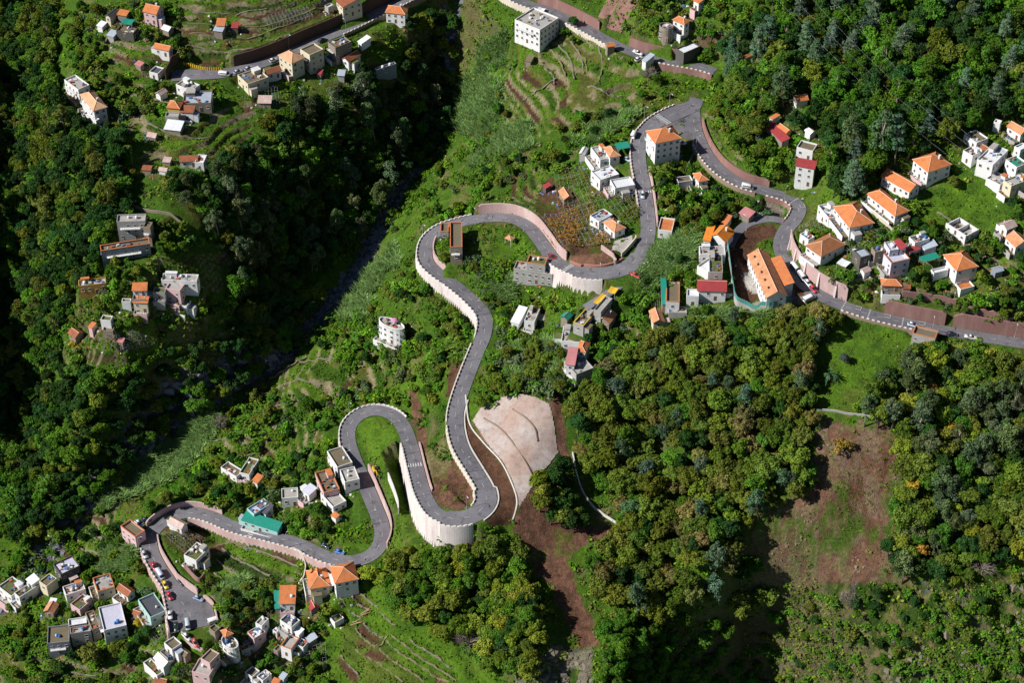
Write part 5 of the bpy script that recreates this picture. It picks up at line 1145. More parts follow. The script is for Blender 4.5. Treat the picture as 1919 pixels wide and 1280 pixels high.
    if 'j' in fl and rf in ('flat', 'round', 'ruin'):
        zz = .2 if rf == 'ruin' else zt; b = MB(); n = int(min(26, 4+l*w*.35))
        for k in range(n):
            sx, sy, sz = rng.uniform(.2, .8), rng.uniform(.2, .7), rng.uniform(.15, .8); x, y = rng.uniform(-.82, .82)*l, rng.uniform(-.8, .8)*w
            if rf == 'round': x *= .7; y *= .7
            M = Matrix.Translation((x, y, zz)) @ Matrix.Rotation(rng.uniform(0, 3), 4, 'Z'); b.box(-sx, sx, -sy, sy, 0, sz, rng.randrange(6), M)
        b.build('roof_clutter', JUNKM, root)
        if rf == 'flat' and rng.random() < .55 and l > 1.6:   # a stair head or lean-to on the deck
            b = MB(); x = rng.choice([-1, 1])*l*.5; b.box(x-l*.3, x+l*.3, w*.25, w*.88, zt, zt+1.9); b.box(x-l*.34, x+l*.34, w*.2, w*.93, zt+1.9, zt+2.02, 1); b.build('stair_head', [wm, ROOFM[rng.choice('gwo')]], root)
    if 'p' in fl:
        o = MB(); o.lathe([(1.5, 0), (.9, .45), (.05, .7)], (0, 0, 0), 10); pz = o.build('parasol', surf('pink_parasol', (.7, .25, .5)), None, (h['c'][0]+1.2, h['c'][1]+.6, h['zg']+e+1.5)); k = MB(); k.tube([(0, 0, -1.9), (0, 0, .6)], .05, 5); k.build('pole', JUNKM[1], pz); tag(pz, 'pink parasol on the rounded white lookout terrace', 'parasol')
    if h['cat'] == 'house' and rf in ('flat', 'hip', 'gable', 'mono') and 'w' not in fl and L > 1.9 and rng.random() < .62:
        # a lower annex built against one end, and the paved yard with its low wall
        b = MB(); s_ = rng.choice([-1, 1]); aw = min(2.6, W*.9); al = rng.uniform(1.1, 1.9); hh = rng.uniform(2.2, 2.7); x0, x1 = (l+.01, l+al*1.6) if s_ > 0 else (-l-al*1.6, -l-.01); y0 = rng.uniform(-w, w-aw*1.2)
        b.box(x0, x1, y0, y0+aw*1.2, lo, hh); b.box(x0-.1 if s_ < 0 else x0, x1+.1 if s_ > 0 else x1, y0-.12, y0+aw*1.2+.12, hh, hh+.12, 1); b.build('annex', [wm, ROOFM[rng.choice('ggwbmudx')]], root)
    if h['cat'] == 'house' and rf != 'ruin' and rng.random() < .6 and 'w' not in fl:
        b = MB(); d_ = rng.uniform(1.6, 2.8); b.box(-l*.95, l*.95, -w-d_, -w-.02, lo-.6, .0); b.box(-l*.95, l*.95, -w-d_-.18, -w-d_, lo-.6, .75, 1); b.box(-l*.95-.18, -l*.95, -w-d_-.18, -w-.02, lo-.6, .75, 1)
        for k in range(rng.randint(2, 6)): x, y, z = rng.uniform(-l*.85, l*.85), rng.uniform(-w-d_+.3, -w-.5), rng.uniform(.3, .8); b.box(x-.25, x+.25, y-.2, y+.2, 0, z, 2)
        b.build('yard', [ROOFM[rng.choice('ggbb')], WALLM[rng.choice('WWGP')], JUNKM[rng.randrange(5)]], root)
    # balcony on the larger front of taller houses
    if rf in ('hip', 'flat') and e >= 5.5 and h['cat'] in ('house', 'building') and rng.random() < .75 and 'lilac' not in h['label']:
        b = MB(); z = e-2.9; x0, x1 = -l*.8, l*.6; b.box(x0, x1, -w-1.2, -w-.01, z-.15, z)
        for x in np.arange(x0, x1+.01, max(.5, (x1-x0)/9)): b.box(x-.04, x+.04, -w-1.2, -w-1.12, z, z+.9)
        b.box(x0, x1, -w-1.22, -w-1.1, z+.9, z+.98); b.build('balcony', WALLM['W'], root)
    return root
for n_, h in enumerate(HS): build_house(h, random.Random(100+n_))
# ------------------------------------------------------------------ vehicles
def paint_mat():
    m, t, b = newmat('car_paint', .35, .5); oi = nd(t, 'ShaderNodeObjectInfo'); t.links.new(oi.outputs['Color'], b.inputs['Base Color']); b.inputs['Coat Weight'].default_value = .4; return m
M_PAINT_CAR = paint_mat(); M_TYRE = surf('tyre', (.03, .03, .03)); M_RIM = surf('rim', (.5, .5, .52)); M_LAMPW = surf('headlight_glass', (.7, .7, .72), rough=.2); M_LAMPR = surf('taillight_glass', (.45, .02, .02), rough=.2)
def loft(b, st, m=0):
    """st: (x, half width bottom, half width top, z bottom, z top)"""
    k = len(b.v)
    for x, wb, wt, z0, z1 in st: b.v += [(x, -wb, z0), (x, -wb*1.02, z0+(z1-z0)*.55), (x, -wt, z1), (x, wt, z1), (x, wb*1.02, z0+(z1-z0)*.55), (x, wb, z0)]
    for i in range(len(st)-1):
        for j in range(6): b.f.append((k+i*6+j, k+i*6+(j+1) % 6, k+i*6+6+(j+1) % 6, k+i*6+6+j)); b.m.append(m)
    for i in (0, len(st)-1): b.f.append(tuple(k+i*6+j for j in range(6))); b.m.append(m)
def car_meshes(kind):
    b = MB(); g = MB()
    if kind == 'car':
        L, Wd = 2.05, .84; loft(b, [(-L, .7, .66, .35, .75), (-1.9, Wd, .76, .25, .92), (-.9, Wd, .78, .22, .95), (.9, Wd, .78, .22, .92), (1.75, Wd*.97, .72, .24, .80), (L, .7, .62, .33, .66)])
        loft(g, [(-1.85, .74, .70, .90, .96), (-1.35, .75, .58, .90, 1.42), (.15, .75, .58, .90, 1.44), (1.0, .74, .70, .88, .95)]); b.box(-1.32, .12, -.6, .6, 1.42, 1.475)
    elif kind == 'van':
        L, Wd = 2.45, .93; loft(b, [(-L, .88, .80, .35, 1.9), (-2.3, Wd, .84, .28, 1.98), (1.0, Wd, .84, .28, 1.98), (1.35, Wd, .82, .28, 1.85)]); loft(b, [(1.35, Wd, .84, .28, 1.1), (2.2, Wd*.97, .76, .28, .98), (L, .8, .7, .35, .75)])
        loft(g, [(1.3, .86, .78, 1.05, 1.84), (1.45, .86, .76, 1.05, 1.76), (2.1, .82, .74, .95, 1.02)]); g.box(-2.0, 1.2, -.945, -.93, 1.2, 1.7); g.box(-2.0, 1.2, .93, .945, 1.2, 1.7)
    else:
        L, Wd = 2.4, .86; loft(b, [(-L, .8, .8, .45, .98), (-.5, Wd, .82, .35, 1.0), (1.0, Wd, .8, .35, 1.0), (2.0, Wd, .74, .35, .9), (L, .72, .64, .4, .75)])
        b.box(-2.3, -.6, -.74, .74, .985, 1.0); b.box(-L, -.55, -.84, -.76, .98, 1.15); b.box(-L, -.55, .76, .84, .98, 1.15); loft(g, [(-.55, .76, .62, .98, 1.55), (.35, .76, .62, .98, 1.57), (1.05, .74, .7, .96, 1.02)]); b.box(-.55, .35, -.64, .64, 1.55, 1.61)
    me_b = b.mesh(kind+'_body', M_PAINT_CAR, True); me_g = g.mesh(kind+'_glass', M_GLASS)
    return me_b, me_g, L, Wd
CARM = {k: car_meshes(k) for k in ('car', 'van', 'pickup')}
def wheel_mesh():
    b = MB(); n = 12; V = [(.31*math.cos(6.283*i/n), y, .31*math.sin(6.283*i/n)) for y in (-.1, .1) for i in range(n)]; b.v = V
    b.f = [(i, (i+1) % n, n+(i+1) % n, n+i) for i in range(n)]+[tuple(range(n)), tuple(range(2*n-1, n-1, -1))]; b.m = [0]*(n+2)
    return b.mesh('wheel', M_TYRE)
ME_WHEEL = wheel_mesh()
def rim_mesh():
    b = MB(); n = 10; b.v = [(.19*math.cos(6.283*i/n), y, .19*math.sin(6.283*i/n)) for y in (-.115, .115) for i in range(n)]; b.f = [tuple(range(n)), tuple(range(n, 2*n))]+[(i, (i+1) % n, n+(i+1) % n, n+i) for i in range(n)]; b.m = [0]*len(b.f); return b.mesh('rim', M_RIM)
ME_RIM = rim_mesh()
def light_mesh(m):
    b = MB(); b.box(-.06, .06, -.16, .16, -.09, .09); return b.mesh('light', m)
ME_HL, ME_TL = light_mesh(M_LAMPW), light_mesh(M_LAMPR)
WHT, SIL, RED, BLK, BLU, YEL, DGR = (.8, .8, .8), (.45, .48, .54), (.5, .02, .03), (.02, .02, .025), (.05, .2, .6), (.75, .5, .05), (.02, .05, .045)
CARS = [  # pixel, heading (pixel vector), kind, colour, label, group
 (271,1039,5,9,'car',SIL,'silver grey hatchback uppermost in the row of cars under the beige garage'),
 (289,1062,5,9,'car',RED,'red hatchback second in the row below the silver one'),
 (300,1077,6,9,'van',(.6,.66,.78),'pale silver blue people carrier below the red hatchback'),
 (310,1096,4,9,'car',YEL,'bright yellow car in the parked row'),
 (318,1117,5,10,'car',RED,'crimson red car below the yellow one'),
 (339,1089,5,9,'car',BLK,'black car driving beside the tall pink wall'),
 (372,1122,10,4,'car',(.3,.4,.62),'steel blue car parked crosswise in the lower car park'),
 (319,1154,1,9,'pickup',WHT,'white pickup next to the motorbikes at the car park edge'),
 (330,1175,1,9,'car',DGR,'dark green car at the bottom of the car park'),
 (352,1172,1,9,'van',(.45,.52,.55),'grey green minibus in the middle of the car park'),
 (350,1196,5,5,'car',WHT,'white car at the lane below the car park'),
 (366,1206,2,6,'car',(.55,.1,.1),'faded red car beside white boxes below the car park'),
 (261,980,6,7,'car',(.6,.7,.85),'pale blue car behind the beige garage'),
 (274,974,7,5,'car',(.03,.06,.12),'dark blue car beside the pale blue one behind the garage'),
 (402,1164,3,-1,'van',WHT,'small white trailer van at the right edge of the car park'),
 (610,1022,9,5,'car',(.02,.03,.06),'navy car on the verge inside the bottom bend'),
 (637,1034,10,3,'car',BLU,'bright blue car on the verge inside the bottom bend'),
 (1205,365,-1,9,'car',(.5,.58,.7),'silver blue car driving up the steep middle road'),
 (1186,362,9,-3,'car',(.6,.66,.74),'silver car under the edge of the white roofed house'),
 (1400,351,10,2,'van',WHT,'lone white van on the upper right road'),
 (1034,497,10,3,'car',(.3,.03,.03),'dark red car beside the unfinished concrete house'),
 (1216,495,7,3,'car',WHT,'white car half hidden by canes at the wide bend'),
 (1191,514,7,4,'car',(.6,.08,.06),'red car under bushes at the wide bend'),
 (1188,253,5,-9,'van',WHT,'white van on the curve left of the three storey house'),
 (1195,100,9,3,'pickup',WHT,'white pickup by the top road lay-by'),
 (1197,110,9,-4,'car',(.7,.74,.76),'white car next to the greenish boxy shed'),
 (1278,268,10,1,'car',(.6,.66,.72),'pale car in the shade beside the three storey house'),
 (1177,299,6,1,'car',(.35,.45,.6),'blue grey car below the large teal canopy'),
 (421,140,10,1,'van',WHT,'white van on the top left road'),
 (446,135,9,-3,'car',SIL,'silver car behind the brown roofed cream house'),
 (466,129,9,-4,'car',(.4,.45,.52),'grey car furthest right of the trio on the top left road'),
 (512,115,9,-4,'car',WHT,'white car passing the salmon roofed cream block'),
 (604,76,8,-4,'car',(.03,.035,.05),'dark car parked by the house with the white dish'),
 (1490,502,5,6,'van',WHT,'white van uppermost of the vehicles by the ribbed wall'),
 (1503,519,5,7,'van',(.72,.74,.78),'white minibus second by the ribbed wall'),
 (1514,531,5,6,'car',WHT,'white hatchback between the minibus and the red car'),
 (1524,542,5,6,'car',RED,'red car lowest by the ribbed wall'),
 (1517,559,10,-3,'van',(.78,.8,.84),'long white van crosswise beside the skylit building'),
 (1710,611,10,2,'car',(.6,.72,.85),'pale blue car on the road above the grey box building'),
 (1783,627,10,1,'car',(.02,.03,.06),'dark navy car on the right road'),
 (1819,633,10,1,'pickup',(.8,.79,.74),'cream white jeep pickup on the right road'),
 (1412,300,10,5,'car',(.5,.5,.52),None),
]
M_MOTO = surf('scooter_paint', (.2, .05, .05))
first = {}
for px, py, hx, hy, kind, col, label in CARS:
    if label is None: continue
    p = cast1(px, py, .6); q = cast1(px+hx*.6, py+hy*.6, .6); az = math.atan2(q[1]-p[1], q[0]-p[0])
    # sit on the road surface where there is one
    z = float(H(p[0], p[1])); best = 1e9
    for r in RD.values():
        d = np.hypot(r['c'][:, 0]-p[0], r['c'][:, 1]-p[1]); k = int(d.argmin())
        if d[k] < r['h'][k]+.5 and d[k] < best: best = d[k]; z = r['c'][k, 2]+.02
    q2 = (float(H(p[0]+1.4*math.cos(az), p[1]+1.4*math.sin(az)))-float(H(p[0]-1.4*math.cos(az), p[1]-1.4*math.sin(az))))/2.8
    root = empty({'car': 'parked_car', 'van': 'van', 'pickup': 'pickup_truck'}[kind], (p[0], p[1], z)); root.rotation_euler = (0, -math.atan(max(-.2, min(.2, q2))), az)
    tag(root, label, kind)
    mb, mg, L, Wd = CARM[kind]; o = link('body', mb, root); o.color = (*col, 1); link('windows', mg, root)
    for x in (-L*.62, L*.62):
        for y in (-Wd, Wd): wh = link('wheel', ME_WHEEL, root, (x, y*.93, .31)); link('rim', ME_RIM, wh)
    for y in (-.6, .6): link('headlight', ME_HL, root, (L-.05, y, .62)); link('taillight', ME_TL, root, (-L+.02, y, .78))
# ------------------------------------------------------------------ street lamps
M_POLE = surf('galvanised_steel', (.42, .44, .45), rough=.5)
def lamp_meshes():
    a = MB(); a.tube([(0, 0, 0), (0, 0, 6.6)], .10, 6, 0, .06); a.lathe([(.2, 0), (.2, .3), (.1, .4)], n=8)
    b = MB(); b.tube([(0, 0, 6.5), (.3, 0, 6.95), (1.2, 0, 7.1)], .05, 5)
    c = MB(); loft(c, [(1.1, .1, .08, 7.02, 7.16), (1.5, .17, .12, 7.0, 7.2), (1.95, .1, .06, 7.03, 7.14)]); return a.mesh('pole', M_POLE), b.mesh('arm', M_POLE), c.mesh('lamp_head', surf('lamp_head', (.7, .72, .72), rough=.5))
LM = lamp_meshes()
LAMPS = [(646,61,'standing tallest along the long dark top left wall'),(547,95,'behind the salmon roofed cream block'),(1264,207,'on the kerb near the junction tip'),(1207,225,'on the outer kerb behind the white van on the curve'),(792,445,'on the outer kerb of the left central hairpin'),(891,412,'where the pink vineyard wall begins'),(897,590,'above the tall pale wall by the banana trees'),(875,682,'beside the small brown soil plot'),(655,777,'on the outer kerb at the top of the horseshoe bend'),(745,792,'inside the horseshoe bend by the grassy mound'),(664,875,'in front of the dark roofed white block'),(767,852,'on the straight right of the grassy mound'),(886,882,'on the inner kerb above the lower hairpin'),(786,930,'on top of the very tall white curved wall'),(881,964,'at the lowest point of the lower hairpin'),(702,981,'at the exit of the digger cutting'),(649,1056,'above the orange pyramid roof'),(261,1032,'beside the beige garage and car row'),(1219,460,'at the entrance of the wide central bend'),(993,432,'between vegetable plot and pink vineyard wall'),(1031,480,'next to the unfinished concrete house'),(1125,515,'on the curved wall in the middle of the wide bend'),(1471,379,'at the crest beside the rubble yard'),(1574,562,'at the foot of the ribbed pink wall'),(1532,570,'near the long white van by the skylit building'),(1489,516,'among the parked white vans'),(1745,616,'below the slanting ramp wall'),(1786,572,'at the footpath above the red brown wall'),(1898,637,'nearest the right border on the lower road'),(1685,447,'at the end of the straight garden wall'),(1585,366,'in the bushes behind the large orange roof'),(1297,280,'left one of the pair by the junction building'),(1303,287,'right one of the pair by the junction building'),(542,1017,'on the long straight above the pink wall'),(1392,430,'beside the vivid orange roofed house'),(400,206,'at the corner of the blue grey roofed block'),(205,220,'beside the pale salmon roofed house'),(102,1030,'in the fields by the river'),(692,585,'on the path among the reeds'),(508,698,'on the central terraces above the ravine'),(1717,293,'left of the broad orange pyramid under the forest')]
for px, py, ph in LAMPS:
    p = cast1(px, py); best = (9, None)
    for r in RD.values():
        d = np.hypot(r['c'][:, 0]-p[0], r['c'][:, 1]-p[1]); k = int(d.argmin())
        if d[k] < best[0]: best = (d[k], (r['c'][k]-p, r['h'][k], r['c'][k], r['n'][k]))
    az = random.uniform(0, 6.28); x, y = p[0], p[1]; z = float(H(x, y))
    if best[1] is not None:
        v, hw, c, n = best[1]; az = math.atan2(v[1], v[0])
        if best[0] < hw+.9: s = -1 if (v[0]*n[0]+v[1]*n[1]) > 0 else 1; x, y = c[0]+n[0]*s*(hw+.35), c[1]+n[1]*s*(hw+.35); z = c[2]; az = math.atan2(-n[1]*s, -n[0]*s)
    root = empty('street_lamp', (x, y, z-.1), az); tag(root, 'slim grey street lamp '+ph, 'street lamp')
    for nm, me in zip(('pole', 'arm', 'lamp_head'), LM): link(nm, me, root)
# ------------------------------------------------------------------ odd things the photo shows
def small(px, py, lift=0): p = cast1(px, py); return (p[0], p[1], p[2]+lift)
def striped_barrier():
    m, t, b = newmat('barrier_paint', .6, .3); tc = nd(t, 'ShaderNodeTexCoord').outputs['UV']
    a = np.array([(342,121),(352,124),(366,128),(384,132),(402,133),(417,133)], float); c, _ = catmull(cast(a[:, 0], a[:, 1]), 8); o0 = c[0]; k = MB(); y = MB()
    d = np.concatenate([[0], np.cumsum(np.linalg.norm(np.diff(c[:, :2], axis=0), axis=1))]); root = empty('striped_barrier', Vector(o0)); tag(root, 'yellow and black striped barrier wall along the top left road', 'barrier')
    for j, s in enumerate(np.arange(0, d[-1]-.4, .5)):
        p = np.array([np.interp(s, d, c[:, q]) for q in range(3)])-o0; e = np.array([np.interp(s+.5, d, c[:, q]) for q in range(3)])-o0; u = (e-p)[:2]; n = np.array([-u[1], u[0]])/(np.linalg.norm(u)+1e-9)*.3
        q = [(p[0], p[1]), (e[0], e[1]), (e[0]+n[0], e[1]+n[1]), (p[0]+n[0], p[1]+n[1])]; w = y if j % 2 else k
        w.face([(*v, max(p[2], e[2])+1.5) for v in q]); w.face([(*q[0], p[2]-.3), (*q[1], e[2]-.3), (*q[1], max(p[2], e[2])+1.5), (*q[0], max(p[2], e[2])+1.5)]); w.face([(*q[3], p[2]-.3), (*q[2], e[2]-.3), (*q[2], max(p[2], e[2])+1.5), (*q[3], max(p[2], e[2])+1.5)])
    k.build('black_stripes', surf('black_paint', (.03, .03, .03)), root); y.build('yellow_stripes', surf('yellow_paint', (.8, .48, .02)), root)
striped_barrier()
def digger(px, py, az, label):
    root = empty('digger', small(px, py), az); tag(root, label, 'digger'); ym = surf('digger_yellow', (.78, .48, .02)); dk = JUNKM[5]
    for s in (-1, 1):
        b = MB(); y = s*.85
        b.box(-1.5, 1.5, y-.25, y+.25, 0, .7); b.build('track', dk, root)
    b = MB(); loft(b, [(-1.6, 1, .9, .75, 1.7), (-.2, 1.05, .95, .75, 1.8), (1.1, 1.0, .9, .75, 1.4)]); b.build('body', ym, root)
    b = MB(); loft(b, [(-.1, .0+.5, .45, 1.5, 2.7), (1.0, .5, .42, 1.4, 2.6)]); b.build('cab', M_GLASS, root)
    b = MB(); b.tube([(.9, -.5, 1.5), (2.6, -.5, 3.3), (4.0, -.5, 2.0)], .22, 6, 0, .15); b.build('boom', ym, root)
    b = MB(); b.box(3.7, 4.5, -.95, -.05, 1.0, 1.8); b.build('bucket', dk, root)
digger(704, 884, R(-70), 'yellow digger parked in the cutting by the pink wall')
def trellis(quad, label, dens, col, nx=8):
    a = np.array(quad, float); P = cast(a[:, 0], a[:, 1]); o0 = P.mean(0); root = empty('vine_trellis', Vector(o0)); tag(root, label, 'trellis'); b = MB(); w = MB()
    def pt(u, v): p = (P[0]*(1-u)+P[1]*u)*(1-v)+(P[3]*(1-u)+P[2]*u)*v; return p[0]-o0[0], p[1]-o0[1], float(H(p[0], p[1]))-o0[2]
    ny = max(3, int(nx*.8))
    for i in range(nx+1):
        L = [pt(i/nx, j/ny) for j in range(ny+1)]; w.tube([(x, y, z+1.9) for x, y, z in L], .028, 4)
        for x, y, z in L[::2]: b.tube([(x, y, z-.3), (x, y, z+1.95)], .06, 4)
    for j in range(ny+1): w.tube([(*pt(i/nx, j/ny)[:2], pt(i/nx, j/ny)[2]+1.95) for i in range(nx+1)], .028, 4)
    b.build('posts', WM['greywall'], root); w.build('wires', JUNKM[0], root)
    if dens:
        g = np.random.default_rng(int(abs(quad[0][0])+quad[0][1])); ar = np.linalg.norm(np.cross((P[1]-P[0])[:2], (P[3]-P[0])[:2])); n = int(ar*dens); u, v = g.random((2, n))
        Q = (P[0]*(1-u)[:, None]+P[1]*u[:, None])*(1-v)[:, None]+(P[3]*(1-u)[:, None]+P[2]*u[:, None])*v[:, None]; ok = fbm(Q[:, 0], Q[:, 1], 5, 301) > .38; Q = Q[ok]; n = len(Q)
        Q[:, 2] = H(Q[:, 0], Q[:, 1])+1.9+g.normal(0, .2, n)
        V = leaf_quads(Q-o0, g.normal(0, .5, (n, 3))+np.array([0, 0, 1]), g.uniform(.22, .42, n), g); tn = np.array(col)[None]*g.uniform(.6, 1.3, (n, 1))*np.where(g.random((n, 1)) < .3, np.array([[1.5, .8, .5]]), 1)
        link('vines', quads_mesh('vines', V, M_GREENERY, tn), root)
def leaf_quads(P, N, S, g, asp=1.0):
    N = N/(np.linalg.norm(N, axis=1)[:, None]+1e-9); A = np.cross(N, g.normal(0, 1, N.shape)); A /= np.linalg.norm(A, axis=1)[:, None]+1e-9; B = np.cross(N, A)
    S = np.asarray(S)[:, None]; A = A*S; B = B*S*asp; k = .35
    return np.stack([P-A-B*k, P+A*k-B, P+A+B*k, P-A*k+B], 1)
def greenery_mat():
    m, t, b = newmat('greenery', .9, .03); vc = nd(t, 'ShaderNodeVertexColor', layer_name='tone').outputs[0]; t.links.new(vc, b.inputs['Base Color'])
    tr = nd(t, 'ShaderNodeBsdfTranslucent'); t.links.new(vc, tr.inputs[0]); ms = nd(t, 'ShaderNodeMixShader'); ms.inputs[0].default_value = .2
    t.links.new(b.outputs[0], ms.inputs[1]); t.links.new(tr.outputs[0], ms.inputs[2]); t.links.new(ms.outputs[0], t.nodes['Material Output'].inputs[0]); return m
M_GREENERY = greenery_mat()
for q, l, d, c, n in [
 ([(1038,325),(1092,318),(1135,400),(1050,420)], 'weathered vine trellis around the salmon ridged shed', 1.6, (.14,.13,.04), 8),
 ([(1010,425),(1105,385),(1145,462),(1045,480)], 'rust gold autumn vineyard trellis above the wide bend', 4.2, (.26,.17,.035), 9),
 ([(1120,370),(1170,350),(1200,400),(1170,430)], 'vine trellis behind the white bungalow', 2.2, (.12,.13,.03), 6),
 ([(305,1005),(345,990),(385,1015),(350,1045)], 'brown vine trellis inside the lower bend', 1.5, (.15,.13,.05), 8),
 ([(1590,440),(1640,425),(1672,447),(1625,470)], 'green vine trellis between villas above the lilac house', 3.5, (.07,.15,.02), 7),
 ([(1497,430),(1535,412),(1545,438),(1500,452)], 'leafy trellis behind the ribbed pink wall', 3.0, (.07,.11,.03), 6),
 ([(497,40),(575,18),(588,36),(505,56)], 'bare pole trellis on the top terraces', .0, (.1,.1,.1), 12),
 ([(485,172),(520,170),(525,200),(488,204)], 'pole trellis around the square tin shed', 0, (.1,.1,.1), 6),
 ([(432,1180),(480,1142),(512,1150),(490,1180)], 'greyish vine trellis above the bottom village', 1.5, (.16,.13,.07), 7),
 ([(1216,560),(1238,545),(1240,585),(1222,590)], 'narrow trellis left of the green sheet roof', .8, (.08,.13,.03), 5),
 ([(545,1225),(610,1210),(612,1245),(560,1250)], 'silvery pole trellis near the bottom terraces', .7, (.13,.12,.06), 8),
 ([(270,1185),(300,1165),(312,1190),(290,1210)], 'thin trellis above the white metal shed', 1.2, (.12,.13,.04), 5),
 ([(1590,455),(1625,475),(1612,490),(1575,472)], 'low leafy pergola by the two tone roof', 4, (.06,.14,.02), 6),
 ([(190,640),(250,625),(290,648),(225,665)], 'wire vine trellis on the lower left spur', .6, (.13,.14,.05), 9)]: trellis(q, l, d, c, n)
# power lines across the upper forest
for k, (a, b_) in enumerate([((1405,-40,22),(1790,335,14)), ((1440,-40,22),(1800,330,15)), ((1475,-40,24),(1812,325,16)), ((1380,-40,20),(1775,345,12))]):
    p, q = cast1(a[0], max(a[1], 1)), cast1(b_[0], b_[1]); p = p+np.array([0, 0, a[2]]); q = q+np.array([0, 0, b_[2]])
    pts_ = [tuple(p*(1-t)+q*t-np.array([0, 0, 5*4*t*(1-t)*.8])) for t in np.linspace(0, 1, 14)]; m = MB(); m.tube(pts_, .016, 4)
    tag(m.build('power_line', M_POLE), 'thin power line slanting across the upper right forest', 'power line', 'power lines over the upper forest')
# planks lying on the garden terraces
for k, (x, y, s, lb) in enumerate([(686,1150,.6,'heap of pale planks beside the stepped garden bed'),(748,1240,1.2,'single long orange plank leaning on a terrace'),(670,1168,.4,'bundle of poles on the upper garden beds'),(1345,503,.2,'long plank on the slope below the roof terrace'),(1256,303,1.0,'reed bundle in the small plots by the tall white house'),(107,1242,.8,'white plank heap in the lower left gardens'),(1420,400,.2,'rubble heap in the yard under the reddish curved wall')]):
    b = MB(); rg = random.Random(k); lo = Vector(small(x, y))
    for i in range(1 if 'single' in lb else 9):
        M = Matrix.Translation((rg.uniform(-.8, .8), rg.uniform(-.8, .8), .15+.08*i)) @ Matrix.Rotation(s+rg.uniform(-.5, .5), 4, 'Z') @ Matrix.Rotation(rg.uniform(-.15, .15), 4, 'Y'); b.box(-2, 2, -.12, .12, -.05, .05, 0, M)
    if 'rubble' in lb:
        g = np.random.default_rng(4); n = 160; P = np.stack([g.normal(0, 2.4, n), g.normal(0, 1.8, n), np.zeros(n)], 1); P[:, 2] = H(P[:, 0]+lo.x, P[:, 1]+lo.y)-lo.z+np.maximum(0, .9-.3*np.hypot(P[:, 0], P[:, 1])); tag(link('rubble_heap', quads_mesh('rubble', blob_quads(P, g.uniform(.2, .55, n), 3), WM['greywall']), None, lo), lb, 'rubble heap')
    else: tag(b.build('plank_pile', surf('plank', (.5, .33, .18)), None, lo), lb, 'planks')
# ------------------------------------------------------------------ trees
def unit(g, n, up=-.45):
    v = g.normal(0, 1, (n*3, 3)); v /= np.linalg.norm(v, axis=1)[:, None]; v = v[v[:, 2] > up]; return v[:n]
def crown_from(clumps, per, size, g, up=.3, jit=.55, asp=.8, tone=(.7, 1.3)):
    V = []; T = []
    for (cx_, cy_, cz_, rx, rz) in clumps:
        n = int(per*(rx/1.6)**1.6); d = unit(g, n); n = len(d); rr = g.uniform(.72, 1.08, n)[:, None]
        P = np.array([cx_, cy_, cz_])+d*rr*np.array([rx, rx, rz]); N = d+g.normal(0, jit, d.shape)+np.array([0, 0, up])
        V.append(leaf_quads(P, N, g.uniform(size*.65, size*1.25, n), g, asp)); t = g.uniform(*tone, n)[:, None]*g.uniform(.82, 1.18)*np.ones((1, 3)); t[:, 0] *= 1+g.normal(0, .12, n); T.append(t)
    return np.concatenate(V), np.concatenate(T)
def trunk_mesh(hgt, r, limbs, g, mat, name='trunk', lean=0):
    b = MB(); top = (lean, 0, hgt); b.tube([(0, 0, -1), (lean*.3, g.normal(0, .15), hgt*.5), top], r, 7, 0, r*.55)
    for x, y, z in limbs:
        s = g.uniform(.4, .75); b.tube([(lean*s, 0, hgt*s), (x*.5, y*.5, hgt*s+(z-hgt*s)*.6), (x, y, z)], r*.45, 5, 0, r*.12)
    return b.mesh(name, mat, True)
def broad(seed, rx=4.6, rz=3.6, z0=5.2, n=40, cl=(.6, 1.75), per=125, size=.33, mat=None):
    g = np.random.default_rng(seed); d = unit(g, n, -.35); k = g.uniform(.45, 1.08, len(d))[:, None]; c = d*k*np.array([rx-1.2, rx-1.2, rz-.9])*g.uniform(.85, 1.2, (len(d), 1))+np.array([0, 0, z0])
    r = g.uniform(*cl, len(d)); cl_ = [(x, y, z, a, a*.82) for (x, y, z), a in zip(c, r)]+[(0, 0, z0+.3, rx*.55, rz*.6)]
    V, T = crown_from(cl_, per, size, g); return trunk_mesh(z0, .32, [tuple(q) for q in c[:7]], g, mat or M_BARK), quads_mesh('crown', V, M_FOL, T)
def euca(seed):
    g = np.random.default_rng(seed); cl = []; H_ = 13.5; ln = g.uniform(-.8, .8)
    for i in range(22):
        z = g.uniform(4.5, H_); w = 2.9*math.sin(min(1, (H_+1.2-z)/6)*1.57)*g.uniform(.3, 1.1); a = g.uniform(0, 6.28); r = g.uniform(.8, 1.5); cl.append((w*math.cos(a)+ln*z/H_, w*math.sin(a), z, r, r*1.1))
    V, T = crown_from(cl, 135, .34, g, .15, .7, .55); return trunk_mesh(H_*.9, .28, [q[:3] for q in cl[:8]], g, M_PALEBARK, lean=ln), quads_mesh('crown', V, M_FOL, T)
def pine(seed):
    g = np.random.default_rng(seed); cl = []; H_ = 15
    for t in range(7):
        z = 5.5+t*1.45; w = 3.3*(1-t/8.2)
        for k in range(6 if t < 5 else 3): a = 6.28*k/6+t+g.uniform(-.3, .3); q = w*g.uniform(.55, 1.05); cl.append((q*math.cos(a), q*math.sin(a), z+g.uniform(-.4, .4), 1.05*g.uniform(.8, 1.25), .5))
    V, T = crown_from(cl, 120, .33, g, .5, .6, .45); return trunk_mesh(H_*.95, .26, [q[:3] for q in cl[::3]], g, M_PALEBARK), quads_mesh('crown', V, M_FOL, T)
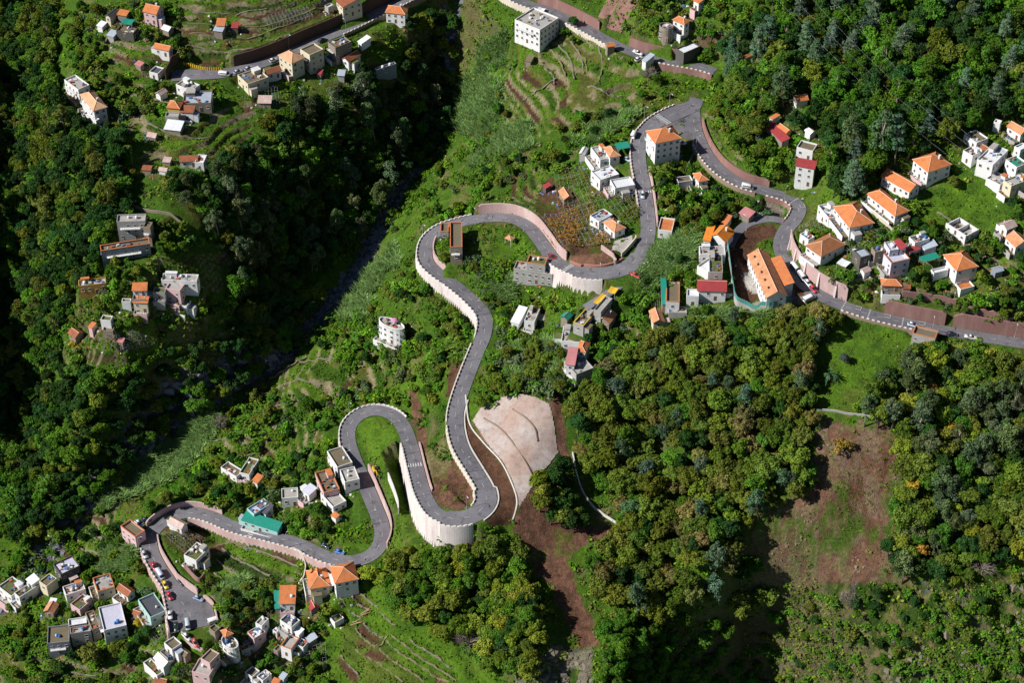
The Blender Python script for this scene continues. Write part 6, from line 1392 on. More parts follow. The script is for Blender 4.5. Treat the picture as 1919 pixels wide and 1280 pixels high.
def bare(seed):
    g = np.random.default_rng(seed); b = MB(); n = 60; tips = unit(g, n, -.1)*np.array([3.6, 3.6, 3.0])+np.array([0, 0, 3.8])
    for p in tips:
        q = p*np.array([.45, .45, .7]); b.tube([(0, 0, 2.2), tuple(q), tuple(p)], .09, 4, 0, .03)
        for _ in range(5): e = p+g.normal(0, .8, 3); b.tube([tuple((q+p)/2), tuple(e)], .04, 3, 0, .015)
    return trunk_mesh(3, .25, [], g, M_PALEBARK), b.mesh('crown', surf('bare_twigs_%d' % seed, (.27, .22, .19)))
def palm(seed):
    g = np.random.default_rng(seed); V = []
    for k in range(38):
        a = g.uniform(0, 6.28); el = g.uniform(-.3, 1.2); L = g.uniform(2.6, 3.8); u = np.array([math.cos(a)*math.cos(el), math.sin(a)*math.cos(el), math.sin(el)]); s = np.array([-math.sin(a), math.cos(a), 0])*.28; prev = np.array([0, 0, 2.6])
        for j in range(4): nx_ = prev+u*L/4-np.array([0, 0, .12*j*j]); V.append([prev-s*(1-.2*j), prev+s*(1-.2*j), nx_+s*(.8-.2*j), nx_-s*(.8-.2*j)]); prev = nx_
    return trunk_mesh(2.7, .3, [], g, M_BARK), quads_mesh('crown', np.array(V), M_FOL, g.uniform(.7, 1.3, len(V)))
def banana(seed):
    g = np.random.default_rng(seed); V = []
    for c in range(5):
        o = np.array([g.normal(0, 1.3), g.normal(0, 1.3), g.uniform(1.5, 2.6)])
        for k in range(9):
            a = g.uniform(0, 6.28); el = g.uniform(.1, 1.1); u = np.array([math.cos(a)*math.cos(el), math.sin(a)*math.cos(el), math.sin(el)]); s = np.array([-math.sin(a), math.cos(a), 0])*.34; prev = o
            for j in range(3): nx_ = prev+u*.75-np.array([0, 0, .16*j*j]); V.append([prev-s, prev+s, nx_+s*(.9-.25*j), nx_-s*(.9-.25*j)]); prev = nx_
    return trunk_mesh(2.0, .16, [(.9, .5, 2.0), (-.8, .3, 2.1)], g, M_BARK), quads_mesh('crown', np.array(V), M_FOL, g.uniform(.7, 1.35, len(V)))
def bush(seed):
    g = np.random.default_rng(seed); cl = [(g.normal(0, .8), g.normal(0, .8), g.uniform(.6, 1.4), g.uniform(.6, 1.1), g.uniform(.5, .9)) for _ in range(9)]
    V, T = crown_from(cl, 120, .26, g); return trunk_mesh(.8, .12, [], g, M_BARK), quads_mesh('crown', V, M_FOL, T)
KIND = {'broadleaf_tree': ([broad(s) for s in (11, 12, 13, 14)]+[broad(15, 4.2, 4.6, 6.2, 42)], 4.6, 8.6), 'chestnut_tree': ([broad(21, 5.2, 3.4, 4.8, 46, (.6, 1.7), 125, .31), broad(22, 4.8, 3.9, 5.4, 44, (.6, 1.7), 125, .31), broad(23, 5.0, 3.2, 4.6, 42, (.6, 1.6), 130, .30)], 4.9, 8.2),
 'laurel_tree': ([broad(s, 3.9, 4.4, 5.6, 40, (.6, 1.6), 125, .30) for s in (31, 32, 33)], 3.9, 9.6), 'eucalyptus_tree': ([euca(s) for s in (41, 42, 43, 44)], 3.6, 14.5), 'pine_tree': ([pine(s) for s in (51, 52, 53)], 3.8, 15.5),
 'rounded_tree': ([broad(s, 4.4, 3.7, 5.3, 42, (.6, 1.7), 125, .32) for s in (101, 102, 103)], 4.4, 8.6), 'upright_tree': ([broad(s, 4.2, 4.0, 6.0, 40, (.6, 1.6), 120, .30) for s in (111, 112, 113)], 4.2, 9.4), 'leafy_tree': ([broad(s, 4.2, 3.9, 5.4, 42, (.6, 1.7), 125, .31) for s in (131, 132, 133)], 4.2, 9.0), 'small_tree': ([broad(s, 4.0, 3.4, 4.4, 34, (.6, 1.5), 120, .34) for s in (121, 122, 123)], 4.0, 7.4),  # generic broadleaf crowns split over several names, no species known
 'garden_tree': ([broad(s, 3.8, 3.5, 4.5, 34, (.6, 1.5), 120, .34) for s in (141, 142, 143)], 3.8, 7.6), 'bush': ([bush(94), bush(95), bush(96)], 1.7, 2.0),
 'bare_tree': ([bare(61), bare(62)], 3.6, 6.5), 'palm_tree': ([palm(71)], 3.2, 5.5), 'banana_plant': ([banana(81), banana(82)], 2.6, 3.8), 'shrub': ([bush(91), bush(92), bush(93)], 1.7, 2.0)}
TINT = {'green': (.07, .16, .016), 'bright': (.11, .23, .018), 'olive': (.112, .155, .020), 'brownish': (.165, .155, .042), 'dark': (.03, .075, .016), 'blue': (.07, .115, .07), 'grey': (.10, .145, .055), 'yellow': (.36, .30, .03), 'gold': (.34, .21, .03), 'lime': (.19, .24, .024), 'twig': (.3, .25, .2), 'silver': (.085, .15, .08)}
# mask of things that stay in view: image row of their foot
MK_ = np.full((640, 960), -1.0)
def mask_pt(px, py, rad, foot):
    i, j = int(py/2), int(px/2)
    a, b2, c, d = max(0, i-rad), i+rad+1, max(0, j-rad), j+rad+1
    if b2 > 0 and d > 0 and a < 640 and c < 960: MK_[a:b2, c:d] = np.maximum(MK_[a:b2, c:d], foot)
for r in RD.values():
    for k in range(len(r['c'])):
        for s in (-1, -.5, 0, .5, 1):
            p = r['c'][k, :2]+r['n'][k]*r['h'][k]*s; x, y = project(p[0], p[1], r['c'][k, 2]); mask_pt(x, y, 2, y)
        for s, wl in ((1, r['wl'][k]), (-1, r['wr'][k])):
            if abs(wl) > 1:
                p = r['c'][k, :2]+r['n'][k]*(r['h'][k]+.6)*s
                for t in np.linspace(0, .75, 5): x, y = project(p[0], p[1], r['c'][k, 2]+wl*t); mask_pt(x, y, 1, y+8)
for h in HS:
    c_, s_ = math.cos(h['rz']), math.sin(h['rz'])
    for u in np.linspace(-.5, .5, 6):
        for v in np.linspace(-.5, .5, 6):
            for z in np.linspace(h['h']*.3, h['h']+.8, 4):
                lx, ly = u*h['L'], v*h['W']; x, y = project(h['c'][0]+lx*c_-ly*s_, h['c'][1]+lx*s_+ly*c_, h['zg']+z)
                fx, fy = project(h['c'][0]+lx*c_-ly*s_, h['c'][1]+lx*s_+ly*c_, h['zg']); mask_pt(x, y, 1, fy)
for o in SC.objects:
    if o.parent is None and o.get('category') in ('car', 'van', 'pickup', 'digger', 'barrier', 'slope'):
        x, y = project(o.location.x, o.location.y, o.location.z)
        if o.get('category') != 'slope': mask_pt(x, y-3, 5, y)
def mask_poly(poly):
    a = np.array(poly, float); yy, xx = np.mgrid[0:640, 0:960]; m = inpoly(poly, xx*2.0, yy*2.0); MK_[m] = np.maximum(MK_[m], (yy*2.0+2)[m])
for poly in [[(885,785),(905,758),(975,738),(1030,757),(1046,845),(1000,880),(972,955),(925,880),(898,830)], [(868,735),(895,815),(958,925),(965,980),(925,985),(905,890),(864,795)], [(1366,472),(1400,425),(1450,425),(1408,480),(1432,556),(1375,570)], [(670,810),(705,784),(740,805),(752,870),(745,1000),(720,930)], [(640,1125),(700,1090),(760,1180),(900,1240),(930,1280),(620,1280),(610,1190)], [(1530,630),(1640,605),(1710,645),(1640,700),(1590,770),(1540,740)], [(1538,800),(1675,805),(1662,930),(1650,1040),(1690,1095),(1560,1110),(1450,1080),(1390,1010),(1445,950),(1520,925)], [(1066,845),(1082,850),(1112,935),(1162,980),(1145,992),(1090,955)], [(210,60),(330,90),(320,140),(200,130)], [(240,220),(460,180),(480,250),(260,320)], [(255,480),(430,460),(430,560),(280,530)], [(150,630),(290,610),(290,660),(170,690)], [(500,660),(620,650),(640,720),(520,750)], [(700,570),(790,560),(800,620),(720,640)], [(950,220),(1060,250),(1010,290),(930,270)], [(200,930),(330,820),(395,780),(415,805),(300,925),(220,960)], [(690,500),(740,460),(755,500),(690,560),(640,590)], [(965,960),(990,935),(1010,990),(1110,997),(1150,1002),(1060,1050),(1085,1110),(1110,1190),(1080,1205),(1040,1110),(985,1030)], [(1710,395),(1760,340),(1880,360),(1900,440),(1800,430)], [(400,1010),(480,1015),(555,1045),(555,1080),(480,1090),(400,1080)], [(340,10),(600,10),(580,55),(480,95),(400,112),(350,90)], [(970,100),(1080,80),(1180,120),(1190,180),(1060,220),(950,270)], [(930,430),(1005,440),(1005,480),(905,480)], [(800,895),(860,850),(888,900),(885,945),(840,955),(805,935)]]: mask_poly(poly)
XY = []; NB = {}
def free(x, y, r):
    k = (int(x//8), int(y//8))
    for i in (-1, 0, 1):
        for j in (-1, 0, 1):
            for (a, b2, c) in NB.get((k[0]+i, k[1]+j), ()):
                if (a-x)**2+(b2-y)**2 < ((r+c)*.5)**2*.88: return False
    return True
def plant(kind, p, scale, tint, label, group, rng, cat=None):
    ms, R0, H0 = KIND[kind]; tm, cm = ms[rng.randrange(len(ms))]; root = empty(kind, (p[0], p[1], p[2]-.15), rng.uniform(0, 6.28)); tag(root, label, cat or {'shrub': 'shrub', 'bush': 'shrub', 'banana_plant': 'plant'}.get(kind, 'tree'), group)
    sz = scale*rng.uniform(.82, 1.22); root.scale = (scale*rng.uniform(.88, 1.18), scale*rng.uniform(.88, 1.18), sz); root.rotation_euler = (rng.uniform(-.13, .13), rng.uniform(-.13, .13), root.rotation_euler[2]); link('trunk', tm, root); c = link('crown', cm, root); t = TINT[tint]; c.color = (t[0]*rng.uniform(.85, 1.15), t[1]*rng.uniform(.88, 1.12), t[2]*rng.uniform(.8, 1.3), 1)
    NB.setdefault((int(p[0]//8), int(p[1]//8)), []).append((p[0], p[1], R0*scale)); return root
def ok_view(p, kind, scale, thr=.12, foot=None):
    _, R0, H0 = KIND[kind]; r = R0*scale; hh = H0*scale; bx_, by_ = project(p[0], p[1], p[2]); n = bad = 0
    for z in np.linspace(hh*.25, hh*.95, 4):
        for a in (-.8, -.4, 0, .4, .8):
            x, y = project(p[0]+a*r, p[1], p[2]+z); i, j = int(y/2), int(x/2); n += 1
            if 0 <= i < 640 and 0 <= j < 960 and MK_[i, j] >= 0 and MK_[i, j] < by_+1: bad += 1
    return bad <= thr*n
CNT = {}
WORD = {'green': 'mid green', 'bright': 'bright green', 'olive': 'olive green', 'brownish': 'brownish', 'dark': 'dark green', 'blue': 'bluish green', 'grey': 'grey green', 'yellow': 'yellow', 'gold': 'golden', 'lime': 'lime green', 'twig': 'leafless', 'silver': 'silvery green'}
def forest(poly, where, kinds, tries, seed, pad=0):
    """kinds: (kind, tint, weight, smin, smax)"""
    rng = random.Random(seed); a = np.array(poly, float); lo, hi = a.min(0), a.max(0); g = np.random.default_rng(seed)
    X = g.uniform(lo[0], hi[0], tries*2); Y = g.uniform(lo[1], hi[1], tries*2); m = inpoly(poly, X, Y); X, Y = X[m], Y[m]
    P = cast(X, Y, 3.5); P[:, 2] -= 3.5; P[:, 2] = H(P[:, 0], P[:, 1]); w = [k[2] for k in kinds]
    rd = bil(RDist, P[:, 0], P[:, 1], X0, Y0, GS); hd = bil(HDist, P[:, 0], P[:, 1], X0, Y0, GS)
    cl = fbm(P[:, 0], P[:, 1], 16, seed % 97)
    for i, p in enumerate(P):
        kd, ti, _, s0, s1 = rng.choices(kinds, w)[0]; s = rng.uniform(s0, s1)*(.8+.4*cl[i]); r = KIND[kd][1]*s
        if rd[i] < 1.2+r*.35 or hd[i] < .6+r*.45 or CNT.get(kd, 0) >= 298: continue
        if not free(p[0], p[1], r) or not ok_view(p, kd, s): continue
        CNT[kd] = CNT.get(kd, 0)+1
        nm = kd.replace('_', ' ').replace('broadleaf tree', 'broad crowned tree').replace('laurel tree', 'dense laurel tree')
        plant(kd, p, s, ti, '%s %s %s' % (WORD[ti], nm, where), '%s %ss %s' % (WORD[ti], nm, where), rng)
Z1 = [(635,118),(760,130),(845,150),(835,250),(790,300),(740,360),(690,430),(640,480),(560,525),(460,560),(370,560),(430,450),(300,340),(400,320),(480,240),(560,190),(620,190)]
Z1b = [(770,40),(850,20),(850,150),(770,140)]
Z2 = [(0,-10),(105,0),(95,110),(120,200),(150,240),(225,260),(230,330),(240,390),(190,450),(180,500),(120,590),(110,650),(0,700)]
Z3 = [(0,640),(110,650),(130,690),(210,720),(300,680),(420,640),(470,560),(600,560),(560,640),(470,710),(390,765),(310,800),(230,880),(150,960),(40,1010),(0,1010)]
Z4 = [(1330,110),(1390,60),(1470,-10),(1930,-10),(1930,225),(1880,235),(1800,235),(1730,285),(1690,300),(1640,345),(1590,370),(1540,350),(1500,260),(1440,190),(1400,170)]
Z4b = [(1310,150),(1440,170),(1500,260),(1520,340),(1470,345),(1410,320),(1350,230)]
Z5 = [(1065,720),(1130,690),(1200,660),(1290,610),(1380,595),(1500,592),(1575,575),(1570,610),(1525,690),(1525,780),(1540,870),(1530,935),(1440,965),(1390,1010),(1420,1090),(1440,1130),(1380,1150),(1330,1150),(1220,1150),(1120,1110),(1100,1060),(1150,1010),(1170,960),(1110,880),(1080,830)]
Z6 = [(1590,690),(1680,690),(1730,660),(1800,660),(1900,690),(1930,700),(1930,1040),(1830,1060),(1700,1090),(1630,1045),(1650,990),(1690,930),(1680,800),(1590,780)]
Z7 = [(680,1060),(720,1030),(800,1035),(870,1030),(900,1010),(950,1005),(975,1060),(1015,1130),(1010,1200),(985,1260),(920,1250),(880,1190),(820,1190),(760,1150),(710,1100)]
Z8 = [(885,720),(910,660),(940,640),(1050,640),(1065,720),(1010,725),(950,735),(900,755)]
Z9 = [(1000,870),(1040,850),(1070,890),(1100,950),(1100,990),(1010,985),(985,950)]
forest(Z4, 'in the upper right forest', [('broadleaf_tree','green',4,.9,1.4),('laurel_tree','dark',5,.85,1.3),('eucalyptus_tree','green',2,.85,1.2),('pine_tree','silver',1.6,.95,1.3),('chestnut_tree','olive',1.5,.85,1.15),('broadleaf_tree','olive',1.5,.9,1.3)], 3600, 41)
forest([(1800,130),(1925,120),(1925,235),(1820,235)], 'at the upper right forest corner', [('chestnut_tree','olive',1,1.2,1.6)], 200, 411)
forest(Z5, 'in the forest below the right road', [('chestnut_tree','olive',6,.75,1.15),('chestnut_tree','brownish',2,.75,1.1),('broadleaf_tree','olive',2,.75,1.1),('broadleaf_tree','green',1,.7,1.0),('laurel_tree','dark',.8,.7,1.0),('eucalyptus_tree','silver',.6,.7,.95)], 4200, 42)
forest(Z6, 'in the forest right of the landslide', [('upright_tree','olive',3,.85,1.3),('eucalyptus_tree','grey',2.2,.85,1.15),('upright_tree','lime',1.4,.75,1.15),('upright_tree','gold',.3,.6,.9),('laurel_tree','dark',1,.8,1.1),('upright_tree','green',1.2,.8,1.1)], 2600, 43)
forest([(1640,1010),(1700,985),(1740,1030),(1700,1085),(1640,1075)], 'at the lower edge of the landslide', [('broadleaf_tree','lime',1,.8,1.1)], 120, 431)
forest(Z7, 'in the wood under the lower hairpin', [('rounded_tree','olive',3,.75,1.1),('rounded_tree','lime',1.6,.7,1.05),('rounded_tree','green',2.4,.75,1.05),('upright_tree','dark',.8,.65,.95)], 2000, 44)
forest(Z9, 'beside the concrete slope', [('broadleaf_tree','olive',2,.8,1.2),('broadleaf_tree','lime',1,.7,1.0),('laurel_tree','dark',1,.7,1.0)], 260, 45)
forest(Z1, 'on the shaded ravine bank', [('laurel_tree','dark',4,.75,1.2),('eucalyptus_tree','grey',2.2,.8,1.1),('broadleaf_tree','green',2.5,.75,1.15),('chestnut_tree','olive',.8,.7,1.0)], 2600, 46)
forest(Z1b, 'above the top of the ravine', [('laurel_tree','dark',2,.7,1.0),('broadleaf_tree','olive',1,.7,1.0)], 260, 47)
forest(Z2, 'on the left edge slope', [('eucalyptus_tree','olive',1,.75,1.0),('upright_tree','dark',4,.7,1.1),('rounded_tree','olive',1.5,.75,1.15),('rounded_tree','green',3,.7,1.1),('rounded_tree','dark',1.5,.7,1.0)], 2600, 48)
forest(Z3, 'on the lower left spur', [('leafy_tree','dark',4,.65,1.05),('leafy_tree','olive',1.5,.65,1.05),('leafy_tree','green',2.5,.7,1.1),('laurel_tree','dark',1,.65,.95)], 3400, 49)
forest(Z4b, 'between junction and upper forest', [('broadleaf_tree','green',2,.55,.9),('chestnut_tree','olive',2,.55,.9),('shrub','bright',2,1.2,2.0)], 700, 50)
forest(Z8, 'above the concrete slope', [('broadleaf_tree','olive',2,.5,.8),('shrub','grey',2,1.4,2.2),('banana_plant','green',1,.9,1.2)], 420, 51)
MIDP = [([(830,250),(950,190),(1050,250),(1100,200),(1180,200),(1170,260),(1080,300),(960,330),(900,390),(850,400),(800,400),(750,440),(720,420),(780,320)], 'on the bank left of the upper bend', 1100, 52), ([(760,470),(790,500),(860,560),(890,620),(860,680),(800,690),(740,660),(680,650),(620,660),(570,620),(650,560),(720,500)], 'on the slope under the left central hairpin', 900, 53), ([(430,700),(560,620),(720,660),(840,690),(820,750),(740,750),(690,750),(620,790),(560,830),(440,830),(390,800),(430,740)], 'on the central terraces above the river', 900, 54),
 ([(860,470),(950,480),(950,540),(1040,560),(1000,620),(930,630),(900,560),(850,520)], 'in the gardens left of the unfinished house', 420, 55), ([(1050,560),(1180,540),(1240,480),(1300,470),(1340,520),(1320,600),(1220,660),(1060,690)], 'in the gardens of the middle hamlet', 800, 56), ([(1210,300),(1300,300),(1400,360),(1460,400),(1380,400),(1300,430),(1230,420)], 'between the two middle roads', 400, 57),
 ([(1480,420),(1700,420),(1919,460),(1919,620),(1750,560),(1580,560),(1500,470)], 'in the gardens of the right hamlet', 900, 58), ([(110,0),(330,0),(450,70),(330,110),(330,190),(450,170),(500,270),(300,330),(240,330),(200,240),(130,110)], 'in the gardens of the upper left hamlet', 1100, 59), ([(240,400),(440,440),(440,560),(360,600),(300,700),(130,680),(120,560),(190,480)], 'in the gardens of the left spur', 900, 60),
 ([(380,830),(470,860),(620,820),(640,950),(600,1010),(420,960),(260,950),(200,930)], 'on the slope above the lower road', 700, 61), ([(0,1000),(180,950),(280,1000),(300,1100),(260,1280),(0,1280)], 'in the gardens of the lower left village', 900, 62), ([(380,1060),(560,1090),(660,1120),(620,1280),(300,1280),(320,1200),(420,1160)], 'in the gardens above the bottom border', 900, 63), ([(960,30),(1200,40),(1310,130),(1300,190),(1180,210),(1000,280),(900,330),(880,120)], 'on the upper green terraces', 800, 64),
 ([(1200,-10),(1470,-10),(1390,90),(1250,110)], 'above the top road', 450, 65), ([(1380,1120),(1600,1090),(1919,1060),(1919,1280),(1400,1280)], 'on the rocky slope at the bottom right', 1300, 66), ([(1440,960),(1550,790),(1680,800),(1640,1080)], 'on the bare landslide', 140, 67), ([(860,1180),(1000,1170),(1030,1280),(860,1280)], 'on the crag at the bottom centre', 400, 68), ([(1640,380),(1760,330),(1919,360),(1919,470),(1700,430)], 'around the bright field on the right', 300, 69), ([(770,790),(830,690),(850,790),(860,860),(800,900)], 'on the bank between the two lower bends', 330, 70), ([(1530,600),(1740,640),(1600,780)], 'on the bright meadow', 60, 71)]
for rep in range(3):
    for q_, (poly, where, n, sd) in enumerate(MIDP):
        tw = .35 if sd in (52, 53, 54, 55, 64) else 1.0
        ft, sh = (('small_tree', 'shrub'), ('garden_tree', 'bush'))[q_ % 2]
        forest(poly, where, [(ft,'green',1.3*tw,.4,.8),(ft,'olive',1.1*tw,.4,.8),(ft,'dark',.9*tw,.4,.7),(sh,'bright',1.3,.9,1.9),(sh,'olive',.8,.9,1.8),(sh,'grey',.4,.8,1.6),('banana_plant','green',.45,.6,1.1)], int(n*(.15 if sd in (52, 53, 54, 55, 59, 61, 62, 63, 64) else .33)), sd+100*rep)
forest([(1130,1165),(1330,1160),(1440,1150),(1450,1290),(1120,1290)], 'in the dark gully at the bottom', [('laurel_tree','dark',3,.6,.95),('leafy_tree','green',1,.6,.9)], 900, 301)  # dark trees added to deepen the gully's shade
for kd, ti, px, py, s, lb in [('palm_tree','silver',1557,712,1.2,'lone spiky palm on the bright meadow'),('laurel_tree','blue',1582,680,.5,'small bluish conifer on the bright meadow'),('bare_tree','twig',32,882,1.1,'pale leafless tree in the dark left corner above the stream'),('bare_tree','twig',22,925,1.0,'lower leafless tree beside the stream at the left edge'),('bare_tree','twig',880,1215,1.3,'grey leafless tree above the bottom terraces'),('bare_tree','twig',1590,1140,.9,'leafless tree on the rocky slope'),('bare_tree','twig',412,805,.9,'grey leafless tree among reeds by the river'),('bare_tree','twig',1840,1075,1.1,'white fallen leafless tree under the right forest'),('bare_tree','twig',1215,152,.9,'brown leafless tree under the top road'),('broadleaf_tree','gold',1768,790,.95,'golden autumn tree in the forest right of the landslide'),('broadleaf_tree','lime',1730,870,1.0,'yellow green tree bordering the landslide'),('broadleaf_tree','yellow',262,1172,.45,'yellow leaved tree beside the turquoise house'),('shrub','yellow',446,1165,1.6,'yellow bush beside the car park'),('shrub','yellow',45,982,1.6,'yellow flowering bush near the stream'),('shrub','gold',1578,835,1.5,'orange brown bush on the landslide'),('shrub','yellow',145,648,1.4,'yellow bush on the lower left spur'),('broadleaf_tree','lime',1535,612,.85,'bushy yellow green tree below the skylit building'),('broadleaf_tree','bright',226,548,.32,'round bright green tree by the small orange roofed house'),('broadleaf_tree','dark',1075,47,.55,'round dark tree beside the big pale concrete building'),('broadleaf_tree','olive',170,1245,1.0,'round olive tree in the lower left gardens'),('broadleaf_tree','olive',832,500,.62,'tree overhanging the left central hairpin'),('pine_tree','silver',1680,120,1.3,'tall pine with pale trunk in the upper right forest'),('pine_tree','silver',1815,70,1.35,'tall pine near the upper right corner'),('eucalyptus_tree','grey',1590,310,1.35,'large eucalyptus over the red roofed tower house'),('eucalyptus_tree','grey',1640,300,1.35,'large eucalyptus beside the broad orange pyramid'),('eucalyptus_tree','grey',690,215,1.25,'pale crowned eucalyptus on the dark ravine bank'),('eucalyptus_tree','grey',635,240,1.2,'slim eucalyptus leaning over the ravine bank'),('eucalyptus_tree','olive',70,60,1.2,'eucalyptus with forked pale trunk at the top left corner')]:
    p = cast1(px, py); plant(kd, p, s, ti, lb, None, random.Random(px))
if 0: print('TREES', CNT, sum(CNT.values()))
# ------------------------------------------------------------------ giant reeds: masses of leaning blades
def reeds(poly, where, dens, seed, hgt=3.4, tint=(.20, .33, .10)):
    g = np.random.default_rng(seed); a = np.array(poly, float); lo, hi = a.min(0), a.max(0); n0 = int((hi-lo).prod()*dens)
    X = g.uniform(lo[0], hi[0], n0); Y = g.uniform(lo[1], hi[1], n0); X += (fbm(X, Y, 20, 7)-.5)*20; m = inpoly(poly, X, Y); P = cast(X[m], Y[m]); k = fbm(P[:, 0], P[:, 1], 5, seed); rd = bil(RDist, P[:, 0], P[:, 1], X0, Y0, GS); hd = bil(HDist, P[:, 0], P[:, 1], X0, Y0, GS)
    P = P[(k > .36) & (rd > 1.2) & (hd > .8)]; V = []; T = []
    base = P.mean(0)
    for j in range(11):
        n = len(P); az = g.uniform(0, 6.28, n); ln = g.uniform(.15, .75, n); h = hgt*g.uniform(.6, 1.15, n); u = np.stack([np.cos(az)*ln, np.sin(az)*ln, np.ones(n)], 1); o = P+np.stack([g.normal(0, .5, n), g.normal(0, .5, n), np.zeros(n)], 1)
        s = np.stack([-np.sin(az+g.normal(0, .8, n)), np.cos(az), np.zeros(n)], 1)*g.uniform(.10, .20, n)[:, None]; t1 = o+u*(h*.55)[:, None]; t2 = t1+(u*np.array([2.0, 2.0, .6]))*(h*.5)[:, None]
        V += [np.stack([o-s*.6, o+s*.6, t1+s, t1-s], 1), np.stack([t1-s, t1+s, t2+s*.15, t2-s*.15], 1)]; tt = np.array(tint)[None]*g.uniform(.6, 1.35, (n, 1)); T += [tt*.85, tt*1.1]
    V = np.concatenate(V); o = tag(link('giant_reeds', quads_mesh('giant_reeds', V-base, M_GREENERY, np.concatenate(T)), None, base), kind='stuff'); o['label'] = 'grey green giant reeds '+where
for k, (poly, where, d) in enumerate([([(185,935),(250,880),(330,820),(395,775),(410,800),(380,850),(330,900),(260,930),(200,955)], 'along the river bank', .06), ([(830,210),(880,140),(940,150),(930,250),(870,260)], 'above the ravine head', .05), ([(900,250),(990,230),(1000,280),(930,300),(880,320)], 'on the upper bank', .05), ([(1100,240),(1190,205),(1200,225),(1120,270),(1060,280)], 'under the upper bend', .05), ([(1225,470),(1300,430),(1310,450),(1290,500),(1230,540),(1190,560),(1195,520)], 'below the wide bend', .06), ([(1290,585),(1440,590),(1480,600),(1440,640),(1330,650),(1290,620)], 'under the fenced yard', .06), ([(950,650),(1040,640),(1060,680),(1050,720),(960,715)], 'above the concrete slope', .06), ([(690,510),(740,460),(750,500),(700,550),(660,560)], 'on the central river bank', .05), ([(205,1020),(250,1010),(255,1070),(195,1075)], 'beside the car row', .06), ([(400,1100),(460,1085),(470,1120),(420,1140)], 'right of the soil bed', .06), ([(650,560),(700,560),(690,600),(640,610)], 'by the path', .05), ([(1095,810),(1200,820),(1200,870),(1100,850)], 'in the forest gap', .06), ([(895,500),(960,520),(960,570),(900,560)], 'left of the unfinished house', .05), ([(490,600),(560,590),(560,640),(500,650)], 'on the shaded river bend', .05), ([(900,90),(950,60),(955,120),(890,150)], 'near the ravine top', .04), ([(1460,150),(1540,130),(1530,170),(1450,190)], 'at the forest edge', .03)]): reeds(poly, where, d*2.6, 500+k)
# ------------------------------------------------------------------ undergrowth: low plants nobody could count
def undergrowth(n0, seed):
    g = np.random.default_rng(seed); px = g.uniform(-60, 1980, n0); py = g.uniform(-60, 1340, n0); P = cast(px, py)
    ix = np.clip(((P[:, 0]-X0)/GS).astype(int), 0, NX-1); iy = np.clip(((P[:, 1]-Y0)/GS).astype(int), 0, NY-1)
    k = fbm(P[:, 0], P[:, 1], 9, 211)*.6+fbm(P[:, 0], P[:, 1], 30, 221)*.4; pr = sstep(.36, .58, k); pr = np.where(SPARSE[iy, ix], pr*.6, pr); pr = np.where(TI[iy, ix] >= 0, pr*.4, pr); pr = np.where(NOGROW[iy, ix], 0, pr)
    ok = (g.random(n0) < pr) & (RDist[iy, ix] > 1.9) & (HDist[iy, ix] > .5); P = P[ok]; n = len(P); k = k[ok]
    sz = g.gamma(3.0, .17, n)+.25; sz = np.where(TI[iy[ok], ix[ok]] >= 0, sz*.55, sz); sz = np.where(SPARSE[iy[ok], ix[ok]], sz*.5, sz)
    pal = np.array([(.15, .30, .016), (.115, .25, .014), (.065, .14, .012), (.18, .24, .03), (.18, .17, .055), (.12, .18, .05)]); ch = (fbm(P[:, 0], P[:, 1], 12, 231)*.7+g.random(n)*.5-.1); ci = np.clip((ch*6.5-.5).astype(int), 0, 5); base = pal[ci]*g.uniform(.75, 1.25, (n, 1))
    V = []; T = []
    for j in range(11):
        d = unit(g, n*2, -.1)[:n]; q = P+d*np.array([1, 1, .75])*(sz*g.uniform(.7, 1.05, n))[:, None]+np.stack([g.normal(0, .35, n)*sz, g.normal(0, .35, n)*sz, np.zeros(n)], 1)
        V.append(leaf_quads(q, d+g.normal(0, .45, d.shape)+np.array([0, 0, .4]), sz*g.uniform(.28, .5, n), g, .8)); T.append(base*g.uniform(.7, 1.3, (n, 1)))
    tag(link('undergrowth', quads_mesh('undergrowth', np.concatenate(V), M_GREENERY, np.concatenate(T))), kind='stuff'); print('UNDERGROWTH', n)
undergrowth(80000, 77)
# low crops in rows on the garden beds
def crops(n0, seed):
    g = np.random.default_rng(seed); px = g.uniform(-20, 1940, n0); py = g.uniform(-20, 1300, n0); P = cast(px, py); ix = np.clip(((P[:, 0]-X0)/GS).astype(int), 0, NX-1); iy = np.clip(((P[:, 1]-Y0)/GS).astype(int), 0, NY-1)
    gc = GC[iy, ix]; ok = (TI[iy, ix] >= 0) & (TRS[iy, ix] < .5) & (gc[:, 1] > gc[:, 0]*1.15) & (HDist[iy, ix] > .4) & (RDist[iy, ix] > .8); P = P[ok]; gc = gc[ok]; n = len(P); P[:, 0] = np.round(P[:, 0]/1.1)*1.1+g.normal(0, .1, n); P[:, 2] = H(P[:, 0], P[:, 1])
    V = []; T = []
    for j in range(5):
        q = P+np.stack([g.normal(0, .18, n), g.normal(0, .3, n), g.uniform(.15, .5, n)], 1); V.append(leaf_quads(q, g.normal(0, .6, (n, 3))+np.array([0, 0, 1]), g.uniform(.16, .32, n), g)); T.append(gc*g.uniform(.8, 1.5, (n, 1)))
    tag(link('crops', quads_mesh('crops', np.concatenate(V), M_GREENERY, np.concatenate(T))), kind='stuff')
crops(60000, 78)

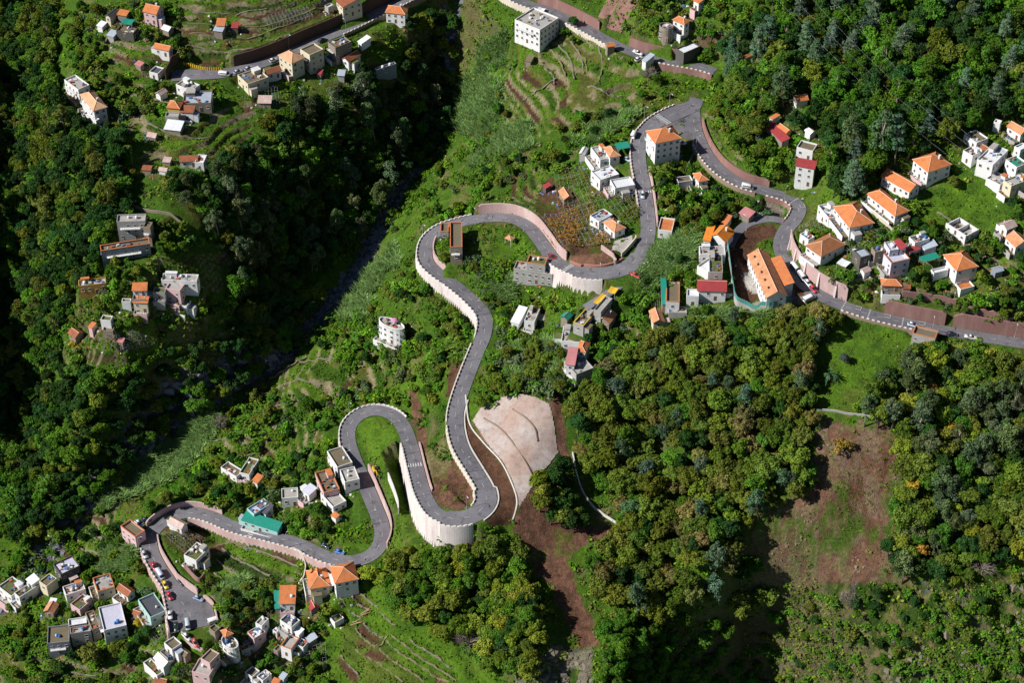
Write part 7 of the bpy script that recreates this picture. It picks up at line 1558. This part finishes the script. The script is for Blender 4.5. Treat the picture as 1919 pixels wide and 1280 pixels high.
# clutter lying in the yards between the village houses
def yard_clutter(n, seed):
    g = np.random.default_rng(seed); hs = [h for h in HS if h['cat'] in ('house', 'building', 'shed')]; V = []; I = []
    for k in range(n):
        h = hs[g.integers(len(hs))]; a = g.uniform(0, 6.28); r = .5*math.hypot(h['L'], h['W'])*g.uniform(.8, 1.0)+g.gamma(1.5, .8); x, y = h['c'][0]+r*math.cos(a), h['c'][1]+r*math.sin(a)
        if bil(HDist, x, y, X0, Y0, GS) < .4 or bil(RDist, x, y, X0, Y0, GS) < .6: continue
        V.append((x, y, float(H(x, y))+.12)); I.append(g.integers(0, 6))
    P = np.array(V); s = g.uniform(.15, .6, len(P)); q = blob_quads(P, s, seed, .6); ob = link('yard_clutter', quads_mesh('yard_clutter', q, JUNKM, mat_idx=np.repeat(I, 5))); tag(ob, kind='stuff')
yard_clutter(2600, 9)

# woods that carry on beyond the edges of the photo: read as one mass
def far_wood(n, seed):
    g = np.random.default_rng(seed); x = g.uniform(-280, 280, n); y = g.uniform(-230, 320, n); z = H(x, y); px, py = project(x, y, z)
    ok = ((px < -60) | (px > 1985) | (py < -95) | (py > 1370)); P = np.stack([x, y, z], 1)[ok]; V = []; T = []; vs = []
    for k in range(3): vs.append(crown_from([(*(unit(g, 9, -.2)[0]*np.array([2.6, 2.6, 2.2])*g.uniform(.5, 1)+np.array([0, 0, 4.8])), g.uniform(.9, 1.8), g.uniform(.8, 1.5)) for _ in range(14)], 30, .65, g))
    pal = np.array([(.03, .075, .016), (.07, .16, .016), (.14, .175, .022), (.10, .2, .018)])
    for p in P:
        v, t = vs[g.integers(3)]; a = g.uniform(0, 6.28); c, s = math.cos(a), math.sin(a); k = g.uniform(.7, 1.3); w = np.stack([v[..., 0]*c-v[..., 1]*s, v[..., 0]*s+v[..., 1]*c, v[..., 2]], -1)*k+p; V.append(w); T.append(t*pal[g.integers(4)])
    tag(link('far_wood', quads_mesh('far_wood', np.concatenate(V), M_GREENERY, np.concatenate(T))), kind='stuff')
far_wood(2600, 12)
